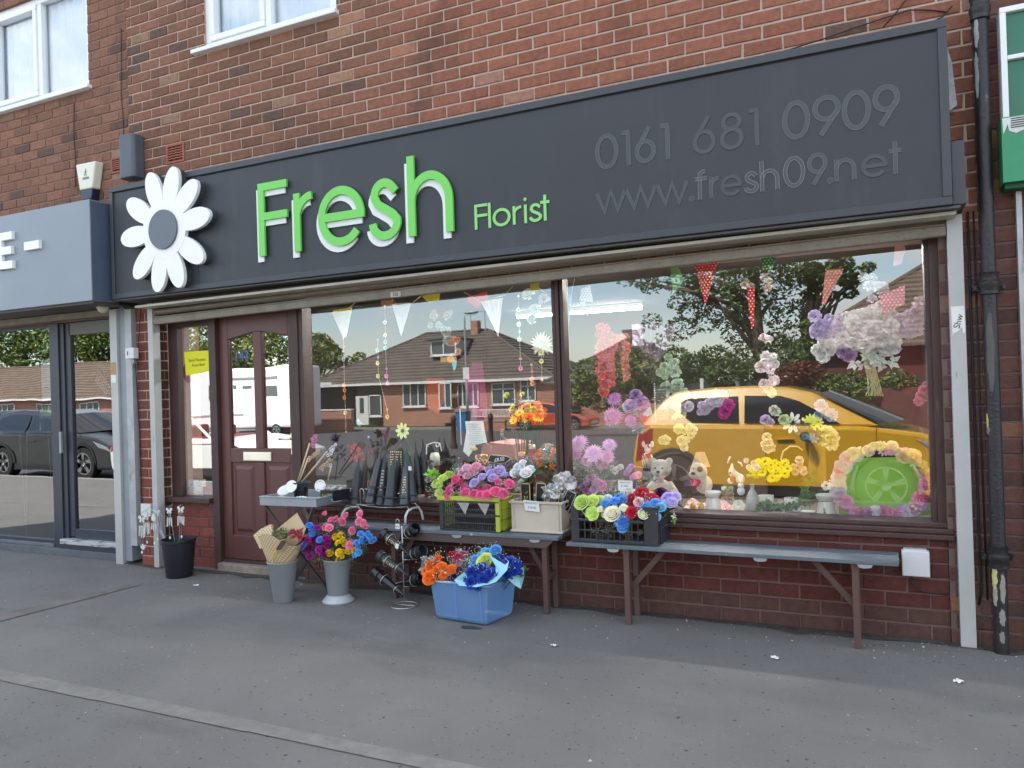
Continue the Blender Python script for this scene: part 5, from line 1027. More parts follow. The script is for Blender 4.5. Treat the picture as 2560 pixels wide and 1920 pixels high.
# ================================================================== tray table and what stands on it
m_tray = mat('grey_tray_metal', (.30,.33,.36), .4, metal=.2, var=.12, vscale=7); m_trd = mat('tray_side', (.13,.165,.19), .45, metal=.1, var=.1)
TZ = .722; A, B_, C_, D_ = Vector((-4.02,-.525,TZ)), Vector((-3.535,-.50,TZ)), Vector((-3.50,-.115,TZ)), Vector((-3.985,-.14,TZ))
tt = thing('tray_table', 'folding metal tray table with crossed legs in front of the brown door', 'table', (-3.77,-.32,0))
g = MB(); lo = Vector((0,0,-.058)); ins_ = .012
def wall(a, b, nm, m_): v = Vector((0,0,0)); n_ = (b-a).cross(Vector((0,0,1))).normalized()*.006; g = MB(); g.hexa([tuple(p) for p in (a+lo, b+lo, b+lo-n_, a+lo-n_, a, b, b-n_, a-n_)]); return g.build(nm, m_, tt)
wall(A, B_, 'tray_side', m_tray); ws = wall(B_, C_, 'tray_side', m_trd); wall(C_, D_, 'tray_side', m_tray); wall(D_, A, 'tray_side', m_tray)
g = MB(); zf = Vector((0,0,-.040)); g.hexa([tuple(p) for p in (A+lo+Vector((.01,.01,0)), B_+lo+Vector((-.01,.01,0)), C_+lo+Vector((-.01,-.01,0)), D_+lo+Vector((.01,-.01,0)), A+zf+Vector((.01,.01,0)), B_+zf+Vector((-.01,.01,0)), C_+zf+Vector((-.01,-.01,0)), D_+zf+Vector((.01,-.01,0)))]); g.build('tray_floor', m_tray, tt)
g = MB(); g.tube([tuple(p+Vector((0,0,.002))) for p in (A, B_, C_, D_)], .006, n=6, closed=True); g.build('tray_lip', m_tray, tt)
g = MB(); y0 = (B_+C_)/2; g.tube([tuple(B_.lerp(C_, f)+Vector((.012*s_, 0, -.022-.022*s_))) for f, s_ in ((.38,0),(.38,.8),(.42,1.1),(.58,1.1),(.62,.8),(.62,0))], .004); g.build('handle', m_tray, tt)
m_tl = mat('tray_legs', (.055,.050,.050), .5, var=.1)
for a, b_ in (((-4.0,-.50,.66), (-3.56,-.32,0)), ((-3.56,-.50,.66), (-4.0,-.32,0)), ((-3.99,-.14,.66), (-3.53,-.30,0)), ((-3.53,-.14,.66), (-3.99,-.30,0))): MB().bar(a, b_, .022, .014).build('leg', m_tl, tt)
TF = TZ-.04
pt = thing('plant_pot', 'black pot lined with dark film, holding three long wooden flower picks', 'pot', P3(752,1222,-.32)); q = P3(752,1220,-.32); q = (q[0], q[1], TF)
MB().lathe([(.0,TF),(.045,TF),(.058,TF+.10),(.052,TF+.10),(.045,TF+.02)], (q[0],q[1],0), 16).build('pot', m_blk, pt, smooth=True, auto=40); g = MB(); g.lathe([(.055+.012*((i*7) % 3), TF+.085+.02*(i % 3)) for i in range(3)]+[(.07, TF+.13), (.05, TF+.09)], (q[0],q[1],0), 9); g.build('film', m_blkm, pt)
m_pick = mat('bare_wood', (.62,.46,.31), .6, var=.1, vscale=30)
def pick(label, b, tp, fl, col, n, r, dot=(.03,.02,.05)):
    B = Vector(P3(*b)); T = Vector(P3(*tp)); t = thing('flower_pick', label, 'flower pick', tuple(B)); MB().tube([tuple(B), tuple(T)], .0055, n=6).build('stick', m_pick, t, smooth=True)
    F0 = Vector(P3(*fl[0])); F1 = Vector(P3(*fl[1]))
    for i in range(n):
        f = i/(n-1); c = F0.lerp(F1, f)+Vector((random.uniform(-1,1)*r, random.uniform(-.5,.5)*r, random.uniform(-.3,.3)*r)); o = put(DAISY[0], 'floret', t, *c, .0135, vary(col), (random.uniform(55,95), random.uniform(-40,40)))
        g = MB(); g.ball((c.x, c.y-.006, c.z), .0042, n=5, k=3); g.build('floret_centre', mat('floret_dark', dot, .5, var=0), t)
random.seed(33)
pick('pink dotted hyacinth pick leaning from the black pot, its top flower pink', (744,1205,-.32), (774,1108,-.30), ((782,1118,-.31),(788,1090,-.31)), (.78,.30,.50), 18, .016)
pick('cork brown flower cluster pick between the pink and the white one', (748,1205,-.32), (770,1145,-.30), ((772,1150,-.33),(795,1128,-.33)), (.62,.44,.26), 18, .020, dot=(.30,.17,.07))
pick('white dotted hyacinth pick leaning furthest right from the black pot', (755,1205,-.32), (818,1128,-.28), ((822,1140,-.30),(834,1114,-.30)), (.78,.74,.80), 18, .016)
pick('lower cork brown flower cluster beside the white dotted pick', (757,1204,-.31), (800,1152,-.29), ((803,1172,-.31),(826,1150,-.31)), (.60,.42,.24), 20, .020, dot=(.30,.17,.07))
pick('tiny white flower pick with a purple centre by the tray table', (820,1200,-.2), (828,1165,-.2), ((826,1164,-.22),(829,1162,-.22)), (.8,.8,.88), 3, .006, dot=(.4,.05,.25))
# black lily and hyacinth behind
t = thing('black_flower', 'dark purple black lily like flower rising behind the tray', 'flower', P3(842,1200,-.12)); c = P3(840,1098,-.12)
for i in range(9): a = i*.7; put(leaf_mesh(3, 1, .38, i), 'petal', t, *c, .055, (.055,.04,.055), (random.uniform(30,80), random.uniform(-50,50)))
for i in range(34): put(DAISY[0], 'floret', t, *P3(random.uniform(826,864), random.uniform(1112,1150), random.uniform(-.14,-.08)), .012, vary((.035,.028,.04),.3), (random.uniform(50,95), random.uniform(-40,40)))
MB().tube([P3(845,1150,-.11), P3(838,1200,-.11)], .004).build('stem', m_blkm, t)
for lab, b, tp in (('upper dark twig pick with a brown head leaning to the right behind the tray', (846,1185,-.12), (896,1112,-.06)), ('lower dark twig pick behind the tray', (850,1188,-.11), (884,1150,-.06))):
    t = thing('twig_pick', lab, 'flower pick', P3(*b)); MB().tube([P3(*b), P3(*tp)], .005).build('stick', mat('dark_twig', (.05,.035,.025), .7), t)
    if b[1] == 1185: MB().prism([(x, z) for x, z in (W(892,1112,-.06), W(900,1104,-.06), W(915,1106,-.06), W(918,1112,-.06), W(906,1124,-.06))], -.064, -.056).build('head', mat('dark_leaf_head', (.10,.085,.055), .7, var=.3, vscale=60), t)
# discs, bowls, black box, tissue
m_cer = mat('white_ceramic', (.80,.81,.80), .22, var=.03, spec=.6)
def disc(label, px, py, y, r, tilt, m_=None, th=.006, nm='ceramic_plate', dots=0):
    c = P3(px, py, y); t = thing(nm, label, 'plate', c, rot=(R(tilt),0,R(8))); MB().lathe([(0,-th/2),(r,-th/2),(r*1.02,0),(r,th/2),(r*.8,th/2-.002),(0,th/2-.002)], n=24).build('plate', m_ or m_cer, t, local=True, smooth=True, auto=40)
    if dots: g = MB(); rg = random.Random(dots); [g.ball((r*.75*math.cos(a), r*.75*math.sin(a), th/2), .004, .003, .001, 5, 3) for a in [rg.uniform(0,6.28) for _ in range(dots)]]; g.build('speckle', ik, t, local=True)
disc('white ceramic plate leaning against the black pot on the tray', 728,1216,-.40,.045,68)
disc('white plate with black speckles standing upright at the back of the tray', 800,1214,-.28,.043,78, dots=14)
disc('large white disc lying behind the green and white bowls', 712,1225,-.40,.055,35)
for lab, px, col in (('small black bowl heaped with pale green and yellow pebbles on the tray', 702, (.55,.55,.32)), ('small black bowl heaped with white pebbles on the tray', 751, (.74,.75,.76))):
    c = P3(px, 1238, -.44); t = thing('bowl', lab, 'bowl', (c[0],c[1],TF)); MB().lathe([(0,TF),(.038,TF),(.052,TF+.028),(.046,TF+.028)], (c[0],c[1],0), 16).build('bowl', m_blk, t, smooth=True, auto=40); g = MB(); rg = random.Random(px)
    for i in range(40): a = rg.uniform(0,6.28); q = rg.uniform(0,.048); g.ball((c[0]+q*math.cos(a), c[1]+q*math.sin(a), TF+.032+.008*rg.random()-(q/.05)*.004), rg.uniform(.006,.011), None, .005, 5, 3)
    g.build('pebbles', mat('pebble_%d' % px, col, .6, var=.3, vscale=60), t)
c = P3(826,1232,-.30); bxm = thing('gift_box', 'black box lettered MAM in gold, filled with white blossoms, on the tray', 'box', (c[0]+.03,c[1],TF)); b0 = P3(801,1230,-.33); b1 = P3(868,1225,-.22)
bx_ = MB().hexa([(b0[0],b0[1],TF),(b0[0]+.125,b0[1]-.01,TF),(b0[0]+.16,b0[1]+.13,TF),(b0[0]+.03,b0[1]+.14,TF),(b0[0],b0[1],TF+.075),(b0[0]+.125,b0[1]-.01,TF+.075),(b0[0]+.16,b0[1]+.13,TF+.075),(b0[0]+.03,b0[1]+.14,TF+.075)]).build('box', m_blk, bxm)
text('lettering', 'MAM', .022, m_gold, b0[0]+.088, b0[1]-.009, TF+.045, bx_, rz=-4, ext=.0004); text('lettering', 'love', .03, m_gold, b0[0]+.035, b0[1]-.005, TF+.04, bx_, rz=-4, ext=.0004, shear=.3)
for i in range(12): put(BLOS[0], 'blossom', bxm, b0[0]+random.uniform(.02,.14), b0[1]+random.uniform(.02,.12), TF+.080, .014, vary((.7,.7,.72)), (20,0))
t = thing('tissue', 'pale blue grey folded papers lying on the tray beside the black box', 'paper'  , P3(795,1238,-.40)); 
for i in range(6): c = P3(780+i*9, 1236-(i%3)*4, -.42+.02*i); g = MB(); g.hexa([(c[0]-.03,c[1]-.02,TF+.004*i),(c[0]+.025,c[1]-.025,TF+.004*i+.003),(c[0]+.03,c[1]+.02,TF+.004*i),(c[0]-.02,c[1]+.022,TF+.004*i+.004),(c[0]-.03,c[1]-.02,TF+.004*i+.003),(c[0]+.025,c[1]-.025,TF+.004*i+.006),(c[0]+.03,c[1]+.02,TF+.004*i+.003),(c[0]-.02,c[1]+.022,TF+.004*i+.007)]); g.build('sheet', mat('tissue_blue', (.52,.60,.63), .7), t)

# ================================================================== grey vases on the pavement
m_gv = mat('grey_florist_vase', (.255,.285,.305), .42, var=.06, vscale=6)
v1 = thing('florist_vase', 'tall tapered grey plastic vase holding the kraft paper bouquet', 'vase', (-3.815,-.540,0)); VX, VY = -3.815, -.540
MB().lathe([(0,.002),(.062,0),(.066,.004),(.103,.275),(.110,.282),(.108,.287),(.100,.286),(.062,.01)], (VX,VY,0), 28).build('vase', m_gv, v1, smooth=True, auto=40)
V2X, V2Y = -3.445, -.405
v2 = thing('florist_vase', 'grey plastic vase with a flared weighted foot, full of small mixed flowers', 'vase', (V2X,V2Y,0)); MB().lathe([(.068,.045),(.072,.05),(.093,.285),(.099,.291),(.096,.296),(.088,.295),(.06,.06)], (V2X,V2Y,0), 28).build('vase', m_gv, v2, smooth=True, auto=40)
MB().lathe([(0,.0),(.108,0),(.112,.008),(.105,.018),(.082,.040),(.074,.048),(.07,.05)], (V2X,V2Y,0), 28).build('foot', mat('pale_foot', (.42,.45,.47), .35, var=.05), v2, smooth=True, auto=50)
# kraft bouquet
m_kraft = mat('kraft_dotted', (.50,.37,.20), .75, var=.08, vscale=9, bump=.15, bscale=40); n_ = m_kraft.node_tree.nodes; l_ = m_kraft.node_tree.links
tcn = n_.new('ShaderNodeTexCoord'); vr = n_.new('ShaderNodeTexVoronoi'); vr.inputs['Scale'].default_value = 1; vr.inputs['Randomness'].default_value = 0; mpn = n_.new('ShaderNodeMapping'); mpn.inputs['Rotation'].default_value = (0,0,R(45)); mpn.inputs['Scale'].default_value = (52,52,52)
sxyz = n_.new('ShaderNodeSeparateXYZ'); cxyz = n_.new('ShaderNodeCombineXYZ'); gn = n_.new('ShaderNodeNewGeometry'); l_.new(gn.outputs['Position'], sxyz.inputs[0]); l_.new(sxyz.outputs[0], cxyz.inputs[0]); l_.new(sxyz.outputs[2], cxyz.inputs[1]); l_.new(cxyz.outputs[0], mpn.inputs[0]); l_.new(mpn.outputs[0], vr.inputs['Vector'])
lt_ = n_.new('ShaderNodeMath'); lt_.operation = 'LESS_THAN'; lt_.inputs[1].default_value = .30; l_.new(vr.outputs['Distance'], lt_.inputs[0]); mxn = n_.new('ShaderNodeMixRGB'); mxn.inputs['Color2'].default_value = (.72,.62,.42,1); bs_ = n_['Principled BSDF']; pv = bs_.inputs['Base Color'].links[0].from_socket; l_.new(lt_.outputs[0], mxn.inputs['Fac']); l_.new(pv, mxn.inputs['Color1']); l_.new(mxn.outputs[0], bs_.inputs['Base Color'])
m_kpl = mat('kraft_plain', (.60,.46,.28), .75, var=.06, vscale=9)
kb = thing('kraft_bouquet', 'bouquet wrapped in dotted kraft paper with a dark red lily, standing in the grey vase', 'bouquet', (VX,VY,.28))
g = MB(); b = len(g.v); rows = 9; cols = 22; rg = random.Random(4)
for i in range(rows+1):
    f = i/rows
    for j in range(cols+1):
        a = R(-215+250*j/cols); rr = .085+.085*f**.9; top = .20+.03*math.sin(a*3)-.03*math.cos(a)
        cx_ = VX-.012+ .0*f; z = .265+f*top; x = cx_+rr*math.cos(a)*1.10+.02*f; y = VY+rr*math.sin(a)*.8; k = 1+.02*math.sin(j*2.3+i)
        g.v.append((cx_+(x-cx_)*k, y, z))
g._q([(b+i*(cols+1)+j, b+i*(cols+1)+j+1, b+(i+1)*(cols+1)+j+1, b+(i+1)*(cols+1)+j) for i in range(rows) for j in range(cols)]); g.build('wrap', m_kraft, kb, smooth=True)
bp = [P3(684,1330,-.50), P3(742,1282,-.48), P3(765,1322,-.48), P3(752,1352,-.50), P3(720,1378,-.50), P3(690,1360,-.50)]
g = MB(); n0 = len(bp); g.v += bp+[(x, y+.003, z) for x, y, z in bp]; g._q([tuple(range(n0)), tuple(range(2*n0-1, n0-1, -1))]+[(i, n0+i, n0+(i+1)%n0, (i+1)%n0) for i in range(n0)]); g.build('back_sheet', m_kpl, kb)
fp = [P3(633,1338,-.60), P3(652,1322,-.58), P3(678,1312,-.56), P3(680,1330,-.58), P3(676,1358,-.60), P3(650,1372,-.62)]; g = MB(); g.v += fp+[(x, y+.003, z) for x, y, z in fp]; g._q([tuple(range(n0)), tuple(range(2*n0-1, n0-1, -1))]+[(i, n0+i, n0+(i+1)%n0, (i+1)%n0) for i in range(n0)]); g.build('side_flap', m_kraft, kb)
random.seed(6)
for i in range(9): put(LEAF[2], 'leaf', kb, *P3(random.uniform(688,722), random.uniform(1328,1356), random.uniform(-.60,-.54)), .055, vary((.10,.17,.05), .3), (random.uniform(10,60), random.uniform(-30,30)))
for i in range(4): put(leaf_mesh(4, 1, .55, i+40), 'petal', kb, *P3(735+i*7, 1334+(i%2)*6, -.58), .06, (.24,.012,.03), (random.uniform(40,80), random.uniform(-40,40)))
g = MB(); g.prism([W(*p, -.665) for p in ((688,1372),(702,1350),(718,1346),(716,1360),(703,1377),(690,1378))], -.668, -.665); g.build('tag_edge', m_gold, kb); g = MB(); g.prism([W(*p, -.668) for p in ((691,1371),(703,1352),(716,1348),(714,1359),(702,1375),(692,1376))], -.6705, -.6685); g.build('tag', mat('brown_tag', (.07,.035,.04), .5), kb)
g = MB(); g.tube([P3(698,1375,-.645), P3(686,1380,-.65), P3(680,1412,-.63)], .004); g.tube([P3(688,1360,-.65), P3(690,1385,-.65)], .003); g.build('ribbon', mat('yellow_ribbon', (.70,.55,.05), .4), kb)
# mixed small flowers in vase 2
random.seed(12)
CP = (.38,.015,.30); YEL = (.90,.62,.02); PNK = (.88,.24,.38); BLU = (.08,.30,.80)
def posy(label, col, n, x0, x1, y0, y1, r=.0195, ext=()):
    c = P3((x0+x1)/2, (y0+y1)/2, -.42); t = thing('flower_bunch', label, 'flowers', (c[0],c[1],.3), 'bunches of small roses in the footed grey vase')
    pts = list(ext)+[(random.uniform(x0,x1), random.uniform(y0,y1)) for _ in range(n)]
    for p in pts:
        q = P3(p[0], p[1], random.uniform(-.53,-.40)); put(random.choice(ROSE+BLOS), 'flower', t, *q, r*random.uniform(1.15,1.5), vary(col), (random.uniform(30,75), random.uniform(-35,35)))
    g = MB(); [g.tube([P3(p[0], p[1]+3, -.44), (V2X+random.uniform(-.05,.05), V2Y+random.uniform(-.05,.05), .29)], .0022, n=4) for p in pts[::2]]; g.build('stem', mat('stem_green', (.04,.10,.025), .6), t)
    for i in range(5): p = random.choice(pts); put(random.choice(LEAF), 'leaf', t, *P3(p[0]+random.uniform(-10,10), p[1]+8, -.40), .035, vary(GREEN,.3), (40,0))
posy('blue small roses at the left side of the footed vase', BLU, 2, 758,790,1315,1350, ext=[(773,1314),(781,1336),(767,1339),(792,1338),(761,1363),(745,1355),(749,1352),(800,1350),(803,1353)])
posy('purple magenta small roses at the lower left of the footed vase', CP, 6, 765,830,1345,1385, ext=[(793,1320),(770,1352),(782,1349),(797,1350),(815,1346),(820,1355),(798,1374),(800,1382),(820,1366),(775,1392),(812,1388),(765,1376),(828,1350)])
posy('pink small roses standing tallest in the footed vase', PNK, 0, 0,1,0,1, ext=[(814,1286),(865,1290),(900,1285),(827,1300),(839,1300),(857,1306),(853,1300),(815,1318),(842,1298),(881,1327),(898,1304),(908,1308),(914,1318),(823,1320),(876,1356),(874,1364),(808,1322)])
posy('yellow small roses at the front of the footed vase', YEL, 0, 0,1,0,1, ext=[(852,1338),(840,1348),(857,1352),(862,1358),(846,1358),(848,1382),(858,1380),(872,1378),(886,1376),(822,1402),(846,1400),(824,1383),(858,1394),(838,1342)])
posy('light blue small roses at the right side of the footed vase', (.12,.42,.85), 0, 0,1,0,1, ext=[(902,1336),(915,1345),(925,1342),(892,1358),(896,1366),(932,1352),(888,1388),(896,1382),(910,1352),(920,1334),(905,1350)])
t = thing('filler_bouquet', 'white filler and dark foliage between the small roses of the footed vase', 'foliage', (V2X,V2Y,.3))
for i in range(80): a = random.uniform(0,6.28); q = random.uniform(0,92); put(random.choice(LEAF+GYP+GYP), 'sprig', t, *P3(830+q*math.cos(a), 1362+q*.6*math.sin(a), random.uniform(-.42,-.32)), random.uniform(.032,.05), vary((.06,.11,.045),.4), (random.uniform(0,80), random.uniform(-50,50)))

# ================================================================== blue tub of flowers
m_tub = bpy.data.materials.new('translucent_blue'); m_tub.use_nodes = True; n_ = m_tub.node_tree.nodes; l_ = m_tub.node_tree.links; n_.clear()
o_ = n_.new('ShaderNodeOutputMaterial'); d1 = n_.new('ShaderNodeBsdfDiffuse'); d1.inputs[0].default_value = (.26,.50,.88,1); tl = n_.new('ShaderNodeBsdfTranslucent'); tl.inputs[0].default_value = (.2,.5,.95,1); tr = n_.new('ShaderNodeBsdfTransparent'); tr.inputs[0].default_value = (.45,.65,.95,1); gl = n_.new('ShaderNodeBsdfGlossy'); gl.inputs['Roughness'].default_value = .2
a1 = n_.new('ShaderNodeMixShader'); a1.inputs[0].default_value = .35; l_.new(d1.outputs[0], a1.inputs[1]); l_.new(tl.outputs[0], a1.inputs[2]); a2 = n_.new('ShaderNodeMixShader'); a2.inputs[0].default_value = .30; l_.new(a1.outputs[0], a2.inputs[1]); l_.new(tr.outputs[0], a2.inputs[2]); fr = n_.new('ShaderNodeFresnel'); a3 = n_.new('ShaderNodeMixShader'); l_.new(fr.outputs[0], a3.inputs[0]); l_.new(a2.outputs[0], a3.inputs[1]); l_.new(gl.outputs[0], a3.inputs[2]); l_.new(a3.outputs[0], o_.inputs[0])
tb = thing('storage_tub', 'translucent blue plastic storage tub of wrapped flowers on the pavement', 'tub', (-2.36,-.44,0))
def tubring(z, gx, ins=0): return [(-2.575-gx+ins, -.545-gx+ins, z), (-2.195+gx-ins, -.585-gx+ins, z), (-2.150+gx-ins, -.305+gx-ins, z), (-2.53-gx+ins, -.265+gx-ins, z)]
g = MB(); b = len(g.v); rgs = [tubring(.004, -.012), tubring(.02, 0), tubring(.235, .022), tubring(.250, .026)]
for r_ in rgs: g.v += r_
g._q([(b, b+3, b+2, b+1)]+[(b+4*i+j, b+4*i+(j+1)%4, b+4*i+4+(j+1)%4, b+4*i+4+j) for i in range(3) for j in range(4)]); o = g.build('tub', m_tub, tb, bevel=.012)
g = MB(); P_ = tubring(.252, .032); g.tube(P_, .007, n=6, closed=True); g.build('rim', m_tub, tb, smooth=True)
g = MB(); g.tube([(-2.40,-.590,.03),(-2.402,-.604,.24)], .003); g.tube([(-2.22,-.600,.03),(-2.222,-.612,.24)], .003); g.build('edge_rib', m_tub, tb)
random.seed(17)
ORG = (.95,.17,.015); NAVY = (.015,.055,.42)
tub_to = (-2.4,-.44,.12)
bunch('rose_bouquet', 'orange artificial roses in cellophane at the left of the blue tub', 'bouquet', [(1097,1399,-.46,.036,ORG),(1078,1412,-.50,.034,ORG),(1104,1415,-.52,.026,ORG),(1075,1441,-.55,.036,ORG),(1110,1440,-.55,.034,ORG),(1128,1421,-.50,.028,ORG),(1066,1426,-.50,.026,ORG),(1092,1422,-.54,.026,ORG),(1084,1450,-.56,.026,ORG)], leafn=5, gyp=4, stem_to=(-2.48,-.42,.1), up=(50,0))
bunch('rose_bouquet', 'deep red and purple roses at the middle back of the blue tub', 'bouquet', [(1132,1388,-.40,.030,RED),(1145,1392,-.40,.028,(.5,.05,.12)),(1158,1386,-.36,.026,(.45,.08,.2)),(1150,1425,-.44,.026,(.10,.01,.12)),(1140,1440,-.46,.026,(.14,.02,.16)),(1160,1440,-.44,.022,(.10,.01,.12)),(1147,1410,-.42,.022,(.6,.35,.4))], leafn=6, gyp=8, stem_to=(-2.38,-.40,.1), up=(40,0))
bunch('rose_bouquet', 'light blue artificial roses at the top of the blue tub', 'bouquet', [(1239,1373,-.38,.034,(.12,.45,.85)),(1222,1383,-.38,.030,(.12,.45,.85)),(1205,1392,-.40,.030,(.15,.48,.85)),(1190,1398,-.42,.028,(.12,.45,.85)),(1185,1410,-.42,.024,(.12,.45,.85)),(1212,1378,-.34,.026,(.2,.55,.9)),(1228,1392,-.40,.026,(.12,.42,.8))], leafn=6, gyp=5, stem_to=(-2.32,-.38,.1), up=(40,0))
bunch('rose_bouquet', 'single lime yellow rose between the blue roses in the tub', 'bouquet', [(1214,1397,-.46,.034,(.70,.80,.12)),(1205,1402,-.47,.024,(.70,.80,.12))], leafn=1, gyp=0, stem_to=(-2.34,-.4,.1), up=(50,0))
bunch('rose_bouquet', 'royal blue roses wrapped in pale blue paper at the front of the tub', 'bouquet', [(1182,1430,-.56,.036,NAVY),(1205,1418,-.54,.034,NAVY),(1226,1432,-.56,.038,NAVY),(1180,1452,-.60,.038,NAVY),(1210,1448,-.58,.034,NAVY),(1195,1462,-.60,.026,NAVY),(1215,1425,-.54,.024,NAVY),(1190,1440,-.58,.026,NAVY),(1168,1444,-.58,.024,NAVY)], leafn=4, gyp=5, stem_to=(-2.34,-.46,.1), up=(60,0))
bunch('rose_bouquet', 'second bunch of royal blue roses leaning out at the right of the tub', 'bouquet', [(1275,1405,-.44,.034,NAVY),(1290,1410,-.44,.028,NAVY),(1272,1435,-.48,.034,NAVY),(1288,1430,-.46,.026,NAVY),(1255,1395,-.40,.028,NAVY),(1296,1424,-.44,.022,NAVY),(1280,1420,-.45,.026,NAVY)], leafn=4, gyp=5, stem_to=(-2.26,-.40,.1), up=(50,10))
m_bp = mat('pale_blue_paper', (.30,.62,.72), .5, var=.06, vscale=14)
def sheet(label, pts, m_=m_bp, nm='wrapping_paper'):
    P = [Vector(P3(*p)) for p in pts]; c = sum(P, Vector((0,0,0)))/len(P)+Vector((0,.02,0)); g = MB(); n = len(P); g.v = [tuple(p) for p in P]+[tuple(c)]+[tuple(p+Vector((0,.002,0))) for p in P]+[tuple(c+Vector((0,.002,0)))]; g._q([(i,(i+1)%n,n) for i in range(n)]+[(n+1+(i+1)%n,n+1+i,2*n+1) for i in range(n)]); return tag(g.build(nm, m_), label, 'wrapping paper')
sheet('pale blue paper sheet standing between the two royal blue bunches', [(1223,1388,-.50),(1262,1412,-.50),(1272,1404,-.50),(1268,1425,-.54),(1240,1455,-.60),(1212,1465,-.62),(1236,1440,-.58),(1240,1418,-.54)])
sheet('pale blue paper folded over the front edge of the tub', [(1135,1450,-.58),(1160,1430,-.60),(1168,1452,-.62),(1190,1465,-.63),(1222,1460,-.63),(1190,1468,-.64),(1148,1464,-.62)])
sheet('pale blue paper corner hanging outside the right side of the tub', [(1262,1440,-.48),(1308,1418,-.44),(1311,1440,-.44),(1302,1472,-.44),(1285,1462,-.46)])
crumple('clear cellophane cone around the orange roses in the tub', 'cellophane', P3(1080,1425,-.47), .085, .05, .085, 13, glass_mat('cellophane_thin', .10, dirt=.05, rough=.06))
crumple('clear cellophane bunched behind the red roses in the tub', 'cellophane', P3(1150,1400,-.36), .08, .05, .06, 17, glass_mat('cellophane_thin', .10, dirt=.05, rough=.06))
t = thing('inner_wrap', 'pinkish wrapping seen dimly through the front of the blue tub', 'wrapping paper', (-2.38,-.5,.02)); MB().box(-2.52,-2.30,-.52,-.36,.015,.13).build('bundle', mat('pink_wrap', (.50,.12,.35), .6, var=.2, vscale=20), t, bevel=.03)
w_ = MB(); w_.col = None; w_.v = [(-2.28+.07*math.cos(i*.5)*(1+.3*math.sin(i*1.7)), -.635+.028*math.sin(i*.5)*(1+.3*math.cos(i*2.1)), .0042) for i in range(12)]; w_._q([tuple(range(12))]); w_.build('wet_patch', mat('damp_tarmac', (.045,.047,.05), .5, var=.2, bump=.3, bscale=200), kind='structure')

# ================================================================== black bucket with white wind chimes
bk = thing('bucket', 'black plastic bucket on the pavement holding white wind chime stakes', 'bucket', (-5.185,-.22,0)); BKX, BKY = -5.185, -.22
MB().lathe([(0,.002),(.098,0),(.102,.004),(.130,.285),(.137,.29),(.137,.305),(.128,.305),(.096,.01)], (BKX,BKY,0), 28).build('bucket', mat('bucket_black', (.018,.021,.027), .4, var=.12, vscale=10), bk, smooth=True, auto=40)
g = MB(); g.tube([(BKX+.135*math.cos(a), BKY+.135*math.sin(a), .30-.03*math.sin(a*.5)) for a in [R(180+i*12) for i in range(16)]], .004); g.build('handle', m_cab, bk, smooth=True)
m_ww = mat('whitewashed_wood', (.66,.66,.62), .7, var=.12, vscale=60)
def butterfly(g, c, s_, y):
    for sg in (1,-1):
        g.prism([(c[0]+sg*a*s_, c[1]+b*s_) for a, b in ((.05,0),(.35,.55),(.8,.75),(1.05,.5),(.9,.1),(.5,-.1),(.75,-.45),(.45,-.75),(.12,-.35))][::sg], y-.003, y+.003)
def cat_shape(g, c, s_, y): g.prism([(c[0]+a*s_, c[1]+b*s_) for a, b in ((-.5,-.8),(.5,-.8),(.6,-.2),(.35,.2),(.45,.75),(.2,.5),(-.2,.5),(-.45,.75),(-.35,.2),(-.6,-.2))], y-.003, y+.003)
def chime(label, hook, shape, px, py, y, s_, tubes):
    c = W(px, py, y); t = thing('wind_chime', label, 'wind chime', (c[0],y,.3), 'white wooden wind chimes in the black bucket')
    g = MB(); g.tube([(BKX+random.uniform(-.05,.05), BKY, .06)]+[P3(*h) for h in hook], .0028, n=5); g.build('stake', m_galv, t, smooth=True)
    g = MB(); (butterfly if shape == 'b' else cat_shape)(g, c, s_, y); g.build('figure', m_ww, t)
    g2 = MB(); n = len(tubes); g3 = MB()
    for i, L in enumerate(tubes): x = c[0]+(i-(n-1)/2)*.021; z = c[1]-.055; g2.tube([(x,y,z),(x+.004*((i%3)-1),y,z-L)], .0055, n=6); g3.tube([(c[0],y,c[1]-.02),(x,y,z)], .001, n=3)
    g2.build('tubes', m_ww, t); g3.tube([(c[0],y,z),(c[0],y,z-.16)], .001, n=3); g3.build('cord', m_galv, t)
    g = MB(); g.ball((c[0],y,z-.165), .011, .004, .013, 8, 5); g.build('pendant', m_ww, t)
random.seed(9)
chime('white butterfly chime, left one of the pair to the right of the bucket rim', [(428,1300,-.24),(424,1270,-.25),(430,1262,-.25)], 'b', 423, 1277, -.25, .034, [.075,.06,.07])
chime('white butterfly chime, right one of the pair above the bucket', [(450,1300,-.22),(444,1268,-.24),(452,1262,-.24)], 'b', 452, 1274, -.24, .036, [.075,.05,.06,.07])
chime('white butterfly chime furthest left beside the brick pier', [(400,1330,-.2),(380,1290,-.2),(362,1276,-.2),(354,1284,-.2)], 'b', 355, 1298, -.2, .040, [.085,.10,.10,.09])
chime('white cat chime in the middle of the left cluster', [(402,1330,-.2),(390,1285,-.18),(374,1268,-.18),(366,1276,-.18)], 'c', 366, 1290, -.18, .038, [.09,.08,.10,.09])
chime('white cat chime nearest the bucket in the left cluster', [(404,1330,-.2),(398,1285,-.2),(388,1266,-.2),(380,1272,-.2)], 'c', 384, 1292, -.2, .042, [.05,.06,.05])
chime('white butterfly chime hanging against the pale guide', [(405,1330,-.2),(405,1290,-.17),(396,1276,-.17),(394,1284,-.17)], 'b', 392, 1282, -.17, .036, [.06,.05])
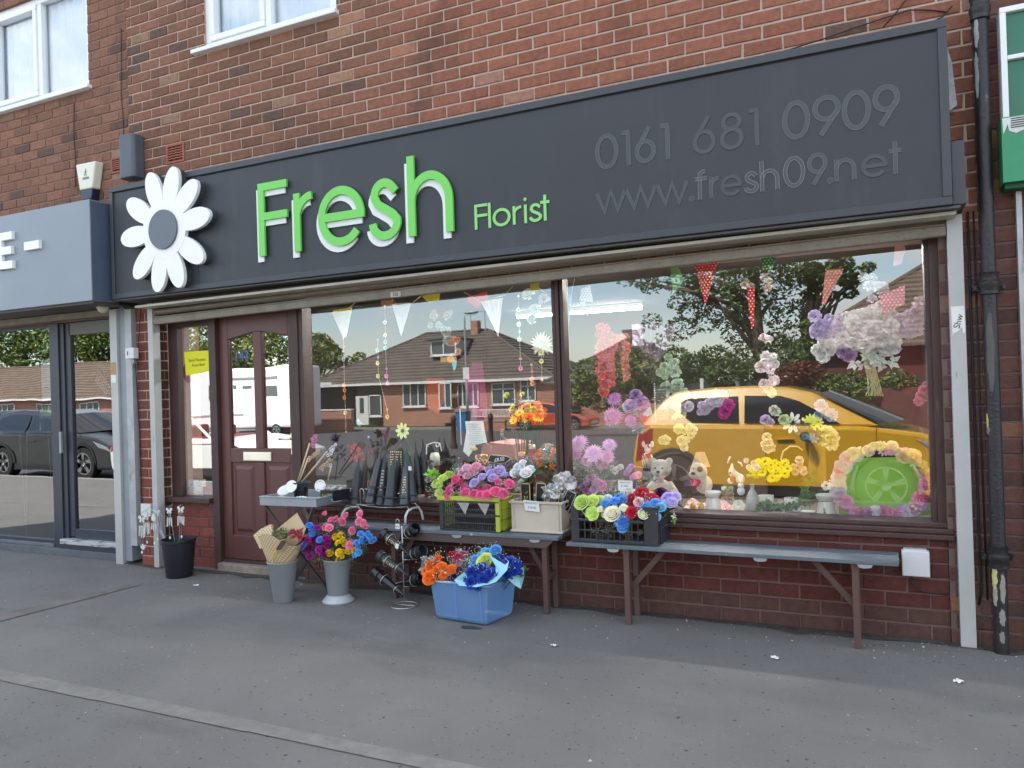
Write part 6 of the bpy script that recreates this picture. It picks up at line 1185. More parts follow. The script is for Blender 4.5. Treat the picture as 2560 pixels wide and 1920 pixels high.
t = thing('wind_chime', 'white bird figure hanging low at the left of the black bucket', 'wind chime', P3(358,1370,-.2)); g = MB(); c = W(358,1368,-.2); g.prism([(c[0]+a*.03, c[1]+b*.03) for a, b in ((-1,.5),(-.3,.1),(.4,.4),(.9,.9),(.8,-.1),(.3,-.7),(-.4,-.6),(-.9,-.2))], -.203,-.197); g.build('figure', m_ww, t); g = MB(); c2 = W(355,1381,-.2); g.ball((c2[0],-.2,c2[1]), .013,.004,.013,8,5); g.build('pendant', m_ww, t); g = MB(); g.tube([P3(358,1330,-.2),P3(358,1365,-.2),P3(355,1378,-.2)], .001, n=3); g.build('cord', m_galv, t)
wb2 = MB(); c0 = W(358,1258,-.0); c1 = W(384,1290,0); wb2.box(c0[0],c1[0],-.03,.004,c1[1],c0[1]); tag(wb2.build('wall_socket', mat('white_plastic', (.66,.67,.66), .4), bevel=.004), 'small white box low on the brick pier behind the white wind chimes', 'box')
# ================================================================== florist interior
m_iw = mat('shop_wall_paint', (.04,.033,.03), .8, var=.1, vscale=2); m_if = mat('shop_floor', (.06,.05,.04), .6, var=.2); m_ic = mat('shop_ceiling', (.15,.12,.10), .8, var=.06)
def slab(nm, q, m_): o = MB().box(*q).build(nm, m_, kind='structure'); return o
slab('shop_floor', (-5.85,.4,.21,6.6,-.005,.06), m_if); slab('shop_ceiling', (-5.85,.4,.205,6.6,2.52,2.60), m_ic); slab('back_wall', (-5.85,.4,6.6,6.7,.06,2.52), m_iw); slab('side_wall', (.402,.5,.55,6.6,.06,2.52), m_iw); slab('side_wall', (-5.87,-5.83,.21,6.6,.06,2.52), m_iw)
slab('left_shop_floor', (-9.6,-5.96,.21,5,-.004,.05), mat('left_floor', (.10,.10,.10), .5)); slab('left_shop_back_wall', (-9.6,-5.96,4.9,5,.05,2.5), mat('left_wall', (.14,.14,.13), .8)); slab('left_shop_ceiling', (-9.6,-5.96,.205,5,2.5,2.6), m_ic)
slab('left_shop_side_wall', (-9.7,-9.6,.05,5,.05,2.6), m_ic)
ds = thing('display_shelf', 'deep display shelf behind the shop windows at sill height', 'shelf', (-1.9,.5,.6)); MB().box(-4.1,.30,.202,.80,.590,.612).build('top', mat('shelf_dark', (.07,.05,.045), .6, var=.1), ds); MB().box(-4.1,.30,.78,.80,.06,.59).build('front', mat('shelf_dark2', (.06,.045,.04), .6), ds)
SH = .613
for i, (xa, xb, y, zz) in enumerate([(-4.6,-2.77,5.2,2.44), (-1.45,-.21,1.68,2.44), (-3.6,-2.33,1.8,2.44)]):
    t = thing('strip_light', ['long fluorescent strip light deep in the shop on the ceiling', 'fluorescent strip light near the right window on the ceiling', 'fluorescent strip light behind the left window on the ceiling'][i], 'light', ((xa+xb)/2,y,zz+.06), 'fluorescent strip lights on the shop ceiling'); MB().box(xa,xb,y-.04,y+.04,zz+.025,zz+.075).build('housing', m_upvc, t); MB().box(xa+.02,xb-.02,y-.035,y+.035,zz-.01,zz+.0245).build('tube', mat('lit_tube' if i else 'dim_lit_tube', (1,.97,.90), .5, var=0, emit=85 if i else 12), t)
t = thing('counter', 'dim counter and shelving along the back of the florist shop', 'counter', (-2.5,5,0)); MB().box(-4.6,-1.2,4.6,5.2,.06,.95).build('base', mat('counter_brown', (.07,.045,.035), .6, var=.2), t)
# ---- bunting
m_string = mat('bunting_cord', (.55,.5,.42), .8, var=0)
def flag(label, pts, y, col, dots=None, check=False, rough=.8, fold=0):
    P = [W(*p, y) for p in pts]; t = thing('bunting_flag', label, 'bunting', (sum(p[0] for p in P)/len(P), y, P[0][1]), 'triangular bunting flags hung inside the shop windows')
    g = MB(); 
    if fold:
        n = 8; tip = P[2]
        for i in range(n):
            f0, f1 = i/n, (i+1)/n; a = lerp(P[0], P[1], f0); b = lerp(P[0], P[1], f1); g.quad((a[0], y+fold*(i % 2), a[1]), (b[0], y+fold*((i+1) % 2), b[1]), (tip[0], y, tip[1]))
    else: g.prism(P, y-.001, y+.001)
    f = g.build('flag', mat('cloth_%02d%02d%02d' % tuple(int(c*99) for c in col), col, rough, var=.06, vscale=20), t)
    if dots:
        d = MB(); x0, x1 = min(p[0] for p in P), max(p[0] for p in P); z0, z1 = min(p[1] for p in P), max(p[1] for p in P); s_ = .021; j = 0; z = z1-.012
        def inside(x, z):
            c = False
            for k in range(len(P)):
                (xa, za), (xb, zb) = P[k], P[k-1]
                if (za > z) != (zb > z) and x < (xb-xa)*(z-za)/(zb-za)+xa: c = not c
            return c
        while z > z0:
            x = x0+(s_/2 if j % 2 else 0)
            while x < x1:
                if inside(x, z): 
                    if check: d.box(x-.004,x+.004,y-.0022,y-.0013,z-.004,z+.004)
                    else: d.lathe([(.0042,0),(0,.0004)], (x, y-.0014, z), 6, M=Matrix.Rotation(R(90),3,'X'))
                x += s_
            z -= s_*.8; j += 1
        if d.v: d.build('dots', mat('dots_%02d%02d%02d' % tuple(int(c*99) for c in dots), dots, .8, var=0), t)
YF = .24
flag('white bunting flag with a yellow top at the left end of the left window', [(830,782),(880,774),(866,842),(858,845)], YF, (.75,.75,.72)); flag('yellow hem above the leftmost white bunting flag', [(833,775),(879,768),(879,776),(832,784)], YF-.01, (.75,.60,.03))
flag('pale speckled blue grey bunting flag hanging over the reflected roof', [(980,760),(1028,757),(1003,841)], YF, (.62,.70,.80), dots=(.8,.85,.9)); flag('satin white bunting flag with folds in the middle of the left window', [(1202,753),(1257,744),(1246,842)], YF, (.80,.80,.84), fold=.012, rough=.4)
flag('yellow bunting flag at the top middle of the left window', [(1046,734),(1101,728),(1098,750),(1072,757)], YF, (.62,.50,.03)); flag('yellow bunting flag beside the mullion top', [(1325,710),(1347,706),(1346,728),(1326,730)], YF, (.55,.42,.03))
flag('small red bunting flag near the top of the left window', [(1170,742),(1216,728),(1222,750),(1190,770),(1168,752)], YF+.02, (.65,.03,.02)); flag('brown patterned bunting flag at the top left of the left window', [(952,752),(985,748),(980,770),(955,772)], YF, (.42,.16,.06), dots=(.5,.3,.1))
flag('white dotted bunting flag near the left end of the right window', [(1453,722),(1475,714),(1483,755),(1448,753)], YF, (.72,.72,.76), dots=(.35,.35,.4)); flag('small white bunting tip below the dotted flag', [(1448,755),(1463,755),(1470,790),(1455,770)], YF+.01, (.72,.74,.78))
flag('green gauzy bunting flag at the top of the right window', [(1676,665),(1693,664),(1712,700),(1682,735)], YF, (.16,.40,.13)); flag('red bunting flag with white dots at the top of the right window', [(1735,658),(1794,652),(1764,765)], YF, (.62,.02,.03), dots=(.8,.78,.75))
flag('dark green bunting flag with white dots beside the ceiling strip light', [(1903,634),(1940,630),(1930,682),(1906,672)], YF, (.02,.24,.05), dots=(.75,.8,.7)); flag('slim red bunting strip with white marks hanging in front of the tree trunk', [(1867,722),(1887,720),(1885,815),(1878,822)], YF, (.62,.01,.02), dots=(.8,.75,.75))
flag('pale red bunting flag over the reflected branches', [(2064,675),(2110,672),(2062,762),(2054,760)], YF, (.65,.22,.18), dots=(.8,.6,.6)); flag('pink bunting flag at the top right of the right window', [(2238,598),(2256,595),(2264,624),(2254,660),(2233,665)], YF, (.70,.35,.32))
flag('pink gingham bunting flag over the reflected roof at right', [(2200,740),(2262,712),(2262,760),(2208,785)], YF, (.66,.20,.26), dots=(.85,.75,.78), check=True)
flag('pale blue bunting flag beside the mullion in the right window', [(1410,735),(1430,735),(1418,850),(1411,860)], YF, (.45,.60,.78))
for lab, pts in (('pale bunting cord swagged across the left window', [(826,785),(862,776),(880,764),(892,752)]), ('pale bunting cord swagged between flags in the left window', [(980,748),(995,763),(1025,762),(1050,742)]), ('pale bunting cord sloping to the mullion in the left window', [(1160,730),(1202,755),(1262,738),(1283,714)]), ('pale bunting cord ending at the mullion', [(1346,718),(1380,748)]), ('pale bunting cord at the left of the right window', [(1437,692),(1428,735),(1425,745)])):
    wire(lab, [P3(*p, YF) for p in pts], .0035, 'cord', m_string, 'string')
# ---- strings of felt flowers
def fstring(label, items, y=.22, r=.019):
    t = thing('flower_string', label, 'garland', P3(items[0][0], items[0][1], y), 'hanging strings of small felt flowers'); g = MB(); g.tube([P3(px, py, y+.004) for px, py, *_ in items], .0018, n=4, caps=False); g.build('thread', m_string, t)
    for px, py, col, kind in items:
        c = P3(px, py, y)
        if kind == 'f': o = put(DAISY[1], 'felt_flower', t, *c, r, col, (90, 0)); g = MB(); g.ball((c[0], c[1]-.004, c[2]), .0042, n=6, k=3); g.build('felt_centre', mat('felt_dark', (.05,.08,.05), .7, var=0), t)
        elif kind == 'o': g = MB(); g.ball(c, .010, .004, .010, 8, 5); g.build('bead', mat('bead_%02d%02d%02d' % tuple(int(v*99) for v in col), col, .5, var=0), t)
BLUW, YELP, TUR, PKF, ORF, WF = (.45,.45,.85), (.85,.80,.25), (.12,.50,.60), (.75,.20,.55), (.90,.25,.05), (.85,.85,.78)
fstring('string of lilac, orange and yellow felt flowers at the left of the left window', [(858,846,(.7,.5,.4),'o'),(859,866,(.75,.25,.1),'o'),(860,898,BLUW,'f'),(860,916,PKF,'o'),(861,963,ORF,'f'),(862,975,ORF,'f'),(862,994,ORF,'f'),(864,1032,YELP,'f'),(865,1080,ORF,'o')])
fstring('string of turquoise and lime felt flowers left of centre in the left window', [(944,850,TUR,'o'),(944,876,TUR,'f'),(945,894,TUR,'o'),(945,908,YELP,'f'),(946,940,YELP,'f'),(968,1024,(.85,.65,.1),'o'),(969,1042,(.7,.6,.1),'f')])
fstring('string of white, turquoise and pink felt flowers in the left window', [(962,765,WF,'o'),(963,806,WF,'f'),(964,838,YELP,'f'),(964,855,TUR,'f'),(964,870,TUR,'f'),(966,922,PKF,'o'),(967,940,PKF,'f'),(970,958,PKF,'f')])
fstring('string of cream and pale blue felt flowers right of the lamp post reflection', [(1296,740,WF,'o'),(1297,775,WF,'f'),(1298,791,(.6,.65,.55),'o'),(1298,811,WF,'f'),(1299,829,(.4,.75,.95),'o'),(1299,848,(.4,.75,.95),'f'),(1301,897,(.6,.2,.3),'o'),(1302,921,PKF,'f')])
fstring('string of yellow green felt flowers beside the mullion', [(1352,862,(.8,.75,.6),'o'),(1353,882,YELP,'f'),(1354,903,YELP,'f'),(1355,950,(.8,.8,.4),'o')])
fstring('string of orange felt flowers by the yellow flower bunch', [(1329,912,(.65,.2,.2),'o'),(1330,928,(.65,.2,.2),'o'),(1330,948,ORF,'f'),(1331,958,ORF,'f')])
def beads(label, px, py0, py1, y, col, r=.006):
    a = P3(px, py0, y); b = P3(px+3, py1, y); t = thing('bead_string', label, 'bead string', a); n = int((a[2]-b[2])/(r*2.3)); g = MB()
    for i in range(n): f = i/(n-1); g.ball(tuple(Vector(a).lerp(Vector(b), f)), r, n=6, k=4)
    g.build('beads', mat('bead_'+label[:5].strip(), col, .25, var=0), t); g = MB(); g.tube([a, b], .0015, n=3); g.build('thread', m_string, t)
beads('clear white crystal bead string left of the calendar panel', 1636, 960, 1056, .22, (.75,.78,.80)); beads('pearl bead string beside the white notice', 1150, 1025, 1110, .22, (.7,.72,.74))

# ---- left window contents
c0 = P3(1163,1053,.30); c1 = P3(1217,1140,.30); nt_ = thing('notice', 'white handwritten notice sheet standing in the left window', 'notice', (c0[0],.3,SH)); pg = MB().prism([W(*p,.30) for p in ((1163,1053),(1208,1053),(1217,1106),(1190,1112),(1172,1142),(1158,1128),(1166,1080))], .299, .301).build('sheet', mat('notice_white', (.75,.80,.82), .6, var=.04), nt_)
g = MB()
for k in range(12): a = W(1168+k*.3,1061+k*4.6,.2985); b = W(1204+k*.5,1060+k*4.6,.2985); g.box(a[0]+random.uniform(0,.02), b[0]-random.uniform(0,.03), .2975, .2985, (a[1]+b[1])/2-.0012, (a[1]+b[1])/2+.0012)
g.build('print_line', mat('grey_print2', (.30,.34,.38), .6), pg)
random.seed(51)
def bun(name, label, cat, pts, **k): return bunch(name, label, cat, pts, **k)
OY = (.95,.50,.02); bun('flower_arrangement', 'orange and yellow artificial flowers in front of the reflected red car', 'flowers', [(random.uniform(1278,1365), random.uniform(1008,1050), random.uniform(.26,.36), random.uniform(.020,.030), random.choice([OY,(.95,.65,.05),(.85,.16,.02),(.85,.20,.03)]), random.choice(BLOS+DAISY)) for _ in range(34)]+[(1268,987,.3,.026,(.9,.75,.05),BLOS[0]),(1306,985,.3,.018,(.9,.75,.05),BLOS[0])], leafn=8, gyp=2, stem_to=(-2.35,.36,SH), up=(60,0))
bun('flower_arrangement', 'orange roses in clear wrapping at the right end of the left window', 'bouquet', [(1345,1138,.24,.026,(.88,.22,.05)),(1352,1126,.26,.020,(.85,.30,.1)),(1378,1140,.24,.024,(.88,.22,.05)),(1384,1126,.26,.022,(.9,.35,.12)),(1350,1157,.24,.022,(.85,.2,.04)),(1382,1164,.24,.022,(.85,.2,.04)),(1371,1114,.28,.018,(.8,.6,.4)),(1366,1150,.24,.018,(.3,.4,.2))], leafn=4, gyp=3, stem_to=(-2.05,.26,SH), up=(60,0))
crumple('clear wrapping around the orange roses in the left window', 'cellophane', P3(1366,1138,.27), .055, .03, .075, 3)
bun('flower_arrangement', 'red blossom twigs standing behind the tray table picks', 'flowers', [(random.uniform(868,912), random.uniform(1112,1150), .26, .013, (.60,.03,.04), random.choice(BLOS)) for _ in range(22)]+[(925,1130,.3,.013,(.55,.05,.05),BLOS[0])]*1, leafn=1, gyp=0, stem_to=(-3.6,.3,SH), up=(60,0))
bun('flower_arrangement', 'pale green large pinwheel flower in the left window', 'flower', [(1007,1072,.27,.062,(.60,.70,.28),daisy_mesh(9,.42,.05))], leafn=0, gyp=0, stem_to=(-3.05,.3,SH), up=(90,0))
t = thing('basket', 'coral red wire basket behind the grave vases', 'basket', (-3.4,.35,SH)); c = P3(934,1150,.33); MB().lathe([(.08,SH),(.10,SH+.14),(.105,SH+.14)], (c[0],.36,0), 16).build('body', mat('coral_wire', (.55,.10,.08), .5, var=.3, vscale=90), t)
# black and gold beaded box
t = thing('beaded_box', 'black box studded with rows of gold beads behind the vases', 'box', P3(992,1160,.26)); a = P3(975,1128,.26); b = P3(1005,1170,.26); MB().box(a[0],b[0],.262,.30,b[2],a[2]).build('box', m_blk, t); g = MB()
for i in range(6):
    for j in range(7): g.ball((a[0]+.006+i*(b[0]-a[0]-.012)/5, .260, b[2]+.006+j*(a[2]-b[2]-.012)/6), .006, n=6, k=4)
g.build('gold_beads', mat('gold_bead', (.80,.72,.42), .3, metal=.3), t)
# white lantern / cat ornament
t = thing('lantern', 'white glazed lantern with wire hoop top behind the silver foliage', 'lantern', P3(1085,1150,.28)); c = P3(1087,1145,.28); MB().lathe([(.0,c[2]-.055),(.035,c[2]-.055),(.04,c[2]+.01),(.028,c[2]+.04),(0,c[2]+.042)], (c[0],.28,0), 16).build('body', mat('milky_white', (.72,.73,.68), .3), t, smooth=True)
g = MB(); g.tube([P3(1066,1136,.26),P3(1066,1112,.26),P3(1085,1106,.26),P3(1100,1108,.26),P3(1104,1128,.26)], .004); g.tube(ring(P3(1094,1112,.25),(0,1,0),.015), .004, closed=True); g.tube(ring(P3(1068,1114,.25),(0,1,0),.008), .003, closed=True); g.build('wire_top', mat('white_wire', (.7,.7,.68), .4), t)
MB().box(c[0]-.03,c[0]+.03,.25,.31,SH,c[2]-.056).build('wine_base', mat('wine_block', (.10,.01,.03), .4), t)
# purple candle jars
for px, py, h, r_, lab in ((1330,1142,.115,.024,'taller purple glass candle jar with a clear rim in the left window'), (1305,1152,.07,.022,'shorter dark magenta candle jar beside the taller purple one')):
    c = P3(px, py, .27); t = thing('candle_jar', lab, 'candle', (c[0],c[1],c[2]-h/2)); MB().lathe([(0,-h/2),(r_,-h/2),(r_,h/2),(r_*.95,h/2)], c, 16).build('wax', mat('purple_glass', (.36,.06,.26), .15, var=.1, spec=.7), t, smooth=True, auto=40); MB().lathe([(r_*1.02,h/2),(r_*1.12,h/2+.028),(r_*.8,h/2+.02)], c, 16).build('rim', mat('gold_rim', (.6,.5,.25), .3, metal=.4), t, smooth=True)
# polka dot orange watering can
t = thing('watering_can', 'orange brown watering can with cream dots between the roses and the notice', 'watering can', P3(1207,1145,.25)); c = P3(1206,1148,.25); MB().lathe([(0,-.045),(.045,-.045),(.052,0),(.038,.035),(0,.035)], c, 18).build('body', mat('can_brown', (.42,.15,.03), .4), t, smooth=True)
g = MB(); rg = random.Random(2)
for i in range(26): a = R(-170+i*6.2*1.0); z = rg.uniform(-.035,.03); rr = .050-abs(z)*.12; g.ball((c[0]+rr*math.cos(a), c[1]+rr*math.sin(a), c[2]+z), .0065, n=6, k=4)
g.build('dots', mat('cream_dot', (.85,.62,.28), .5, var=0), t); g = MB(); g.ball(P3(1185,1122,.25), .030, .008, .014, 12, 6); g.build('lid_disc', mat('can_yellow', (.75,.55,.12), .4), t); g = MB(); g.tube([P3(1222,1140,.25),P3(1228,1118,.25),P3(1214,1108,.25)], .005); g.build('handle', mat('can_brown', (.42,.15,.03), .4), t)
tag(MB().prism([W(*p,.5) for p in ((1205,1112),(1222,1106),(1282,1112),(1290,1150),(1200,1150))], .5, .9).build('salmon_box', mat('salmon_card', (.42,.15,.12), .7, var=.1)), 'salmon coloured box standing behind the watering can', 'box')
t = thing('gem_tree', 'small wire ornament with hoops beside the orange roses', 'ornament', P3(1258,1090,.27)); g = MB(); [g.tube(ring(P3(1256+i*6,1098+i*3,.27),(.3,1,.1*i),.02), .0015, n=4, closed=True) for i in range(3)]; [g.box(*(lambda c: (c[0]-.012,c[0]+.012,c[1]-.002,c[1]+.002,c[2]-.003,c[2]+.003))(P3(1255,1075+i*4,.27))) for i in range(4)]; g.build('wire', m_wire, t)
tag(MB().prism([W(*p,.30) for p in ((896,1048),(902,1056),(906,1060),(899,1068),(890,1052))], .296,.30).build('bird_ornament', mat('teal_bird', (.05,.35,.42), .4)), 'small teal bird ornament in front of the reflected white door', 'ornament')
tag(MB().ball(P3(921,1094,.28), .012, n=10, k=6).build('blue_ball', mat('blue_ball', (.25,.32,.75), .4), smooth=True), 'small blue ball pick above the coral basket', 'ornament')
# hanging translucent fan + leaves of white paper flowers in window 1
random.seed(61)
bun('flower_arrangement', 'pale feathery artificial flower with long petals beside the mullion, upper left window', 'flowers', [(1356,855,.30,.075,(.62,.60,.56),mum_mesh(21,40,.4,.09)),(1322,735,.34,.045,(.60,.62,.60),BLOS[0]),(1340,772,.34,.050,(.60,.62,.60),BLOS[1]),(1360,745,.36,.045,(.62,.63,.62),BLOS[0]),(1330,795,.34,.035,(.55,.57,.56),BLOS[1])], leafn=0, gyp=0, up=(80,0))
bun('flower_arrangement', 'pale grey artificial blossoms hanging over the reflected chimney', 'flowers', [(random.uniform(1075,1130), random.uniform(775,850), .34, random.uniform(.022,.035), (.40,.40,.36), random.choice(BLOS)) for _ in range(12)], leafn=0, gyp=0, up=(80,0))
bun('flower_arrangement', 'orange patterned paper flower with peach leaves at the reflected roof ridge', 'flowers', [(random.uniform(1128,1150), random.uniform(845,905), .34, random.uniform(.020,.03), random.choice([(.55,.22,.08),(.70,.42,.22),(.60,.30,.14)]), random.choice(BLOS)) for _ in range(10)], leafn=0, gyp=0, up=(80,0))
flag('turquoise tip of a patterned flag in the middle of the left window', [(1128,902),(1142,902),(1140,920),(1135,928)], .30, (.12,.60,.72)); flag('magenta translucent panel hanging in the left window', [(1180,905),(1205,905),(1218,1000),(1215,1058),(1190,1056),(1160,960)], .95, (.30,.03,.16), rough=.4)
flag('orange red card at the middle of the left window behind the strings', [(1065,945),(1108,945),(1110,1000),(1095,1035),(1070,1020)], .95, (.42,.07,.015), rough=.5)

# ---- right window contents
random.seed(71)
MAUVE = (.46,.24,.55); PMUM = (.86,.46,.72)
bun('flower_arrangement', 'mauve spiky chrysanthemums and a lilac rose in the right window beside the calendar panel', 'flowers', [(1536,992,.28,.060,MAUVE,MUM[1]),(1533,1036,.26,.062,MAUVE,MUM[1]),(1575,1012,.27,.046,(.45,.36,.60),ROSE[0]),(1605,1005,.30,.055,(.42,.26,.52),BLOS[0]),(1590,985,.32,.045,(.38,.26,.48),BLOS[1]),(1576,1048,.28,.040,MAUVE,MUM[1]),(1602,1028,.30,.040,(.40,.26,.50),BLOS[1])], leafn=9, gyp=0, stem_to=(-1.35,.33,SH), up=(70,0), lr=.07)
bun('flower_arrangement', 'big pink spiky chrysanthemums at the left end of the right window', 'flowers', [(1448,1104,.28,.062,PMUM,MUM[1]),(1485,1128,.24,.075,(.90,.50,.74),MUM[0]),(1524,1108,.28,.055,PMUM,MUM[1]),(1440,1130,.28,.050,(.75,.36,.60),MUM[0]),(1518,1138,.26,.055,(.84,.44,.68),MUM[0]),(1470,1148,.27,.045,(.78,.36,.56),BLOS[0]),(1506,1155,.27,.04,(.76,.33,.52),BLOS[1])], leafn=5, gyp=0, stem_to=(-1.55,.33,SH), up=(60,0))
t = thing('filler_bouquet', 'white and green filler foliage under the pink chrysanthemums', 'foliage', (-1.6,.25,.85))
for i in range(30): put(random.choice(GYP+LEAF[:2]), 'sprig', t, *P3(random.uniform(1428,1545), random.uniform(1160,1190), random.uniform(.21,.30)), .035, vary(random.choice([(.16,.26,.13),(.08,.16,.07),(.25,.30,.2)])), (random.uniform(20,70), random.uniform(-30,30)))
bun('flower_arrangement', 'dusty pink roses in a dark bucket behind the black crate', 'bouquet', [(px, py, .24, r, c) for px, py, r, c in ((1478,1192,.030,(.62,.28,.50)),(1468,1208,.032,(.55,.30,.52)),(1492,1205,.028,(.66,.36,.60)),(1502,1212,.030,(.60,.20,.40)),(1466,1226,.026,(.58,.25,.48)),(1486,1222,.026,(.70,.48,.68)),(1478,1235,.024,(.62,.32,.52)),(1456,1215,.024,(.60,.35,.58)))], leafn=4, gyp=4, stem_to=(-1.62,.3,SH), up=(60,0))
tag(MB().lathe([(.05,SH),(.07,SH+.17),(.075,SH+.17)], (-1.67,.33,0), 18).build('bucket', m_blkm, smooth=True), 'dark bucket behind the glass holding the dusty pink roses', 'bucket')
t = thing('kraft_basket', 'khaki sack wrap with white blossoms behind the price card', 'basket', P3(1530,1210,.3)); c = P3(1530,1215,.32); MB().lathe([(.06,SH),(.085,c[2]+.03),(.07,c[2]+.05)], (c[0],.34,0), 14).build('wrap', mat('khaki_wrap', (.26,.24,.17), .8, var=.25, vscale=18), t, smooth=True)
for px, py in ((1530,1170),(1545,1172),(1538,1180),(1552,1168)): put(BLOS[0], 'blossom', t, *P3(px,py,.28), .024, (.72,.66,.66), (60,0))
bun('flower_arrangement', 'small magenta flowers and purple wrap left of the teddy bear', 'bouquet', [(px, py, .26, .022, c) for px, py, c in ((1573,1172,(.5,.25,.48)),(1588,1188,(.70,.25,.48)),(1595,1186,(.72,.28,.52)),(1582,1192,(.66,.22,.44)),(1568,1180,(.45,.18,.42)),(1578,1165,(.55,.3,.55)))], leafn=1, gyp=0, stem_to=(-1.15,.3,SH), up=(60,0)); tag(MB().prism([W(*p,.36) for p in ((1570,1165),(1625,1172),(1622,1228),(1575,1232))], .36, .40).build('purple_wrap', mat('purple_wrap', (.13,.05,.15), .5, var=.15, vscale=14)), 'dark purple wrapped bundle behind the teddy bear', 'wrapping paper')
# red and silver foil bouquet
tag(MB().prism([W(*p,.27) for p in ((1596,1043),(1632,1038),(1636,1062),(1612,1074),(1608,1058))], .27,.285).build('red_foil', mat('red_foil', (.62,.02,.05), .25, var=.25, vscale=60)), 'crinkled red foil parcel beside the calendar panel', 'wrapping'); crumple('silver grey crinkled foil below the red one', 'foil', P3(1600,1072,.27), .055, .02, .035, 23, mat('silver_foil', (.22,.19,.19), .3, metal=.4, var=.4, vscale=60))
tag(MB().prism([W(*p,.26) for p in ((1606,1035),(1625,1015),(1630,1035),(1618,1042))], .262,.268).build('silver_heart', mat('silver_card', (.62,.64,.68), .3, metal=.3)), 'small silver card standing on the red foil', 'card')
# calendar like bottle panel
t = thing('number_plaque', 'dark glass plaque with the number 21 hanging in the right window', 'plaque', P3(1655,1000,.27)); a = P3(1637,967,.27); b = P3(1670,1050,.27); pq = MB().box(a[0],b[0],.268,.272,b[2],a[2]).build('panel', mat('plaque_grey', (.09,.115,.115), .25, var=.15, vscale=20), t)
cx_ = (a[0]+b[0])/2; text('number', '21', .055, mat('plaque_silver', (.34,.38,.37), .4, var=0), cx_, .267, P3(1655,1008,.27)[2], pq, ext=.0004); g = MB(); g.tube([(cx_+.036*math.cos(i*math.pi/12), .266, P3(1655,1008,.27)[2]+.04*math.sin(i*math.pi/12)) for i in range(24)], .0012, n=4, closed=True); g.box(a[0]+.01,b[0]-.01,.2665,.2675,a[2]-.022,a[2]-.018); g.box(a[0]+.01,b[0]-.01,.2665,.2675,a[2]-.04,a[2]-.038); g.box(a[0]+.015,b[0]-.015,.2665,.2675,b[2]+.03,b[2]+.034); g.build('engraving', mat('plaque_silver', (.34,.38,.37), .4, var=0), pq)
# pink hanging wisteria
def hang(label, px0, px1, py0, py1, n, col, r=.017, y=.27):
    t = thing('hanging_flowers', label, 'flowers', P3((px0+px1)/2, py0, y), 'pink hanging blossom trails in the right window')
    for i in range(n): f = i/n; wd = (px1-px0)/2*(1-.55*f)*random.uniform(-1,1); put(random.choice(BLOS), 'blossom', t, *P3((px0+px1)/2+wd+2*math.sin(f*9), py0+(py1-py0)*f, y+random.uniform(-.02,.02)), r*random.uniform(.8,1.15), vary(col,.2), (random.uniform(50,110), random.uniform(-50,50)))
hang('thick pink blossom trail hanging furthest left in the right window', 1488, 1528, 812, 988, 150, (.74,.17,.22), r=.021); hang('second pink blossom trail hanging beside the first', 1508, 1542, 835, 965, 90, (.74,.19,.24), r=.020); hang('thin pink blossom trail hanging left of the foil heart', 1553, 1575, 838, 952, 60, (.74,.26,.26), r=.017)
flag('red dotted cloth cone behind the pink blossom trails', [(1500,832),(1560,835),(1545,862),(1515,910),(1500,905)], .36, (.62,.05,.07), dots=(.85,.7,.7))
# foil heart balloon/sheet
t = thing('foil_cone', 'crumpled silver and mauve foil cone hanging in the right window', 'foil', P3(1630,850,.3)); b = len(g.v); g = MB(); n = 16; top = [W(1578+i*(1688-1578)/n, 812-4*math.sin(i*.9), .30) for i in range(n+1)]; mid = [W(1592+i*(1680-1592)/n, 862, .30) for i in range(n+1)]; bt_ = [W(1628+i*(1645-1628)/n, 905, .30) for i in range(n+1)]
rg = random.Random(3); 
for row in (top, mid, bt_): g.v += [(x, .30+rg.uniform(-.014,.014)-.03*math.sin(math.pi*i/n), z) for i, (x, z) in enumerate(row)]
g._q([(r_*(n+1)+i, r_*(n+1)+i+1, (r_+1)*(n+1)+i+1, (r_+1)*(n+1)+i) for r_ in range(2) for i in range(n)]); g.build('foil', mat('mauve_foil', (.26,.19,.27), .3, metal=.5, var=.2, vscale=30), t); g = MB(); rg = random.Random(4); n = 10; g.v = []
for r_ in range(5): 
    for i in range(n+1): x, z = W(1581+i*6.5, 812+r_*13, .285); g.v.append((x, .283+rg.uniform(-.012,.004), z))
g._q([(r_*(n+1)+i, r_*(n+1)+i+1, (r_+1)*(n+1)+i+1, (r_+1)*(n+1)+i) for r_ in range(4) for i in range(n)]); g.build('silver_sheet', mat('bright_foil', (.80,.74,.86), .22, metal=.6, var=.1), t)
# white / pale blossom clusters hanging over the reflected trees
random.seed(81)
PW = (.74,.62,.66); 
def clus(label, spots, col, r=(.026,.036), y=.3, kinds=BLOS, group='pale blossom clusters in the right window', up=80): bun('blossom_cluster', label, 'flowers', [(px+random.uniform(-4,4), py+random.uniform(-4,4), y+random.uniform(-.02,.02), random.uniform(*r), col, random.choice(kinds)) for px, py in spots], leafn=0, gyp=0, up=(up,0), group=group)
clus('pale pink blossoms hanging in front of the reflected trunk, lower pair of bunches', [(1915,890),(1928,900),(1935,890),(1905,912),(1922,918),(1938,908),(1912,958),(1925,965),(1932,950),(1908,845),(1920,850)], PW)
clus('small pale blossoms high in front of the reflected trunk', [(1868,698),(1862,710),(1905,700),(1912,690),(1878,715),(1925,705),(1918,718)], (.60,.46,.40), r=(.016,.024))
clus('grey green pale leaves and blossoms beside the foil cone', [(1672,895),(1685,905),(1660,912),(1675,925),(1650,925),(1690,925),(1660,940),(1685,970),(1700,975),(1692,960),(1668,965),(1715,980)], (.42,.50,.40), r=(.028,.042))
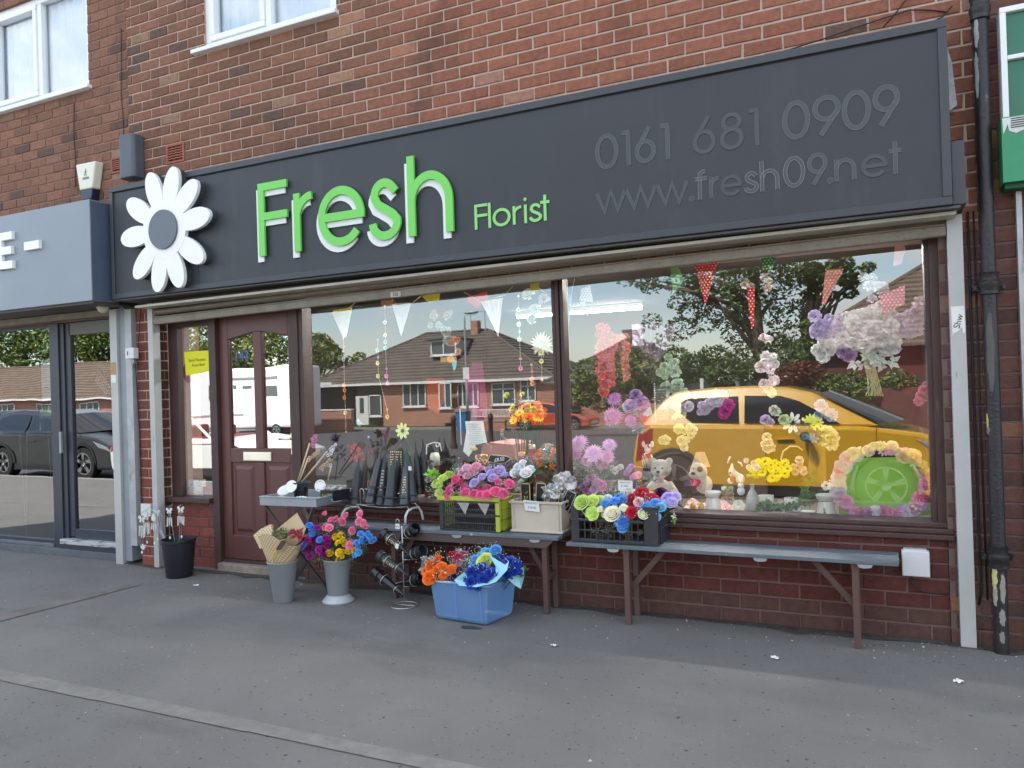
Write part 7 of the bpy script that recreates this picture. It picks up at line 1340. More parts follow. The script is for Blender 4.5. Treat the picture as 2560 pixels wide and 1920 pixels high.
clus('cream blossoms over the rear corner of the reflected yellow car', [(1690,1018),(1700,1030),(1688,1040),(1705,1070),(1695,1066),(1712,1075),(1722,1068),(1728,1085),(1718,1095),(1702,1100),(1665,1098),(1655,1100),(1708,1112),(1730,1070)], (.92,.80,.48), r=(.022,.032))
clus('peach coloured card blossoms over the reflected car roof', [(1720,990),(1738,984),(1755,984),(1775,982),(1795,980),(1805,984),(1920,975),(1928,982)], (.90,.66,.48), r=(.022,.030))
clus('lilac grey roses over the rear window of the reflected car', [(1712,1018),(1722,1012),(1752,1015),(1762,1022),(1772,1010),(1785,1002),(1795,998),(1748,1028)], (.52,.44,.54), r=(.028,.034), kinds=ROSE)
clus('magenta pompom flower over the rear window of the reflected car', [(1812,1018),(1818,1026),(1808,1030),(1820,1012)], (.55,.03,.32), r=(.034,.040), up=85)
clus('cream and lilac rose pair over the front window of the reflected car', [(1935,1020),(1940,1028)], (.66,.66,.56), r=(.030,.034)); clus('lilac carnation over the front window of the reflected car', [(1918,1045),(1925,1050)], (.52,.42,.54), r=(.026,.032))
clus('peach blossoms by the door handle of the reflected car', [(1918,1090),(1922,1100),(1912,1110),(1928,1116),(1918,1120)], (.92,.62,.42), r=(.024,.032)); clus('large cream blossom over the reflected car bonnet join', [(2065,1080),(2075,1090),(2058,1096),(2082,1105)], (.86,.68,.38), r=(.034,.042))
clus('yellow and white daisies above the dark leaves in the right window', [(2025,1048),(2035,1055),(2018,1056),(2045,1050)], (.88,.74,.12), r=(.030,.036), kinds=DAISY[:1]); clus('white daisy with long petals beside the yellow ones', [(1982,1055)], (.82,.86,.84), r=(.055,.06), kinds=DAISY[:1]); clus('pale lime flower left of the white daisy', [(1955,1045),(1962,1050)], (.55,.66,.34), r=(.03,.034)); clus('blue grey crumpled flower over the reflected windscreen', [(2052,1010),(2065,1022),(2080,1035),(2045,1030)], (.30,.38,.55), r=(.03,.036))
t = thing('dark_leaf_spray', 'dark grey green broad leaves with a pale blue bow under the daisies', 'foliage', P3(2020,1085,.27)); 
for i in range(10): put(LEAF[1], 'leaf', t, *P3(random.uniform(1985,2058), random.uniform(1066,1098), .27), .055, vary((.05,.08,.07)), (random.uniform(50,90), random.uniform(-60,60)))
for i in range(3): put(LEAF[1], 'bow', t, *P3(2024+i*6, 1092+i*3, .25), .040, (.16,.30,.46), (90, 20*i))
# hat-like pot holding stems in front of yellow car
t = thing('stem_vase', 'tall clear vase of brown stems in front of the reflected car door', 'vase', P3(2040,1170,.3)); MB().prism([W(*p,.32) for p in ((2022,1100),(2062,1100),(2068,1232),(2020,1232))], .32,.36).build('glass', glass_mat('smoky_vase', .12, tint=(.45,.42,.30), dirt=.12), t); g = MB(); rg = random.Random(8); [g.tube([P3(2030+rg.uniform(0,25),1232,.34),P3(2026+rg.uniform(0,34),1102,.34)], .003, n=4) for _ in range(9)]; g.build('stem', mat('olive_stem', (.13,.12,.04), .7), t)
# big white and lilac bouquet at upper right
random.seed(91)
wb3 = [(random.uniform(2105,2235), random.uniform(780,870), random.uniform(.26,.36), random.uniform(.045,.062), random.choice([(.80,.82,.80),(.74,.76,.78),(.84,.86,.84)]), random.choice(BLOS)) for _ in range(34)]+[(random.uniform(2035,2105), random.uniform(785,850), .3, random.uniform(.03,.04), (.58,.52,.74), random.choice(BLOS)) for _ in range(18)]+[(random.uniform(2038,2078), random.uniform(850,895), .29, .04, (.80,.82,.82), random.choice(BLOS)) for _ in range(8)]+[(random.uniform(2245,2300), random.uniform(745,830), .32, random.uniform(.032,.042), (.64,.55,.68), random.choice(BLOS)) for _ in range(16)]+[(random.uniform(2150,2230), random.uniform(690,775), .36, random.uniform(.03,.04), (.66,.64,.68), random.choice(BLOS)) for _ in range(12)]
bt3 = bun('large_bouquet', 'huge white and lilac artificial bouquet high at the right end of the right window', 'bouquet', wb3, leafn=0, gyp=0, up=(80,0))
for i in range(12): put(leaf_mesh(5, 1, .5, 60+i), 'leaf', bt3, *P3(random.uniform(2120,2250), random.uniform(862,915), .30), .06, vary((.62,.66,.62)), (random.uniform(90,150), random.uniform(-30,30)))
g = MB(); rg = random.Random(6); [g.tube([P3(2165+rg.uniform(-18,18),885,.31),P3(2178+rg.uniform(-12,14),930,.31),P3(2185+rg.uniform(-22,26),990,.31)], .0035, n=4) for _ in range(16)]; g.build('stem', mat('pale_stem', (.45,.44,.24), .6), bt3)
clus('lilac blossoms hanging under the huge white bouquet', [(2110,880),(2120,888),(2132,882),(2125,876)], (.50,.36,.54), r=(.03,.036)); clus('pink blossoms low at the right edge of the right window', [(2312,975),(2305,985),(2315,992),(2300,1000),(2316,960)], (.62,.28,.36), r=(.024,.032))
tag(MB().prism([W(*p,.7) for p in ((2232,870),(2302,862),(2318,985),(2262,985))], .7,.75).build('burgundy_panel', mat('burgundy_board', (.085,.014,.02), .6, var=.15)), 'dark burgundy board behind the huge bouquet at the right end', 'board')
# wreath
random.seed(101)
wr_ = thing('wreath', 'large open ring of artificial flowers, white and pink at left and purple at the bottom', 'wreath', P3(2195,1280,.22)); import itertools
wc = (2205, 1208)
for k in range(58):
    a = R(k*360/58); px = wc[0]+112*math.cos(a)+random.uniform(-7,7); py = wc[1]-88*math.sin(a)+random.uniform(-7,7); dg = (k*360/58) % 360
    if py > 1283: py = 1283
    if 140 < dg < 205: col = random.choice([(.80,.84,.76),(.80,.84,.76),(.86,.50,.62),(.70,.28,.42)])
    elif 60 < dg <= 140: col = random.choice([(.93,.62,.42),(.90,.42,.48),(.92,.80,.50),(.95,.68,.48)])
    elif 15 < dg <= 60: col = random.choice([(.93,.62,.32),(.92,.72,.36),(.90,.50,.26)])
    elif dg <= 15 or dg > 325: col = random.choice([(.20,.02,.07),(.74,.66,.56),(.66,.16,.32),(.70,.30,.42)])
    elif 205 <= dg < 235: col = random.choice([(.66,.34,.50),(.62,.20,.36)])
    else: col = random.choice([(.34,.08,.46),(.80,.30,.52),(.50,.26,.62),(.74,.70,.74),(.62,.20,.40)])
    put(random.choice(BLOS+ROSE+[DAISY[0]]), 'flower', wr_, *P3(px, py, .21+random.uniform(-.015,.015)), random.uniform(.034,.048), vary(col), (random.uniform(60,100), random.uniform(-30,30)))
g = MB(); g.tube([P3(wc[0]+112*math.cos(R(i*15)), wc[1]-88*math.sin(R(i*15)) if wc[1]-88*math.sin(R(i*15)) < 1283 else 1283, .235) for i in range(24)], .006, closed=True); g.build('ring_frame', mat('stem_green', (.04,.10,.025), .6), wr_)
put(DAISY[1], 'flower', wr_, *P3(2066,1214,.19), .030, (.82,.74,.78), (88,0)); put(DAISY[1], 'flower', wr_, *P3(2298,1245,.19), .045, (.72,.24,.36), (88,0))
# lime green sheet behind the wreath
tag(MB().prism([W(*p,.32) for p in ((2112,1146),(2290,1142),(2328,1190),(2332,1288),(2096,1296),(2098,1240))], .32,.33).build('green_board', mat('lime_green_board', (.34,.74,.10), .45, var=.05)), 'lime green board standing behind the flower ring', 'board')
# sunflowers in a basket
sf_ = thing('sunflower_basket', 'mass of bright yellow sunflowers in a hooped basket in the right window', 'flowers', P3(1930,1210,.3)); random.seed(111)
for i in range(44):
    a = random.uniform(0,6.28); q = math.sqrt(random.random()); c = P3(1928+48*q*math.cos(a), 1174+26*q*math.sin(a), .27+.03*random.random()); o = put(DAISY[3], 'sunflower', sf_, *c, .028, vary((.95,.66,.01),.06), (random.uniform(60,95), random.uniform(-30,30))); gg = MB(); gg.ball((c[0], c[1]-.006, c[2]), .0062, n=6, k=3); gg.build('sunflower_eye', mat('sun_eye', (.22,.10,.02), .8), sf_)
g = MB(); g.tube([P3(1952,1150,.30),P3(1958,1128,.30),P3(1975,1116,.30),P3(1993,1116,.30),P3(2008,1126,.30)], .0045); g.build('hoop_handle', mat('cane', (.70,.55,.25), .6), sf_); MB().lathe([(.05,SH),(.085,SH+.07),(.075,SH+.07)], (sum(P3(1930,1200,.3)[:1]),.33,0), 14).build('basket', mat('basket_glass', (.40,.40,.36), .4, var=.3, vscale=60), sf_)
clus('pink card roses in a basket right of the sunflowers', [(1985,1163),(1985,1175),(2008,1172),(2012,1180),(1995,1146),(2003,1156)], (.85,.52,.38), r=(.018,.024))
# teddy bear
def fur(nm, col): return mat(nm, col, .9, var=.18, vscale=120, bump=.9, bscale=220, spec=.1)
m_bear = fur('bear_plush', (.72,.68,.60)); td = thing('teddy_bear', 'grey beige teddy bear with a bow and yellow bib sitting in the right window', 'teddy bear', P3(1653,1265,.30))
hx, hz = W(1653,1172,.30); bx_, bz_ = W(1653,1228,.30); s_ = .001
g = MB(); g.ball((bx_,.31,bz_-.005), .072,.06,.085,20,14); g.ball((hx,.29,hz+.002), .070,.058,.062,20,14); g.ball((hx,.245,hz-.022), .032,.028,.024,14,10)
for sg in (-1,1):
    g.ball((hx+sg*.055,.30,hz+.050), .024,.014,.026,12,8); g.tube([(hx+sg*.045,.30,bz_+.050),(hx+sg*.085,.27,bz_+.005),(hx+sg*.118,.25,bz_-.045)], [.030,.029,.024], n=12); g.ball((hx+sg*.118,.25,bz_-.045), .024,n=10,k=6); g.tube([(hx+sg*.045,.29,bz_-.065),(hx+sg*.08,.24,bz_-.075)], [.036,.033], n=12); g.ball((hx+sg*.085,.225,bz_-.07), .034,.022,.036,12,8)
bdy = g.build('body', m_bear, td, smooth=True); rm = bdy.modifiers.new('remesh', 'REMESH'); rm.mode = 'VOXEL'; rm.voxel_size = .006; rm.use_smooth_shade = True
m_eye = mat('black_bead', (.01,.01,.01), .1, var=0, spec=.8)
for sg in (-1,1): g = MB(); g.ball((hx+sg*.024,.236,hz+.010), .0062, n=10, k=6); g.build('eye', m_eye, td, smooth=True)
g = MB(); g.ball((hx,.219,hz-.012), .013,.008,.010,12,8); g.build('nose', mat('brown_nose', (.12,.09,.075), .4), td, smooth=True); g = MB(); g.tube([(hx,.2165,hz-.022),(hx,.2165,hz-.036)], .0014); g.tube([(hx-.012,.219,hz-.038),(hx,.2165,hz-.035),(hx+.012,.219,hz-.038)], .0014); g.build('mouth', mat('brown_nose', (.12,.09,.075), .4), td)
g = MB(); 
for sg in (-1,1): g.prism([(hx+.004*sg, hz-.055),(hx+.034*sg, hz-.040),(hx+.034*sg, hz-.070)][::sg], .226,.234)
g.ball((hx,.226,hz-.055), .008,n=8,k=5); g.build('bow', mat('pale_bow', (.60,.50,.48), .6), td); g = MB(); g.prism([(hx-.050,bz_+.030),(hx-.010,bz_+.012),(hx-.012,bz_-.05),(hx-.055,bz_-.045)], .228,.238); g.build('yellow_bib', mat('yellow_cloth', (.70,.52,.03), .7), td)
# dog with heart
m_cream = fur('cream_plush', (.82,.78,.66)); dg = thing('toy_dog', 'cream toy dog with a brown eye patch holding a red I LOVE YOU heart', 'soft toy', P3(1750,1228,.28)); ax_, az = W(1747,1178,.28); qx, qz = W(1758,1210,.29)
g = MB(); g.ball((qx,.31,qz-.004), .056,.05,.062,16,12); g.ball((ax_,.275,az), .056,.046,.058,16,12); g.ball((ax_-.020,.245,az-.018), .038,.03,.032,14,10); b_ = g.build('body', m_cream, dg, smooth=True); rm = b_.modifiers.new('remesh', 'REMESH'); rm.mode = 'VOXEL'; rm.voxel_size = .005; rm.use_smooth_shade = True
g = MB(); g.ball((ax_-.058,.285,az-.012), .018,.018,.052,12,8); g.build('ear', fur('brown_plush', (.26,.15,.09)), dg, smooth=True); g = MB(); g.ball((ax_+.018,.231,az+.018), .019,.009,.019,12,8); g.build('eye_patch', fur('tan_patch', (.50,.26,.06)), dg, smooth=True)
g = MB(); g.ball((ax_-.022,.213,az-.008), .016,.008,.010,10,6); g.build('nose', mat('brown_nose', (.16,.08,.05), .4), dg, smooth=True); g = MB(); g.ball((ax_-.022,.228,az+.020), .0045, n=8, k=5); g.build('eye', m_eye, dg)
def heart(cx_, cz_, s_): return [(cx_+s_*.0625*(16*math.sin(t)**3), cz_+s_*.0625*(13*math.cos(t)-5*math.cos(2*t)-2*math.cos(3*t)-math.cos(4*t))) for t in [2*math.pi*i/32 for i in range(32)]]
ex, ez = W(1739,1208,.22); ht = MB().prism(heart(ex, ez, .034), .203,.222).build('heart', mat('heart_red', (.50,.01,.06), .5), dg, bevel=.006); text('lettering', 'I LOVE\nYOU', .013, mat('heart_white', (.85,.75,.78), .6, var=0), ex, .2022, ez+.004, ht, rt=75, ext=.0003)
MB().lathe([(.028,.06),(.062,-.035)], (W(1750,1150,.33)[0],.345,W(1750,1150,.33)[1]-.01), 20).build('lamp_shade', mat('peach_shade', (.70,.50,.30), .7), thing('table_lamp', 'pleated peach lamp shade behind the cream toy dog', 'lamp', P3(1750,1160,.33)))
# second small white dog
d2 = thing('toy_dog', 'small white toy dog with a long muzzle and red tongue shaped bib', 'soft toy', P3(1830,1220,.28)); ax_, az = W(1830,1180,.28); g = MB(); g.ball((ax_,.28,az), .022,.022,.032,14,10); g.tube([(ax_-.002,.275,az+.01),(ax_+.004,.275,az+.055)], [.016,.006], n=10); g.tube([(ax_+.014,.28,az-.005),(ax_+.042,.29,az-.03)], [.018,.020], n=10); g.ball((ax_+.048,.29,az-.045), .028,.026,.034,14,10); g.ball((ax_-.01,.27,az-.055), .020,n=10,k=6); b_ = g.build('body', mat('white_toy', (.84,.84,.82), .5), d2, smooth=True); rm = b_.modifiers.new('remesh', 'REMESH'); rm.mode = 'VOXEL'; rm.voxel_size = .004; rm.use_smooth_shade = True
g = MB(); g.ball((ax_-.006,.252,az-.002), .008,.005,.007,10,6); g.build('nose', mat('brown_nose', (.12,.09,.075), .4), d2); g = MB(); g.ball((ax_+.004,.250,az-.040), .013,.008,.021,12,8); g.build('red_bib', mat('toy_red', (.62,.04,.02), .4), d2, smooth=True)
for pts in (((1819,1158),(1822,1148),(1826,1141)), ((1844,1154),(1852,1158),(1856,1166))): g = MB(); g.tube([P3(*p,.27) for p in pts], [.004,.006,.005], n=8); g.build('ear', mat('white_toy', (.84,.84,.82), .5), d2, smooth=True)
# third small toy between car reflection and bear: white figure with a red tie
d3 = thing('toy_figure', 'white toy figure with an orange red neckerchief behind the teddy bear', 'soft toy', P3(1622,1160,.34)); ax_, az = W(1620,1122,.34); g = MB(); g.ball((ax_,.34,az), .026,.024,.034,14,10); g.ball((ax_-.008,.35,az-.08), .042,.035,.055,14,10); g.ball((ax_+.004,.32,az-.012), .02,n=10,k=6); b_ = g.build('body', mat('white_toy', (.84,.84,.82), .5), d3, smooth=True); g = MB(); g.prism([(ax_-.012,az-.030),(ax_+.028,az-.030),(ax_+.016,az-.075)], .30,.306); g.build('neckerchief', mat('toy_orange', (.75,.16,.04), .6), d3)
for sg in (-1,1): g = MB(); g.ball((ax_+sg*.030,.34,az+.032), .012,.006,.022,10,6); g.build('ear', mat('white_toy', (.84,.84,.82), .5), d3)
# gingham cloth with lemons
m_ging = bpy.data.materials.new('red_gingham'); m_ging.use_nodes = True; n_ = m_ging.node_tree.nodes; l_ = m_ging.node_tree.links; gp = n_.new('ShaderNodeNewGeometry'); ck = n_.new('ShaderNodeTexChecker'); ck.inputs['Scale'].default_value = 95; ck.inputs['Color1'].default_value = (.50,.02,.07,1); ck.inputs['Color2'].default_value = (.80,.72,.72,1); l_.new(gp.outputs['Position'], ck.inputs['Vector']); l_.new(ck.outputs[0], n_['Principled BSDF'].inputs['Base Color']); n_['Principled BSDF'].inputs['Roughness'].default_value = .85
g = MB(); n = 18; a = P3(1706,1238,.22); b = P3(1838,1262,.22); rg = random.Random(5)
for i in range(n+1):
    x = a[0]+(b[0]-a[0])*i/n
    for j in range(7): f = j/6; y = .205+.17*f; z = SH+.004+.045*f+.010*math.sin(i*1.1+j)*f+(.012*math.sin(i*.7)); g.v.append((x+.01*math.sin(j*2), y, max(SH+.002, z)))
g._q([(i*7+j, (i+1)*7+j, (i+1)*7+j+1, i*7+j+1) for i in range(n) for j in range(6)]); tag(g.build('gingham_cloth', m_ging, smooth=True), 'red and white gingham cloth spread on the window shelf under the toys', 'cloth')
for px, lab in ((1731, 'yellow pear shaped candle at the left on the gingham cloth'), (1753, 'yellow pear shaped candle at the right on the gingham cloth')):
    c = P3(px, 1250, .23); tag(MB().lathe([(0,-.020),(.018,-.018),(.022,-.004),(.014,.014),(.006,.022),(0,.024)], (c[0],c[1],SH+.040), 14).build('pear_candle', mat('lemon_wax', (.78,.50,.04), .4, var=.06), smooth=True), lab, 'candle')
# oil burners
for px, py0, py1, wd, lab, nm in ((1781,1218,1274,.070,'white ceramic oil burner with cut out pattern standing on the gingham cloth','a'), (2064,1231,1289,.076,'white ceramic oil burner with a hare picture beside the flower ring','b')):
    x, zt = W(px, py0, .23); t = thing('oil_burner', lab, 'oil burner', (x,.235,SH)); z1 = SH+.110 if nm == 'a' else SH+.112
    MB().lathe([(.0,0),(wd*.72,0),(wd*.76,.004),(wd*.60,.082),(wd*.56,.094)], (x,.235,SH+.001), 24).build('body', m_cer, t, smooth=True, auto=40); MB().lathe([(wd*.52,.0955),(wd*.72,.112),(wd*.76,.130),(wd*.70,.135),(wd*.50,.118),(0,.114)], (x,.235,SH+.001), 24).build('bowl', m_cer, t, smooth=True, auto=50)
    g = MB(); rg = random.Random(px)
    for i in range(16 if nm == 'a' else 8): an = R(-90+rg.uniform(-55,55)); z = rg.uniform(.012,.055); rr = wd*(.745-.15*(z/.062)); M_ = Matrix.Rotation(an, 3, 'Z'); g.ball((x+rr*math.cos(an), .235+rr*math.sin(an), SH+z), .0014, .0035, .0045, 6, 4, M=M_)
    g.build('cut_out', mat('grey_mark', (.16,.18,.15), .6), t)
    if nm == 'b':
        g = MB(); yy = .235-wd*.70; g.ball((x-.006,yy,SH+.022), .010,.003,.018,10,6); g.ball((x-.008,yy+.002,SH+.045), .006,.003,.007,8,5); g.tube([(x-.010,yy+.003,SH+.050),(x-.013,yy+.004,SH+.062)], .0018); g.tube([(x-.006,yy+.003,SH+.050),(x-.004,yy+.004,SH+.062)], .0018); g.build('hare_picture', mat('hare_brown', (.33,.26,.13), .7), t)
# jar of eggs
t = thing('egg_jar', 'glass jar of brown and green eggs on the window shelf', 'jar', P3(1820,1265,.27)); c = P3(1819,1235,.27); rg = random.Random(4)
for i, (dx, dz, cl) in enumerate([(-.018,.030,(.55,.58,.22)),(.016,.030,(.28,.42,.12)),(-.02,-.0,(.36,.20,.11)),(.006,-.002,(.40,.23,.13)),(.024,-.006,(.34,.19,.10)),(-.014,-.026,(.42,.25,.14)),(.014,-.028,(.36,.2,.11)),(0,.012,(.4,.24,.13))]): g = MB(); g.ball((c[0]+dx, c[1]+.004*(i%3), max(SH+.018,c[2]+dz)), .016,.015,.018,10,7); g.build('egg', mat('egg_%d' % int(cl[0]*100), cl, .4), t, smooth=True)
MB().lathe([(.040,-.045),(.042,0),(.038,.045),(.041,.05)], (c[0],c[1],max(SH+.046,c[2])), 20).build('jar', m_cel, t, smooth=True)
# rabbit figure, flower plaque, bottle, mug, cards, garland
t = thing('rabbit_figure', 'small white and lilac rabbit figure beside the bottle vase', 'figurine', P3(1852,1230,.27)); c = P3(1852,1215,.27); g = MB(); g.ball((c[0],.27,c[2]), .020,n=12,k=8); g.ball((c[0],.27,c[2]-.032), .024,.02,.028,12,8); g.tube([(c[0]-.004,.27,c[2]+.01),(c[0]-.006,.27,c[2]+.05)], [.008,.005]); g.tube([(c[0]+.006,.27,c[2]+.01),(c[0]+.010,.27,c[2]+.048)], [.008,.005]); g.build('body', mat('lilac_white', (.72,.72,.80), .5), t, smooth=True)
t = thing('flower_dish', 'cream flower shaped ceramic dish leaning in front of the bottle', 'dish', P3(1847,1270,.22)); put(daisy_mesh(6,.9,.08), 'dish', t, *P3(1847,1265,.22), .042, (.80,.74,.58), (80,0)); put(DAISY[1], 'lily', t, *P3(1846,1262,.205), .022, (.84,.84,.66), (80,0))
t = thing('bottle_vase', 'frosted glass bottle holding cut white flowers on the window shelf', 'vase', P3(1882,1272,.25)); c = W(1882,1272,.25); MB().lathe([(0,0),(.034,0),(.038,.012),(.038,.10),(.026,.13),(.014,.148),(.013,.175),(.016,.18)], (c[0],.25,SH+.001), 20).build('bottle', mat('frosted_glass', (.42,.47,.46), .18, spec=.7, var=.05), t, smooth=True, auto=50)
for px, py, cc in ((1866,1152,(.66,.58,.54)),(1884,1158,(.72,.58,.50)),(1890,1172,(.74,.70,.72)),(1872,1168,(.7,.62,.56)),(1894,1168,(.7,.66,.68))): put(random.choice(BLOS), 'blossom', t, *P3(px,py,.25), .020, cc, (70,0))
for i in range(5): put(LEAF[2], 'leaf', t, *P3(1872+i*6,1192,.25), .028, (.50,.60,.06), (20,0))
for px, lab, y in ((1981,'white mug with green leaf pattern among the trailing foliage',.28), (1915,'white patterned mug behind the trailing foliage',.36)):
    c = W(px,1255,y); t = thing('mug', lab, 'mug', (c[0],y,SH)); MB().lathe([(0,0),(.046,0),(.049,.10),(.044,.10)], (c[0],y,SH+.001), 20).build('cup', m_cer, t, smooth=True, auto=50); g = MB(); rg = random.Random(px)
    for i in range(16): an = R(-90+rg.uniform(-70,70)); M_ = Matrix.Rotation(an, 3, 'Z') @ Matrix.Rotation(rg.uniform(-1,1), 3, 'X'); g.ball((c[0]+.048*math.cos(an), y+.048*math.sin(an), SH+rg.uniform(.01,.09)), .0012,.0022,.008,6,4,M=M_)
    g.build('leaf_pattern', mat('leaf_print', (.06,.11,.07), .6), t)
t = thing('foliage_garland', 'trailing dark green leaf garland along the window shelf', 'foliage', P3(1960,1275,.24)); random.seed(131)
for i in range(46): f = random.random(); px = 1898+f*125; py = 1272-abs(random.gauss(0,8))-(28*max(0,f-.6)*random.random()*3); put(random.choice(LEAF[:2]), 'leaf', t, *P3(px, min(1278,py), random.uniform(.21,.27)), .034, vary((.06,.15,.06),.35), (random.uniform(20,90), random.uniform(-40,40)))
for i in range(26): px = 2010+random.uniform(-6,26); put(LEAF[0], 'leaf', t, *P3(px, random.uniform(1180,1265), .26), .030, vary((.10,.16,.05),.3), (random.uniform(50,90), random.uniform(-40,40)))
t = thing('card_stack', 'fanned stack of white and blue cards on the front of the window shelf', 'cards', P3(2000,1278,.22)); c = W(2000,1280,.225)
for i in range(6): g = MB(); g.hexa([tuple(Vector(p)+Vector((c[0]+.016*i-.04, .225+.004*i, SH+.001+.0045*i))) for p in ((-.04,-.01,0),(.035,-.018,0),(.045,.02,.004),(-.03,.03,.004),(-.04,-.01,.0035),(.035,-.018,.0035),(.045,.02,.0075),(-.03,.03,.0075))]); g.build('card', mat('card_blue%d' % (i%2), (.66,.72,.74) if i%2 else (.25,.33,.38), .5), t)
# side window: yellow card etc.
yc = thing('window_card', 'bright yellow card reading Send Flowers From Here in the narrow side window', 'card', P3(495,910,.155)); P_ = [W(*p, .152) for p in ((464,880),(528,876),(529,927),(469,939))]; yb = MB().prism(P_, .134,.137).build('card', mat('yellow_card', (.78,.76,.0), .5, var=.02), yc); cx_, cz_ = W(496,900,.15); text('lettering', 'Send Flowers', .0395, mat('black_ink', (.03,.03,.04), .6, var=0), cx_+.002, .1332, cz_, yb, ext=.0004, rt=1, sx=.95); cx_, cz_ = W(499,912,.15); text('lettering', 'From Here!', .037, mat('black_ink', (.03,.03,.04), .6, var=0), cx_, .1332, cz_-.002, yb, ext=.0004, rt=2, shear=.35, sx=.85)
tag(MB().prism([W(*p,.2) for p in ((455,918),(468,908),(470,940),(482,952),(468,957),(456,940))], .2,.22).build('red_heart', mat('heart_red', (.5,.01,.06), .5)), 'red heart ornament partly behind the yellow card', 'ornament')
t = thing('gift_bag', 'small black and white patterned gift bag on the sill of the side window', 'bag', P3(487,1230,.17)); P_ = [W(*p,.17) for p in ((469,1233),(471,1200),(505,1199),(505,1232))]; MB().prism(P_, .165,.21).build('bag', mat('bag_pattern', (.68,.70,.70), .5, var=.1), t); g = MB(); rg = random.Random(4)
x0_, x1_, z0_, z1_ = P_[0][0], P_[2][0], P_[0][1]+.004, P_[2][1]-.004
for i in range(22): x = rg.uniform(x0_+.008,x1_-.008); z = rg.uniform(z0_,z1_); g.ball((x,.1645,z), rg.uniform(.002,.007), .0008, rg.uniform(.002,.006), 6, 4)
g.build('pattern', mat('bag_ink', (.06,.08,.09), .6), t); tag(MB().box(*(lambda a, b: (a[0],b[0],.18,.22,b[1],a[1]))(W(511,1216,.2), W(540,1233,.2))).build('red_box', mat('red_card', (.36,.01,.03), .5)), 'dark red box at the corner of the side window sill', 'box')
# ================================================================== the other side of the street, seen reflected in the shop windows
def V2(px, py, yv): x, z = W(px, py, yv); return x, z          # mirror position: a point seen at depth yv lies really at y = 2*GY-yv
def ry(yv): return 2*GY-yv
m_tyre = mat('tyre_rubber', (.018,.018,.018), .8, var=.1); m_rim = mat('alloy_rim', (.45,.46,.48), .3, metal=.7, var=.05); m_cgl = mat('car_glass', (.012,.015,.02), .06, var=0, spec=.8); m_trim = mat('car_black_trim', (.02,.02,.022), .45, var=.05); m_lamp = mat('headlamp_glass', (.30,.31,.33), .08, spec=.9, var=.2, vscale=30); m_red = mat('tail_lamp', (.35,.01,.01), .15, var=0)
def wheel(t, x, y, z, r, face, dark=False):
    w = .2; s_ = -1 if face < 0 else 1; g = MB(); M_ = Matrix.Rotation(R(90), 3, 'X')
    g.lathe([(r*.66,-w/2),(r*.95,-w/2),(r,-w*.35),(r,w*.35),(r*.95,w/2),(r*.66,w/2)], (x,y,z), 28, M=M_); ty = g.build('wheel', m_tyre, t, smooth=True, auto=40)
    yf = y+face*(w/2-.012); g = MB(); g.lathe([(r*.66,.01),(r*.66,-.01),(r*.60,-.01),(r*.60,.01)], (x,yf,z), 28, M=M_)
    for k in range(5):
        a = k*2*math.pi/5+.3; 
        for o_ in (-.10, .10): g.bar((x+.05*math.cos(a), yf, z+.05*math.sin(a)), (x+r*.63*math.cos(a+o_), yf, z+r*.63*math.sin(a+o_)), .03, .02, (0,1,0))
    g.lathe([(0,.014),(.055,.012),(.06,-.01)], (x,yf,z), 14, M=Matrix.Rotation(R(90*face), 3, 'X')); g.build('rim', m_rim, ty)
    g = MB(); g.lathe([(0,0),(r*.6,0)], (x,y+face*.03,z), 20, M=M_); g.build('brake_disc', m_trim, ty)
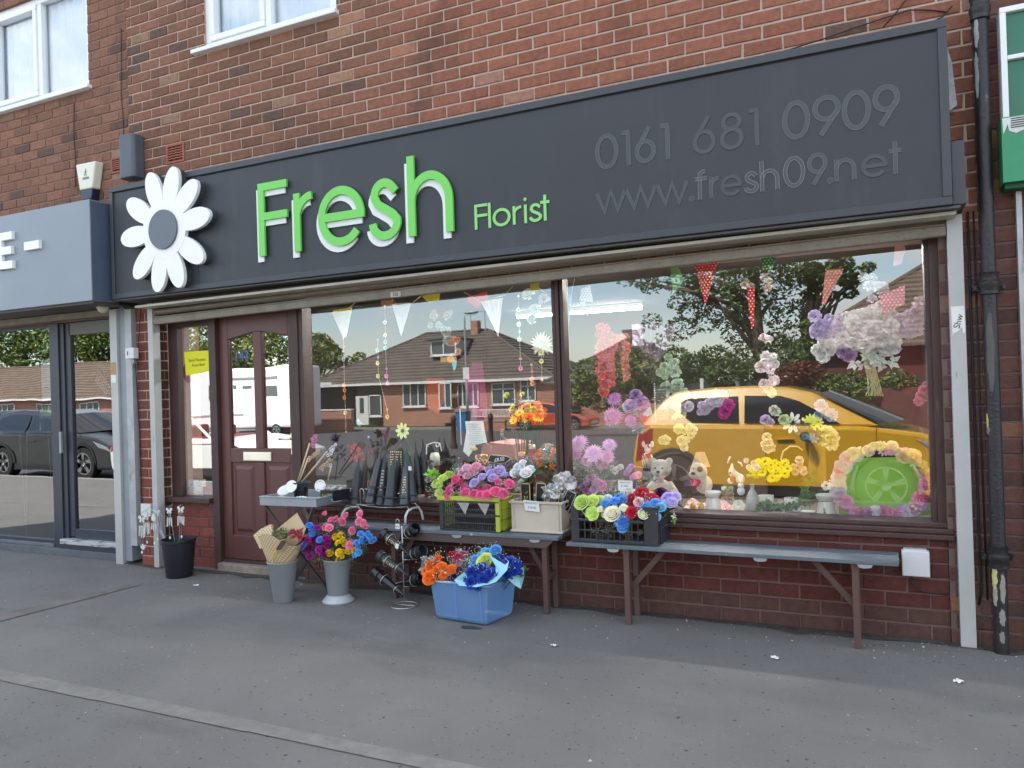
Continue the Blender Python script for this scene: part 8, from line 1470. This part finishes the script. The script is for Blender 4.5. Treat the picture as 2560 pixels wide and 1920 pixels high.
def car(label, col, x0, yn, zg, L=4.1, Wd=1.75, belt=.95, roof=1.56, low=.22, r=.33, fw=.80, rw=.78, prof=None, gh=None, kind='hatch', cat='car', wins=None, mir=(3.02,.07), mm=None):
    """x0 rear end, yn side nearest to the shop, front towards +x"""
    t = thing('parked_car', label, cat, (x0+L/2, yn-Wd/2, zg)); pm = mat('car_paint_%s' % label[:6].strip().replace(' ', '_'), col, .28, var=.0, coat=1, spec=.5); yf = yn-Wd
    fx, rx = L-fw, rw; S = lambda s, z: (x0+s, zg+z)
    body = [(.02,.42),(.0,.62),(.06,belt-.12),(.28,belt+.02)] if prof is None else prof
    top = body+[(L*.60,belt-.01),(L-1.15,belt-.02),(L-.55,belt-.10),(L-.16,belt-.24),(L-.02,.58),(L,.40),(L-.08,low+.02)]
    arch = lambda c, a0, a1: [(c+(r+.055)*math.cos(R(a)), r+(r+.055)*math.sin(R(a))) for a in [a0+(a1-a0)*i/10 for i in range(11)]]
    lowl = [(fx+(r+.055), low)]+arch(fx, 0, 180)+[(fx-(r+.055), low), (rx+(r+.055), low)]+arch(rx, 0, 180)+[(rx-(r+.055), low), (.06, low+.03)]
    pts = [S(*p) for p in top+lowl]
    g = MB(); g.prism(pts[::-1], yf+.03, yn-.03); g.build('body', pm, t, bevel=.045)
    for c in (fx, rx):
        for yy, fc in ((yn-.14, 1), (yf+.14, -1)): wheel(t, x0+c, yy, zg+r, r, fc)
        g = MB()
        for i in range(16):
            g.hexa([(x0+c+(r+k)*math.cos(q), y_, zg+r+(r+k)*math.sin(q)) for y_ in (yn-.06, yn-.016) for q, k in ((R(180*i/16), .04), (R(180*i/16), .085), (R(180*(i+1)/16), .085), (R(180*(i+1)/16), .04))])
        g.build('wheel_arch', m_trim, t)
    MB().box(x0+rx+r+.07, x0+fx-r-.07, yf+.02, yn-.022, zg+low-.03, zg+low+.10).build('sill', m_trim, t)
    if kind != 'open':
        gp = gh or [(.25,belt),(.42,roof-.22),(.62,roof-.05),(1.3,roof),(2.0,roof-.02),(2.55,roof-.12),(3.35,belt-.03)]
        ins = lambda z: .03+.25*max(0,(z-belt)/(roof-belt)); g = MB(); n = len(gp); b = len(g.v)
        for s_, z in gp: g.v.append((x0+s_, yn-.03-ins(z), zg+z))
        for s_, z in gp: g.v.append((x0+s_, yf+.03+ins(z), zg+z))
        g._q([tuple(range(b, b+n)), tuple(range(b+2*n-1, b+n-1, -1))]+[(b+i, b+n+i, b+n+(i+1)%n, b+(i+1)%n) for i in range(n)]); g.build('cabin', pm, t, bevel=.03)
        zb = belt+.03; zt = roof-.13
        def win(nm, P):
            for yy, sg in ((yn, 1), (yf, -1)):
                g = MB(); q = [(x0+s_, yy-sg*(.03+ins(z)-.012), zg+z) for s_, z in P]; g.v = q; g._q([tuple(range(len(q)))]); g.build(nm, m_cgl, t)
        for q_ in wins or (): win('side_window', q_)
        if not wins: win('side_window', [(.62,zb+.10),(.66,zt-.05),(1.0,zt+.02),(1.62,zt+.02),(1.66,zb-.01),(.95,zb)]); win('side_window', [(1.74,zb-.01),(1.70,zt+.02),(2.05,zt),(2.42,zt-.10),(3.0,zb-.03)])
        g = MB(); a, b_ = gp[-2], gp[-1]; nv = 10
        for k in (.06, .5, .97):
            z = a[1]+(b_[1]-a[1])*k; s_ = a[0]+(b_[0]-a[0])*k
            for j in range(nv+1): v = j/nv; y_ = yn-.07-ins(z)-v*(Wd-.14-2*ins(z)); g.v.append((x0+s_+.02+.30*(1-(2*v-1)**4)*(.35+.65*k), y_, zg+z+.02+.03*(1-(2*v-1)**2)))
        g._q([(i*(nv+1)+j, i*(nv+1)+j+1, (i+1)*(nv+1)+j+1, (i+1)*(nv+1)+j) for i in range(2) for j in range(nv)]); g.build('windscreen', m_cgl, t, smooth=True)
    else:
        g = MB(); wa = [(L*.50,belt+.38),(L*.66,belt-.03)]; g.tube([(x0+wa[1][0], yn-.12, zg+wa[1][1]), (x0+wa[0][0], yn-.22, zg+wa[0][1]), (x0+wa[0][0], yf+.22, zg+wa[0][1]), (x0+wa[1][0], yf+.12, zg+wa[1][1])], .028); g.build('windscreen_frame', pm, t)
        MB().box(x0+.9, x0+L*.6, yf+.15, yn-.15, zg+belt-.02, zg+belt+.004).build('interior', mat('red_leather', (.22,.02,.02), .5), t)
        for xx in (1.0, 1.75):
            for yy in (yn-.5, yf+.5): MB().box(x0+xx, x0+xx+.13, yy-.2, yy+.2, zg+.6, zg+belt+.20).build('seat', mat('red_leather', (.22,.02,.02), .5), t, bevel=.04)
    for yy, sg in ((yn, 1), (yf, -1)):
        g = MB(); g.ball((x0+mir[0], yy+sg*.10, zg+belt+mir[1]), .06, .10, .06, 12, 8); g.bar((x0+mir[0]+.04, yy-sg*.05, zg+belt+mir[1]-.05), (x0+mir[0], yy+sg*.05, zg+belt+mir[1]-.02), .05, .04); g.build('mirror', mm or pm, t, smooth=True)
    g = MB(); 
    for s_ in (1.72, L-1.02): g.box(x0+s_, x0+s_+.007, yn-.034, yn-.0285, zg+low+.12, zg+belt-.01)
    g.build('door_gap', m_trim, t); g = MB(); g.bar((x0+1.86, yn-.012, zg+belt-.17), (x0+2.06, yn-.012, zg+belt-.165), .03, .022); g.build('door_handle', pm, t, bevel=.005)
    MB().prism([S(L-.62,belt-.17),(S(L-.20,belt-.28)),S(L-.12,belt-.37),S(L-.45,belt-.30)][::-1], yn-.20, yn-.022).build('headlight', m_lamp, t, bevel=.01); MB().prism([S(.05,.60),S(.10,belt-.10),S(.30,belt-.02),S(.26,.66)], yn-.2, yn-.026).build('tail_light', m_red, t)
    MB().box(x0+L-.02, x0+L+.012, yf+.4, yn-.4, zg+.35, zg+.48).build('number_plate', m_upvc, t)
    return t
RZ0 = -.14
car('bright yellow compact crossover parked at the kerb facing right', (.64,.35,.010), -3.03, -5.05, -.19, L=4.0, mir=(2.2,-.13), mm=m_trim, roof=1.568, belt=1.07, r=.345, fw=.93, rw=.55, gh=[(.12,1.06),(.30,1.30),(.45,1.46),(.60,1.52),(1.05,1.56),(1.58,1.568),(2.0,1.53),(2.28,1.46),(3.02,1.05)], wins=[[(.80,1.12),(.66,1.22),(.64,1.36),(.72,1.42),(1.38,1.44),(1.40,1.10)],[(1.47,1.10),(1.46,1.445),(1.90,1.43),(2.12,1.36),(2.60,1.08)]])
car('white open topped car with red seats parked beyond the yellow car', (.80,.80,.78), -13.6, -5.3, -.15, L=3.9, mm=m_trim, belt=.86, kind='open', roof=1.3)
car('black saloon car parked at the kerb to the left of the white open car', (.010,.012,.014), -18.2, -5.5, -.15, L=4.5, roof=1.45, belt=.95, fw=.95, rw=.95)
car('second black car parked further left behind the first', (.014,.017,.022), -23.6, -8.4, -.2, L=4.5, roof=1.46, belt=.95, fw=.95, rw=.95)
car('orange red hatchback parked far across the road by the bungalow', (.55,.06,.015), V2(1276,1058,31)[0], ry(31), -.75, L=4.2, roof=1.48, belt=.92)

# bungalows
m_hbr = bpy.data.materials.new('house_brick'); m_hbr.use_nodes = True; n_ = m_hbr.node_tree.nodes; l_ = m_hbr.node_tree.links; bt_n = n_.new('ShaderNodeTexBrick'); bt_n.inputs['Scale'].default_value = 1; bt_n.inputs['Brick Width'].default_value = .225; bt_n.inputs['Row Height'].default_value = .085; bt_n.inputs['Mortar Size'].default_value = .012; bt_n.inputs['Color1'].default_value = (.46,.16,.09,1); bt_n.inputs['Color2'].default_value = (.33,.105,.065,1); bt_n.inputs['Mortar'].default_value = (.5,.38,.3,1)
gp_ = n_.new('ShaderNodeNewGeometry'); sx_ = n_.new('ShaderNodeSeparateXYZ'); ad = n_.new('ShaderNodeMath'); ad.operation = 'ADD'; cb_ = n_.new('ShaderNodeCombineXYZ'); l_.new(gp_.outputs['Position'], sx_.inputs[0]); l_.new(sx_.outputs[0], ad.inputs[0]); l_.new(sx_.outputs[1], ad.inputs[1]); l_.new(ad.outputs[0], cb_.inputs[0]); l_.new(sx_.outputs[2], cb_.inputs[1]); l_.new(cb_.outputs[0], bt_n.inputs['Vector']); l_.new(bt_n.outputs[0], n_['Principled BSDF'].inputs['Base Color']); n_['Principled BSDF'].inputs['Roughness'].default_value = .85
m_tile = mat('roof_tile', (.125,.105,.088), .8, var=.25, vscale=1.5); m_tile2 = mat('brown_roof_tile', (.16,.115,.085), .8, var=.25, vscale=1.5); m_wht = mat('white_paint', (.78,.78,.76), .5, var=.03); m_hgl = mat('house_glass', (.09,.11,.11), .1, var=.2, vscale=.8, spec=.7)
def hip_roof(t, x0, x1, yb, yf, z0, z1, m_, ridge_in, n=16):
    """courses of lapped tiles on a hipped roof; yf is the eaves line facing the shop"""
    g = MB(); ym = (yb+yf)/2
    for i in range(n):
        a, b = i/n, (i+1)/n; lift = .085
        def rect(f, dz): return [(x0+ridge_in*f, yf-(yf-ym)*f, z0+(z1-z0)*f+dz), (x1-ridge_in*f, yf-(yf-ym)*f, z0+(z1-z0)*f+dz), (x1-ridge_in*f, yb+(ym-yb)*f, z0+(z1-z0)*f+dz), (x0+ridge_in*f, yb+(ym-yb)*f, z0+(z1-z0)*f+dz)]
        A_, B2 = rect(a, lift), rect(b, 0); C2 = rect(a, -.01); bb_ = len(g.v); g.v += A_+B2+C2
        for j in range(4): k = (j+1) % 4; g._q([(bb_+j, bb_+k, bb_+4+k, bb_+4+j), (bb_+8+j, bb_+8+k, bb_+k, bb_+j)])
    o = g.build('roof', m_, t)
    g = MB(); R0, R1 = (x0+ridge_in, ym, z1+.03), (x1-ridge_in, ym, z1+.03); g.tube([R0, R1], .10, n=6)
    for c, e in (((x0,yf,z0), R0), ((x0,yb,z0), R0), ((x1,yf,z0), R1), ((x1,yb,z0), R1)): g.tube([(c[0],c[1],c[2]+.05), e], .09, n=6)
    g.build('ridge_tiles', m_, o); return o
def hwin(t, x0, x1, y, z0, z1, nv, top=None):
    f = MB(); w_ = .07
    for q in ((x0,x1,z0,z0+w_),(x0,x1,z1-w_,z1),(x0,x0+w_,z0,z1),(x1-w_,x1,z0,z1)): f.box(q[0],q[1],y,y+.06,q[2],q[3])
    for k in range(1, nv): a = x0+(x1-x0)*k/nv; f.box(a-w_/2, a+w_/2, y+.001, y+.059, z0, z1)
    if top: f.box(x0, x1, y+.002, y+.058, z1-top-w_/2, z1-top+w_/2)
    o = f.build('window', m_wht, t); MB().box(x0+.02, x1-.02, y-.01, y+.01, z0+.02, z1-.02).build('pane', m_hgl, o); MB().box(x0-.06,x1+.06,y-.01,y+.12,z0-.08,z0-.001).build('sill', m_wht, o)
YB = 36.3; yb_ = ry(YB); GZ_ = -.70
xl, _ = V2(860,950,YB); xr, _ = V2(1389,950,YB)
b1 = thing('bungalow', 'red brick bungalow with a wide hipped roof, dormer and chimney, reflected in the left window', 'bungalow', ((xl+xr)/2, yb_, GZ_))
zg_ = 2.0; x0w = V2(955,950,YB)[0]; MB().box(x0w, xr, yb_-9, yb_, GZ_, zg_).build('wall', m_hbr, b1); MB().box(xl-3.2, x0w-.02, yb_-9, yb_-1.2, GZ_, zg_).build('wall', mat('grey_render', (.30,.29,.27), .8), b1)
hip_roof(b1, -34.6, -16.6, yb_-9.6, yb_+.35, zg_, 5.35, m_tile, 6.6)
MB().box(-34.6, -16.6, yb_+.30, yb_+.40, zg_-.10, zg_+.05).build('gutter', m_wht, b1)
z = lambda px, py: V2(px, py, YB)
for (a, b, nv, tp) in (((1007,956),(1066,1015),3,None), ((1144,959),(1198,1016),4,None), ((1229,957),(1290,1011),2,.38), ((1301,949),(1342,1002),2,.38)): p, q = z(*a), z(*b); hwin(b1, p[0], q[0], yb_+.01, q[1], p[1], nv, tp)
p, q = z(1108,957), z(1142,1019); MB().box(p[0], z(1200,957)[0], yb_+.001, yb_+.55, q[1]-.9, q[1]-.05).build('bay_base', m_hbr, b1); hwin(b1, p[0], q[0], yb_+.56, q[1], p[1], 2)
p, q = z(891,991), z(923,1062); MB().box(p[0], q[0], yb_-.02, yb_+.06, q[1], p[1]).build('front_door', m_wht, b1); MB().box(p[0]+.3, p[0]+.62, yb_+.061, yb_+.07, p[1]-1.1, p[1]-.12).build('door_light', m_hgl, b1); hwin(b1, q[0]+.05, z(953,986)[0], yb_-.02, -.05, 1.3, 1)
# dark panel painted for the shade in the carport opening and its dark car
MB().box(-34.4, -31.3, yb_-1.1, yb_-.9, GZ_, 1.9).build('carport_shade_panel', mat('deep_grey', (.03,.035,.035), .6), b1); MB().box(-34.6,-32.2,yb_+.3,yb_+.42,2.02,2.22).build('fascia_board', m_wht, b1)
# dormer
p, q = z(1045,850), z(1112,884); dw = MB().box(p[0]-.1, q[0], yb_-3.6, yb_-1.55, q[1]-.1, p[1]+.05).build('dormer', mat('dormer_cladding', (.45,.46,.45), .7), b1); hwin(b1, p[0], q[0]-.05, yb_-1.54, q[1], p[1], 2); MB().box(p[0]-.35, q[0]+.15, yb_-3.8, yb_-1.3, p[1]+.055, p[1]+.13).build('dormer_roof', m_tile, b1); MB().box(p[0]+.7, q[0], yb_-1.5, yb_-1.46, q[1]-.72, q[1]-.12).build('timber_panel', mat('orange_timber', (.62,.38,.14), .6), b1)
c0, c1 = z(1102,791), z(1111,830); MB().box(c0[0]-.1, c1[0]+.15, yb_-4.6, yb_-4.1, 4.4, c0[1]).build('chimney', m_hbr, b1)
g = MB()
for px, py in ((1092,772),(1129,762)): x, zz = z(px, py); g.tube([(x,yb_-4.4,4.9),(x,yb_-4.4,zz)], .03, n=5); g.tube([(x-.35,yb_-4.4,zz-.05),(x+.35,yb_-4.4,zz-.05)], .02, n=4)
g.build('aerial', m_galv, b1)
# garden wall in front, bin, bollards, lamp post
def bwall(label, px0, px1, pt_, pb, yv, th=.22):
    a, b = V2(px0, pt_, yv), V2(px1, pb, yv); t = thing('garden_wall', label, 'wall', ((a[0]+b[0])/2, ry(yv), b[1])); MB().box(a[0], b[0], ry(yv)-th, ry(yv), -.75, a[1]-.06).build('brickwork', m_hbr, t); MB().box(a[0]-.03, b[0]+.03, ry(yv)-th-.03, ry(yv)+.03, a[1]-.055, a[1]+.02).build('coping', m_wht if px0 < 800 else m_conc, t)
bwall('brick garden wall with white coping left of the bungalow door', 735, 880, 1026, 1080, 31); bwall('low brick garden wall right of the lamp post', 1176, 1262, 1052, 1070, 31); bwall('low brick garden wall behind the white open car', 640, 735, 1052, 1092, 29)
t = thing('trellis_panel', 'ornamental pale fence panels above the low wall by the red car', 'fence', (V2(1225,1030,31)[0], ry(31.1), .2)); a, b = V2(1176,1025,31.1), V2(1274,1041,31.1); g = MB(); n = 26
for i in range(n+1): x = a[0]+(b[0]-a[0])*i/n; g.box(x-.012,x+.012,ry(31.1)-.03,ry(31.1),b[1],a[1])
g.box(a[0],b[0],ry(31.1)-.031,ry(31.1)+.001,a[1]-.03,a[1]+.01); g.box(a[0],b[0],ry(31.1)-.031,ry(31.1)+.001,b[1]-.01,b[1]+.03); g.build('panel', m_wht, t)
t = thing('wheelie_bin', 'blue wheelie bin by the lamp post outside the bungalow', 'bin', (V2(1155,1050,30)[0], ry(30), -.74)); bx0 = V2(1139,1050,30)[0]; m_bin = mat('bin_blue', (.03,.16,.36), .5); MB().hexa([(bx0+.06,ry(30)-.5,-.70),(bx0+.54,ry(30)-.5,-.70),(bx0+.54,ry(30)-.05,-.70),(bx0+.06,ry(30)-.05,-.70),(bx0,ry(30)-.58,.28),(bx0+.6,ry(30)-.58,.28),(bx0+.6,ry(30),.28),(bx0,ry(30),.28)]).build('body', m_bin, t); MB().box(bx0-.03,bx0+.63,ry(30)-.62,ry(30)+.04,.285,.37).build('lid', m_bin, t, bevel=.03)
for px, yv, lab in ((1133,16.6,'dark cast bollard nearer the shop, left of the blue bin'), (1226,19,'dark cast bollard right of the blue bin')):
    x = V2(px,1040,yv)[0]; t = thing('bollard', lab, 'bollard', (x, ry(yv), ground_z(ry(yv))), 'cast bollards across the road'); z0_ = ground_z(ry(yv)); MB().lathe([(.12,0),(.12,.1),(.08,.16),(.075,.85),(.10,.88),(.09,.98),(.04,1.05),(0,1.06)], (x,ry(yv),z0_), 14).build('post', mat('bollard_maroon', (.05,.02,.02), .5), t, smooth=True, auto=40)
x = V2(1165,900,31)[0]; t = thing('lamp_post', 'grey street lamp post with a curved arm in front of the bungalow', 'lamp post', (x, ry(31), -.7)); MB().tube([(x,ry(31),-.7),(x,ry(31),1.2),(x,ry(31),5.1),(x-.02,ry(31),5.35)], [.09,.07,.05,.04], n=10).build('post', m_galv, t, smooth=True); g = MB(); g.ball((x+.42,ry(31),5.47), .46,.15,.09,14,8); g.build('lantern', m_galv, t, smooth=True); MB().box(x-.16,x+.2,ry(31)+.06,ry(31)+.08,2.0,2.62).build('sign_plate', m_wht, t)
# motorhome
t = thing('motorhome', 'white motorhome parked across the road, reflected in the door panes', 'motorhome', (V2(640,1060,27)[0], ry(27), -.7)); a, b = V2(480,926,27), V2(737,1062,27); yy = ry(27)
MB().box(a[0]-2, b[0], yy-2.2, yy, -.25, 3.02).build('body', mat('motorhome_white', (.80,.80,.80), .35, var=.02), t, bevel=.12)
for px0, px1, py0, py1 in ((522,548,963,1000),(665,697,966,990),(586,592,964,972),(605,625,966,972)): p, q = V2(px0,py0,27), V2(px1,py1,27); MB().box(p[0],q[0],yy+.001,yy+.03,q[1],p[1]).build('window', m_hgl, t, bevel=.01)
g = MB(); p, q = V2(580,947,27), V2(697,950,27); g.box(p[0],q[0],yy+.001,yy+.05,p[1]-.05,p[1]+.05); g.build('awning_rail', mat('grey_trim', (.25,.26,.28), .5), t); 
for px in (500, 690): x = V2(px,1070,27)[0]; wheel(t, x, yy-.1, -.38, .34, 1)
# left-hand row of roofs behind the black cars
b2 = thing('bungalow', 'long low bungalow with a brown tiled roof, reflected in the left shop window', 'bungalow', (-50, ry(34), -.7)); hip_roof(b2, -78, -37.5, ry(34)-9, ry(34)+.4, 1.75, 4.6, m_tile2, 5, n=14); MB().box(-77,-38.2,ry(34)-8.6,ry(34),-.7,1.75).build('wall', m_hbr, b2); MB().box(-78,-37.5,ry(34)+.38,ry(34)+.46,1.66,1.80).build('gutter', m_wht, b2)
for k in range(7): hwin(b2, -74+k*5, -71.6+k*5, ry(34)+.01, .15, 1.45, 3)
t = thing('boundary_fence', 'orange brown boarded fence in front of the long low bungalow', 'fence', (-50, ry(26), -.7)); m_of = mat('orange_fence', (.36,.19,.09), .8, var=.15, vscale=3)
for k in range(46): MB().box(-70+k*.7, -70+k*.7+.69, ry(26)-.05, ry(26)-.012*(k%2), -.7, .62+.02*(k%3)).build('board', m_of, t)
# right bungalow and a left gable between
YR = 24; b3 = thing('bungalow', 'bungalow with a steep brown tiled roof and skylight, reflected behind the trees', 'bungalow', (0, ry(YR), -.7)); hip_roof(b3, -2.9, 12, ry(YR)-9, ry(YR)+.4, 2.45, 5.6, m_tile2, 4.6, n=16); MB().box(-2.4,11.5,ry(YR)-8.6,ry(YR),-.7,2.45).build('wall', mat('house_brick_dark', (.13,.035,.03), .8, var=.2), b3)
p = V2(2294,722,YR-3); MB().hexa([(p[0]-.3,ry(YR)-2.6,3.75),(p[0]+.5,ry(YR)-2.6,3.75),(p[0]+.5,ry(YR)-3.5,4.45),(p[0]-.3,ry(YR)-3.5,4.45),(p[0]-.3,ry(YR)-2.5,3.83),(p[0]+.5,ry(YR)-2.5,3.83),(p[0]+.5,ry(YR)-3.4,4.53),(p[0]-.3,ry(YR)-3.4,4.53)]).build('skylight', m_hgl, b3)
b4 = thing('bungalow', 'bungalow with a dark tiled roof partly hidden by shrubs, left side of the right window', 'bungalow', (-14, ry(34), -.7)); x0_, x1_ = V2(1370,960,34)[0], V2(1660,960,34)[0]; hip_roof(b4, x0_-.2, x1_+1, ry(34)-9, ry(34)+.4, 1.6, 4.5, m_tile, 4.4, n=16); MB().box(x0_+.4,x1_+.6,ry(34)-8.6,ry(34),-.7,1.6).build('wall', m_hbr, b4)
# fence and wall behind the yellow car
t = thing('panel_fence', 'dark boarded fence with white concrete posts beyond the yellow car', 'fence', (-4, ry(19), -.5)); m_df = mat('dark_fence', (.05,.06,.055), .8, var=.2)
for k in range(11):
    xa = -5.9+k*1.05; MB().box(xa+.05, xa+1.0, ry(19)-.04, ry(19), -.55, 1.42).build('board', m_df, t); MB().box(xa-.05, xa+.05, ry(19)-.06, ry(19)+.02, -.55, 1.56).build('post', m_wht, t)
a = V2(2130,1000,18); t = thing('garden_wall', 'dark red brick garden wall at the right beyond the yellow car', 'wall', (2, ry(18), -.5)); MB().box(-2.2, 9, ry(18)-.2, ry(18), -.5, 1.15).build('brickwork', mat('wall_burgundy', (.16,.055,.045), .85, var=.2, vscale=8), t)

# ---- trees and hedges
m_leafa = mat('tree_leaf', (.1,.2,.05), .55, var=.25, vscale=3, src='attr', spec=.4); m_bark = mat('tree_bark', (.13,.095,.065), .9, var=.3, vscale=9, bump=.6, bscale=30)
def crown(name, clumps, n, size, cols, parent=None, seed=1, kind=None):
    rg = random.Random(seed); g = MB(); tot = sum(c[3]**2 for c in clumps)
    for cx_, cy_, cz_, cr in clumps:
        for i in range(int(n*cr**2/tot)):
            d = Vector((rg.gauss(0,1), rg.gauss(0,1), rg.gauss(0,1))).normalized()*cr*rg.uniform(.55,1.08)**.6; p = Vector((cx_,cy_,cz_))+Vector((d.x,d.y,d.z*.8)); s_ = size*rg.uniform(.6,1.3); a = Vector((rg.gauss(0,1), rg.gauss(0,1), rg.gauss(0,.6))).normalized(); b = a.cross(Vector((rg.gauss(0,1), rg.gauss(0,1), 1))).normalized()
            g.col = tuple(v*rg.uniform(.75,1.25) for v in rg.choice(cols)); g.quad(tuple(p-a*s_), tuple(p+b*s_*.5), tuple(p+a*s_), tuple(p-b*s_*.5))
    return g.build(name, m_leafa, parent, kind=kind)
GR = [(.07,.14,.03),(.10,.17,.035),(.045,.095,.02),(.13,.19,.05)]; YG = [(.20,.26,.05),(.15,.22,.045),(.26,.28,.07),(.09,.14,.035)]
def tree(label, x, y, z0, h, trunk_r, clumps, n, size, cols, seed=1, fork=None):
    t = thing('tree', label, 'tree', (x, y, z0)); g = MB(); g.tube([(x,y,z0),(x+.05,y,z0+h*.35),(x-.05,y,z0+h*.7),(x,y,z0+h)], [trunk_r,trunk_r*.8,trunk_r*.6,trunk_r*.3], n=9); rg = random.Random(seed)
    for c in clumps[:14]: g.tube([(x,y,z0+h*rg.uniform(.4,.75)), ((x+c[0])/2,(y+c[1])/2,(c[2]+z0+h*.6)/2+.2), c[:3]], [trunk_r*.35,trunk_r*.2,.02], n=5)
    g.build('trunk', m_bark, t, smooth=True); crown('crown', clumps, n, size, cols, t, seed); return t
def clumps_px(spec, yv, jit=.6, seed=0):
    rg = random.Random(seed); return [(V2(px,py,yv)[0], ry(yv)+rg.uniform(-jit,jit), V2(px,py,yv)[1], r_) for px, py, r_ in spec]
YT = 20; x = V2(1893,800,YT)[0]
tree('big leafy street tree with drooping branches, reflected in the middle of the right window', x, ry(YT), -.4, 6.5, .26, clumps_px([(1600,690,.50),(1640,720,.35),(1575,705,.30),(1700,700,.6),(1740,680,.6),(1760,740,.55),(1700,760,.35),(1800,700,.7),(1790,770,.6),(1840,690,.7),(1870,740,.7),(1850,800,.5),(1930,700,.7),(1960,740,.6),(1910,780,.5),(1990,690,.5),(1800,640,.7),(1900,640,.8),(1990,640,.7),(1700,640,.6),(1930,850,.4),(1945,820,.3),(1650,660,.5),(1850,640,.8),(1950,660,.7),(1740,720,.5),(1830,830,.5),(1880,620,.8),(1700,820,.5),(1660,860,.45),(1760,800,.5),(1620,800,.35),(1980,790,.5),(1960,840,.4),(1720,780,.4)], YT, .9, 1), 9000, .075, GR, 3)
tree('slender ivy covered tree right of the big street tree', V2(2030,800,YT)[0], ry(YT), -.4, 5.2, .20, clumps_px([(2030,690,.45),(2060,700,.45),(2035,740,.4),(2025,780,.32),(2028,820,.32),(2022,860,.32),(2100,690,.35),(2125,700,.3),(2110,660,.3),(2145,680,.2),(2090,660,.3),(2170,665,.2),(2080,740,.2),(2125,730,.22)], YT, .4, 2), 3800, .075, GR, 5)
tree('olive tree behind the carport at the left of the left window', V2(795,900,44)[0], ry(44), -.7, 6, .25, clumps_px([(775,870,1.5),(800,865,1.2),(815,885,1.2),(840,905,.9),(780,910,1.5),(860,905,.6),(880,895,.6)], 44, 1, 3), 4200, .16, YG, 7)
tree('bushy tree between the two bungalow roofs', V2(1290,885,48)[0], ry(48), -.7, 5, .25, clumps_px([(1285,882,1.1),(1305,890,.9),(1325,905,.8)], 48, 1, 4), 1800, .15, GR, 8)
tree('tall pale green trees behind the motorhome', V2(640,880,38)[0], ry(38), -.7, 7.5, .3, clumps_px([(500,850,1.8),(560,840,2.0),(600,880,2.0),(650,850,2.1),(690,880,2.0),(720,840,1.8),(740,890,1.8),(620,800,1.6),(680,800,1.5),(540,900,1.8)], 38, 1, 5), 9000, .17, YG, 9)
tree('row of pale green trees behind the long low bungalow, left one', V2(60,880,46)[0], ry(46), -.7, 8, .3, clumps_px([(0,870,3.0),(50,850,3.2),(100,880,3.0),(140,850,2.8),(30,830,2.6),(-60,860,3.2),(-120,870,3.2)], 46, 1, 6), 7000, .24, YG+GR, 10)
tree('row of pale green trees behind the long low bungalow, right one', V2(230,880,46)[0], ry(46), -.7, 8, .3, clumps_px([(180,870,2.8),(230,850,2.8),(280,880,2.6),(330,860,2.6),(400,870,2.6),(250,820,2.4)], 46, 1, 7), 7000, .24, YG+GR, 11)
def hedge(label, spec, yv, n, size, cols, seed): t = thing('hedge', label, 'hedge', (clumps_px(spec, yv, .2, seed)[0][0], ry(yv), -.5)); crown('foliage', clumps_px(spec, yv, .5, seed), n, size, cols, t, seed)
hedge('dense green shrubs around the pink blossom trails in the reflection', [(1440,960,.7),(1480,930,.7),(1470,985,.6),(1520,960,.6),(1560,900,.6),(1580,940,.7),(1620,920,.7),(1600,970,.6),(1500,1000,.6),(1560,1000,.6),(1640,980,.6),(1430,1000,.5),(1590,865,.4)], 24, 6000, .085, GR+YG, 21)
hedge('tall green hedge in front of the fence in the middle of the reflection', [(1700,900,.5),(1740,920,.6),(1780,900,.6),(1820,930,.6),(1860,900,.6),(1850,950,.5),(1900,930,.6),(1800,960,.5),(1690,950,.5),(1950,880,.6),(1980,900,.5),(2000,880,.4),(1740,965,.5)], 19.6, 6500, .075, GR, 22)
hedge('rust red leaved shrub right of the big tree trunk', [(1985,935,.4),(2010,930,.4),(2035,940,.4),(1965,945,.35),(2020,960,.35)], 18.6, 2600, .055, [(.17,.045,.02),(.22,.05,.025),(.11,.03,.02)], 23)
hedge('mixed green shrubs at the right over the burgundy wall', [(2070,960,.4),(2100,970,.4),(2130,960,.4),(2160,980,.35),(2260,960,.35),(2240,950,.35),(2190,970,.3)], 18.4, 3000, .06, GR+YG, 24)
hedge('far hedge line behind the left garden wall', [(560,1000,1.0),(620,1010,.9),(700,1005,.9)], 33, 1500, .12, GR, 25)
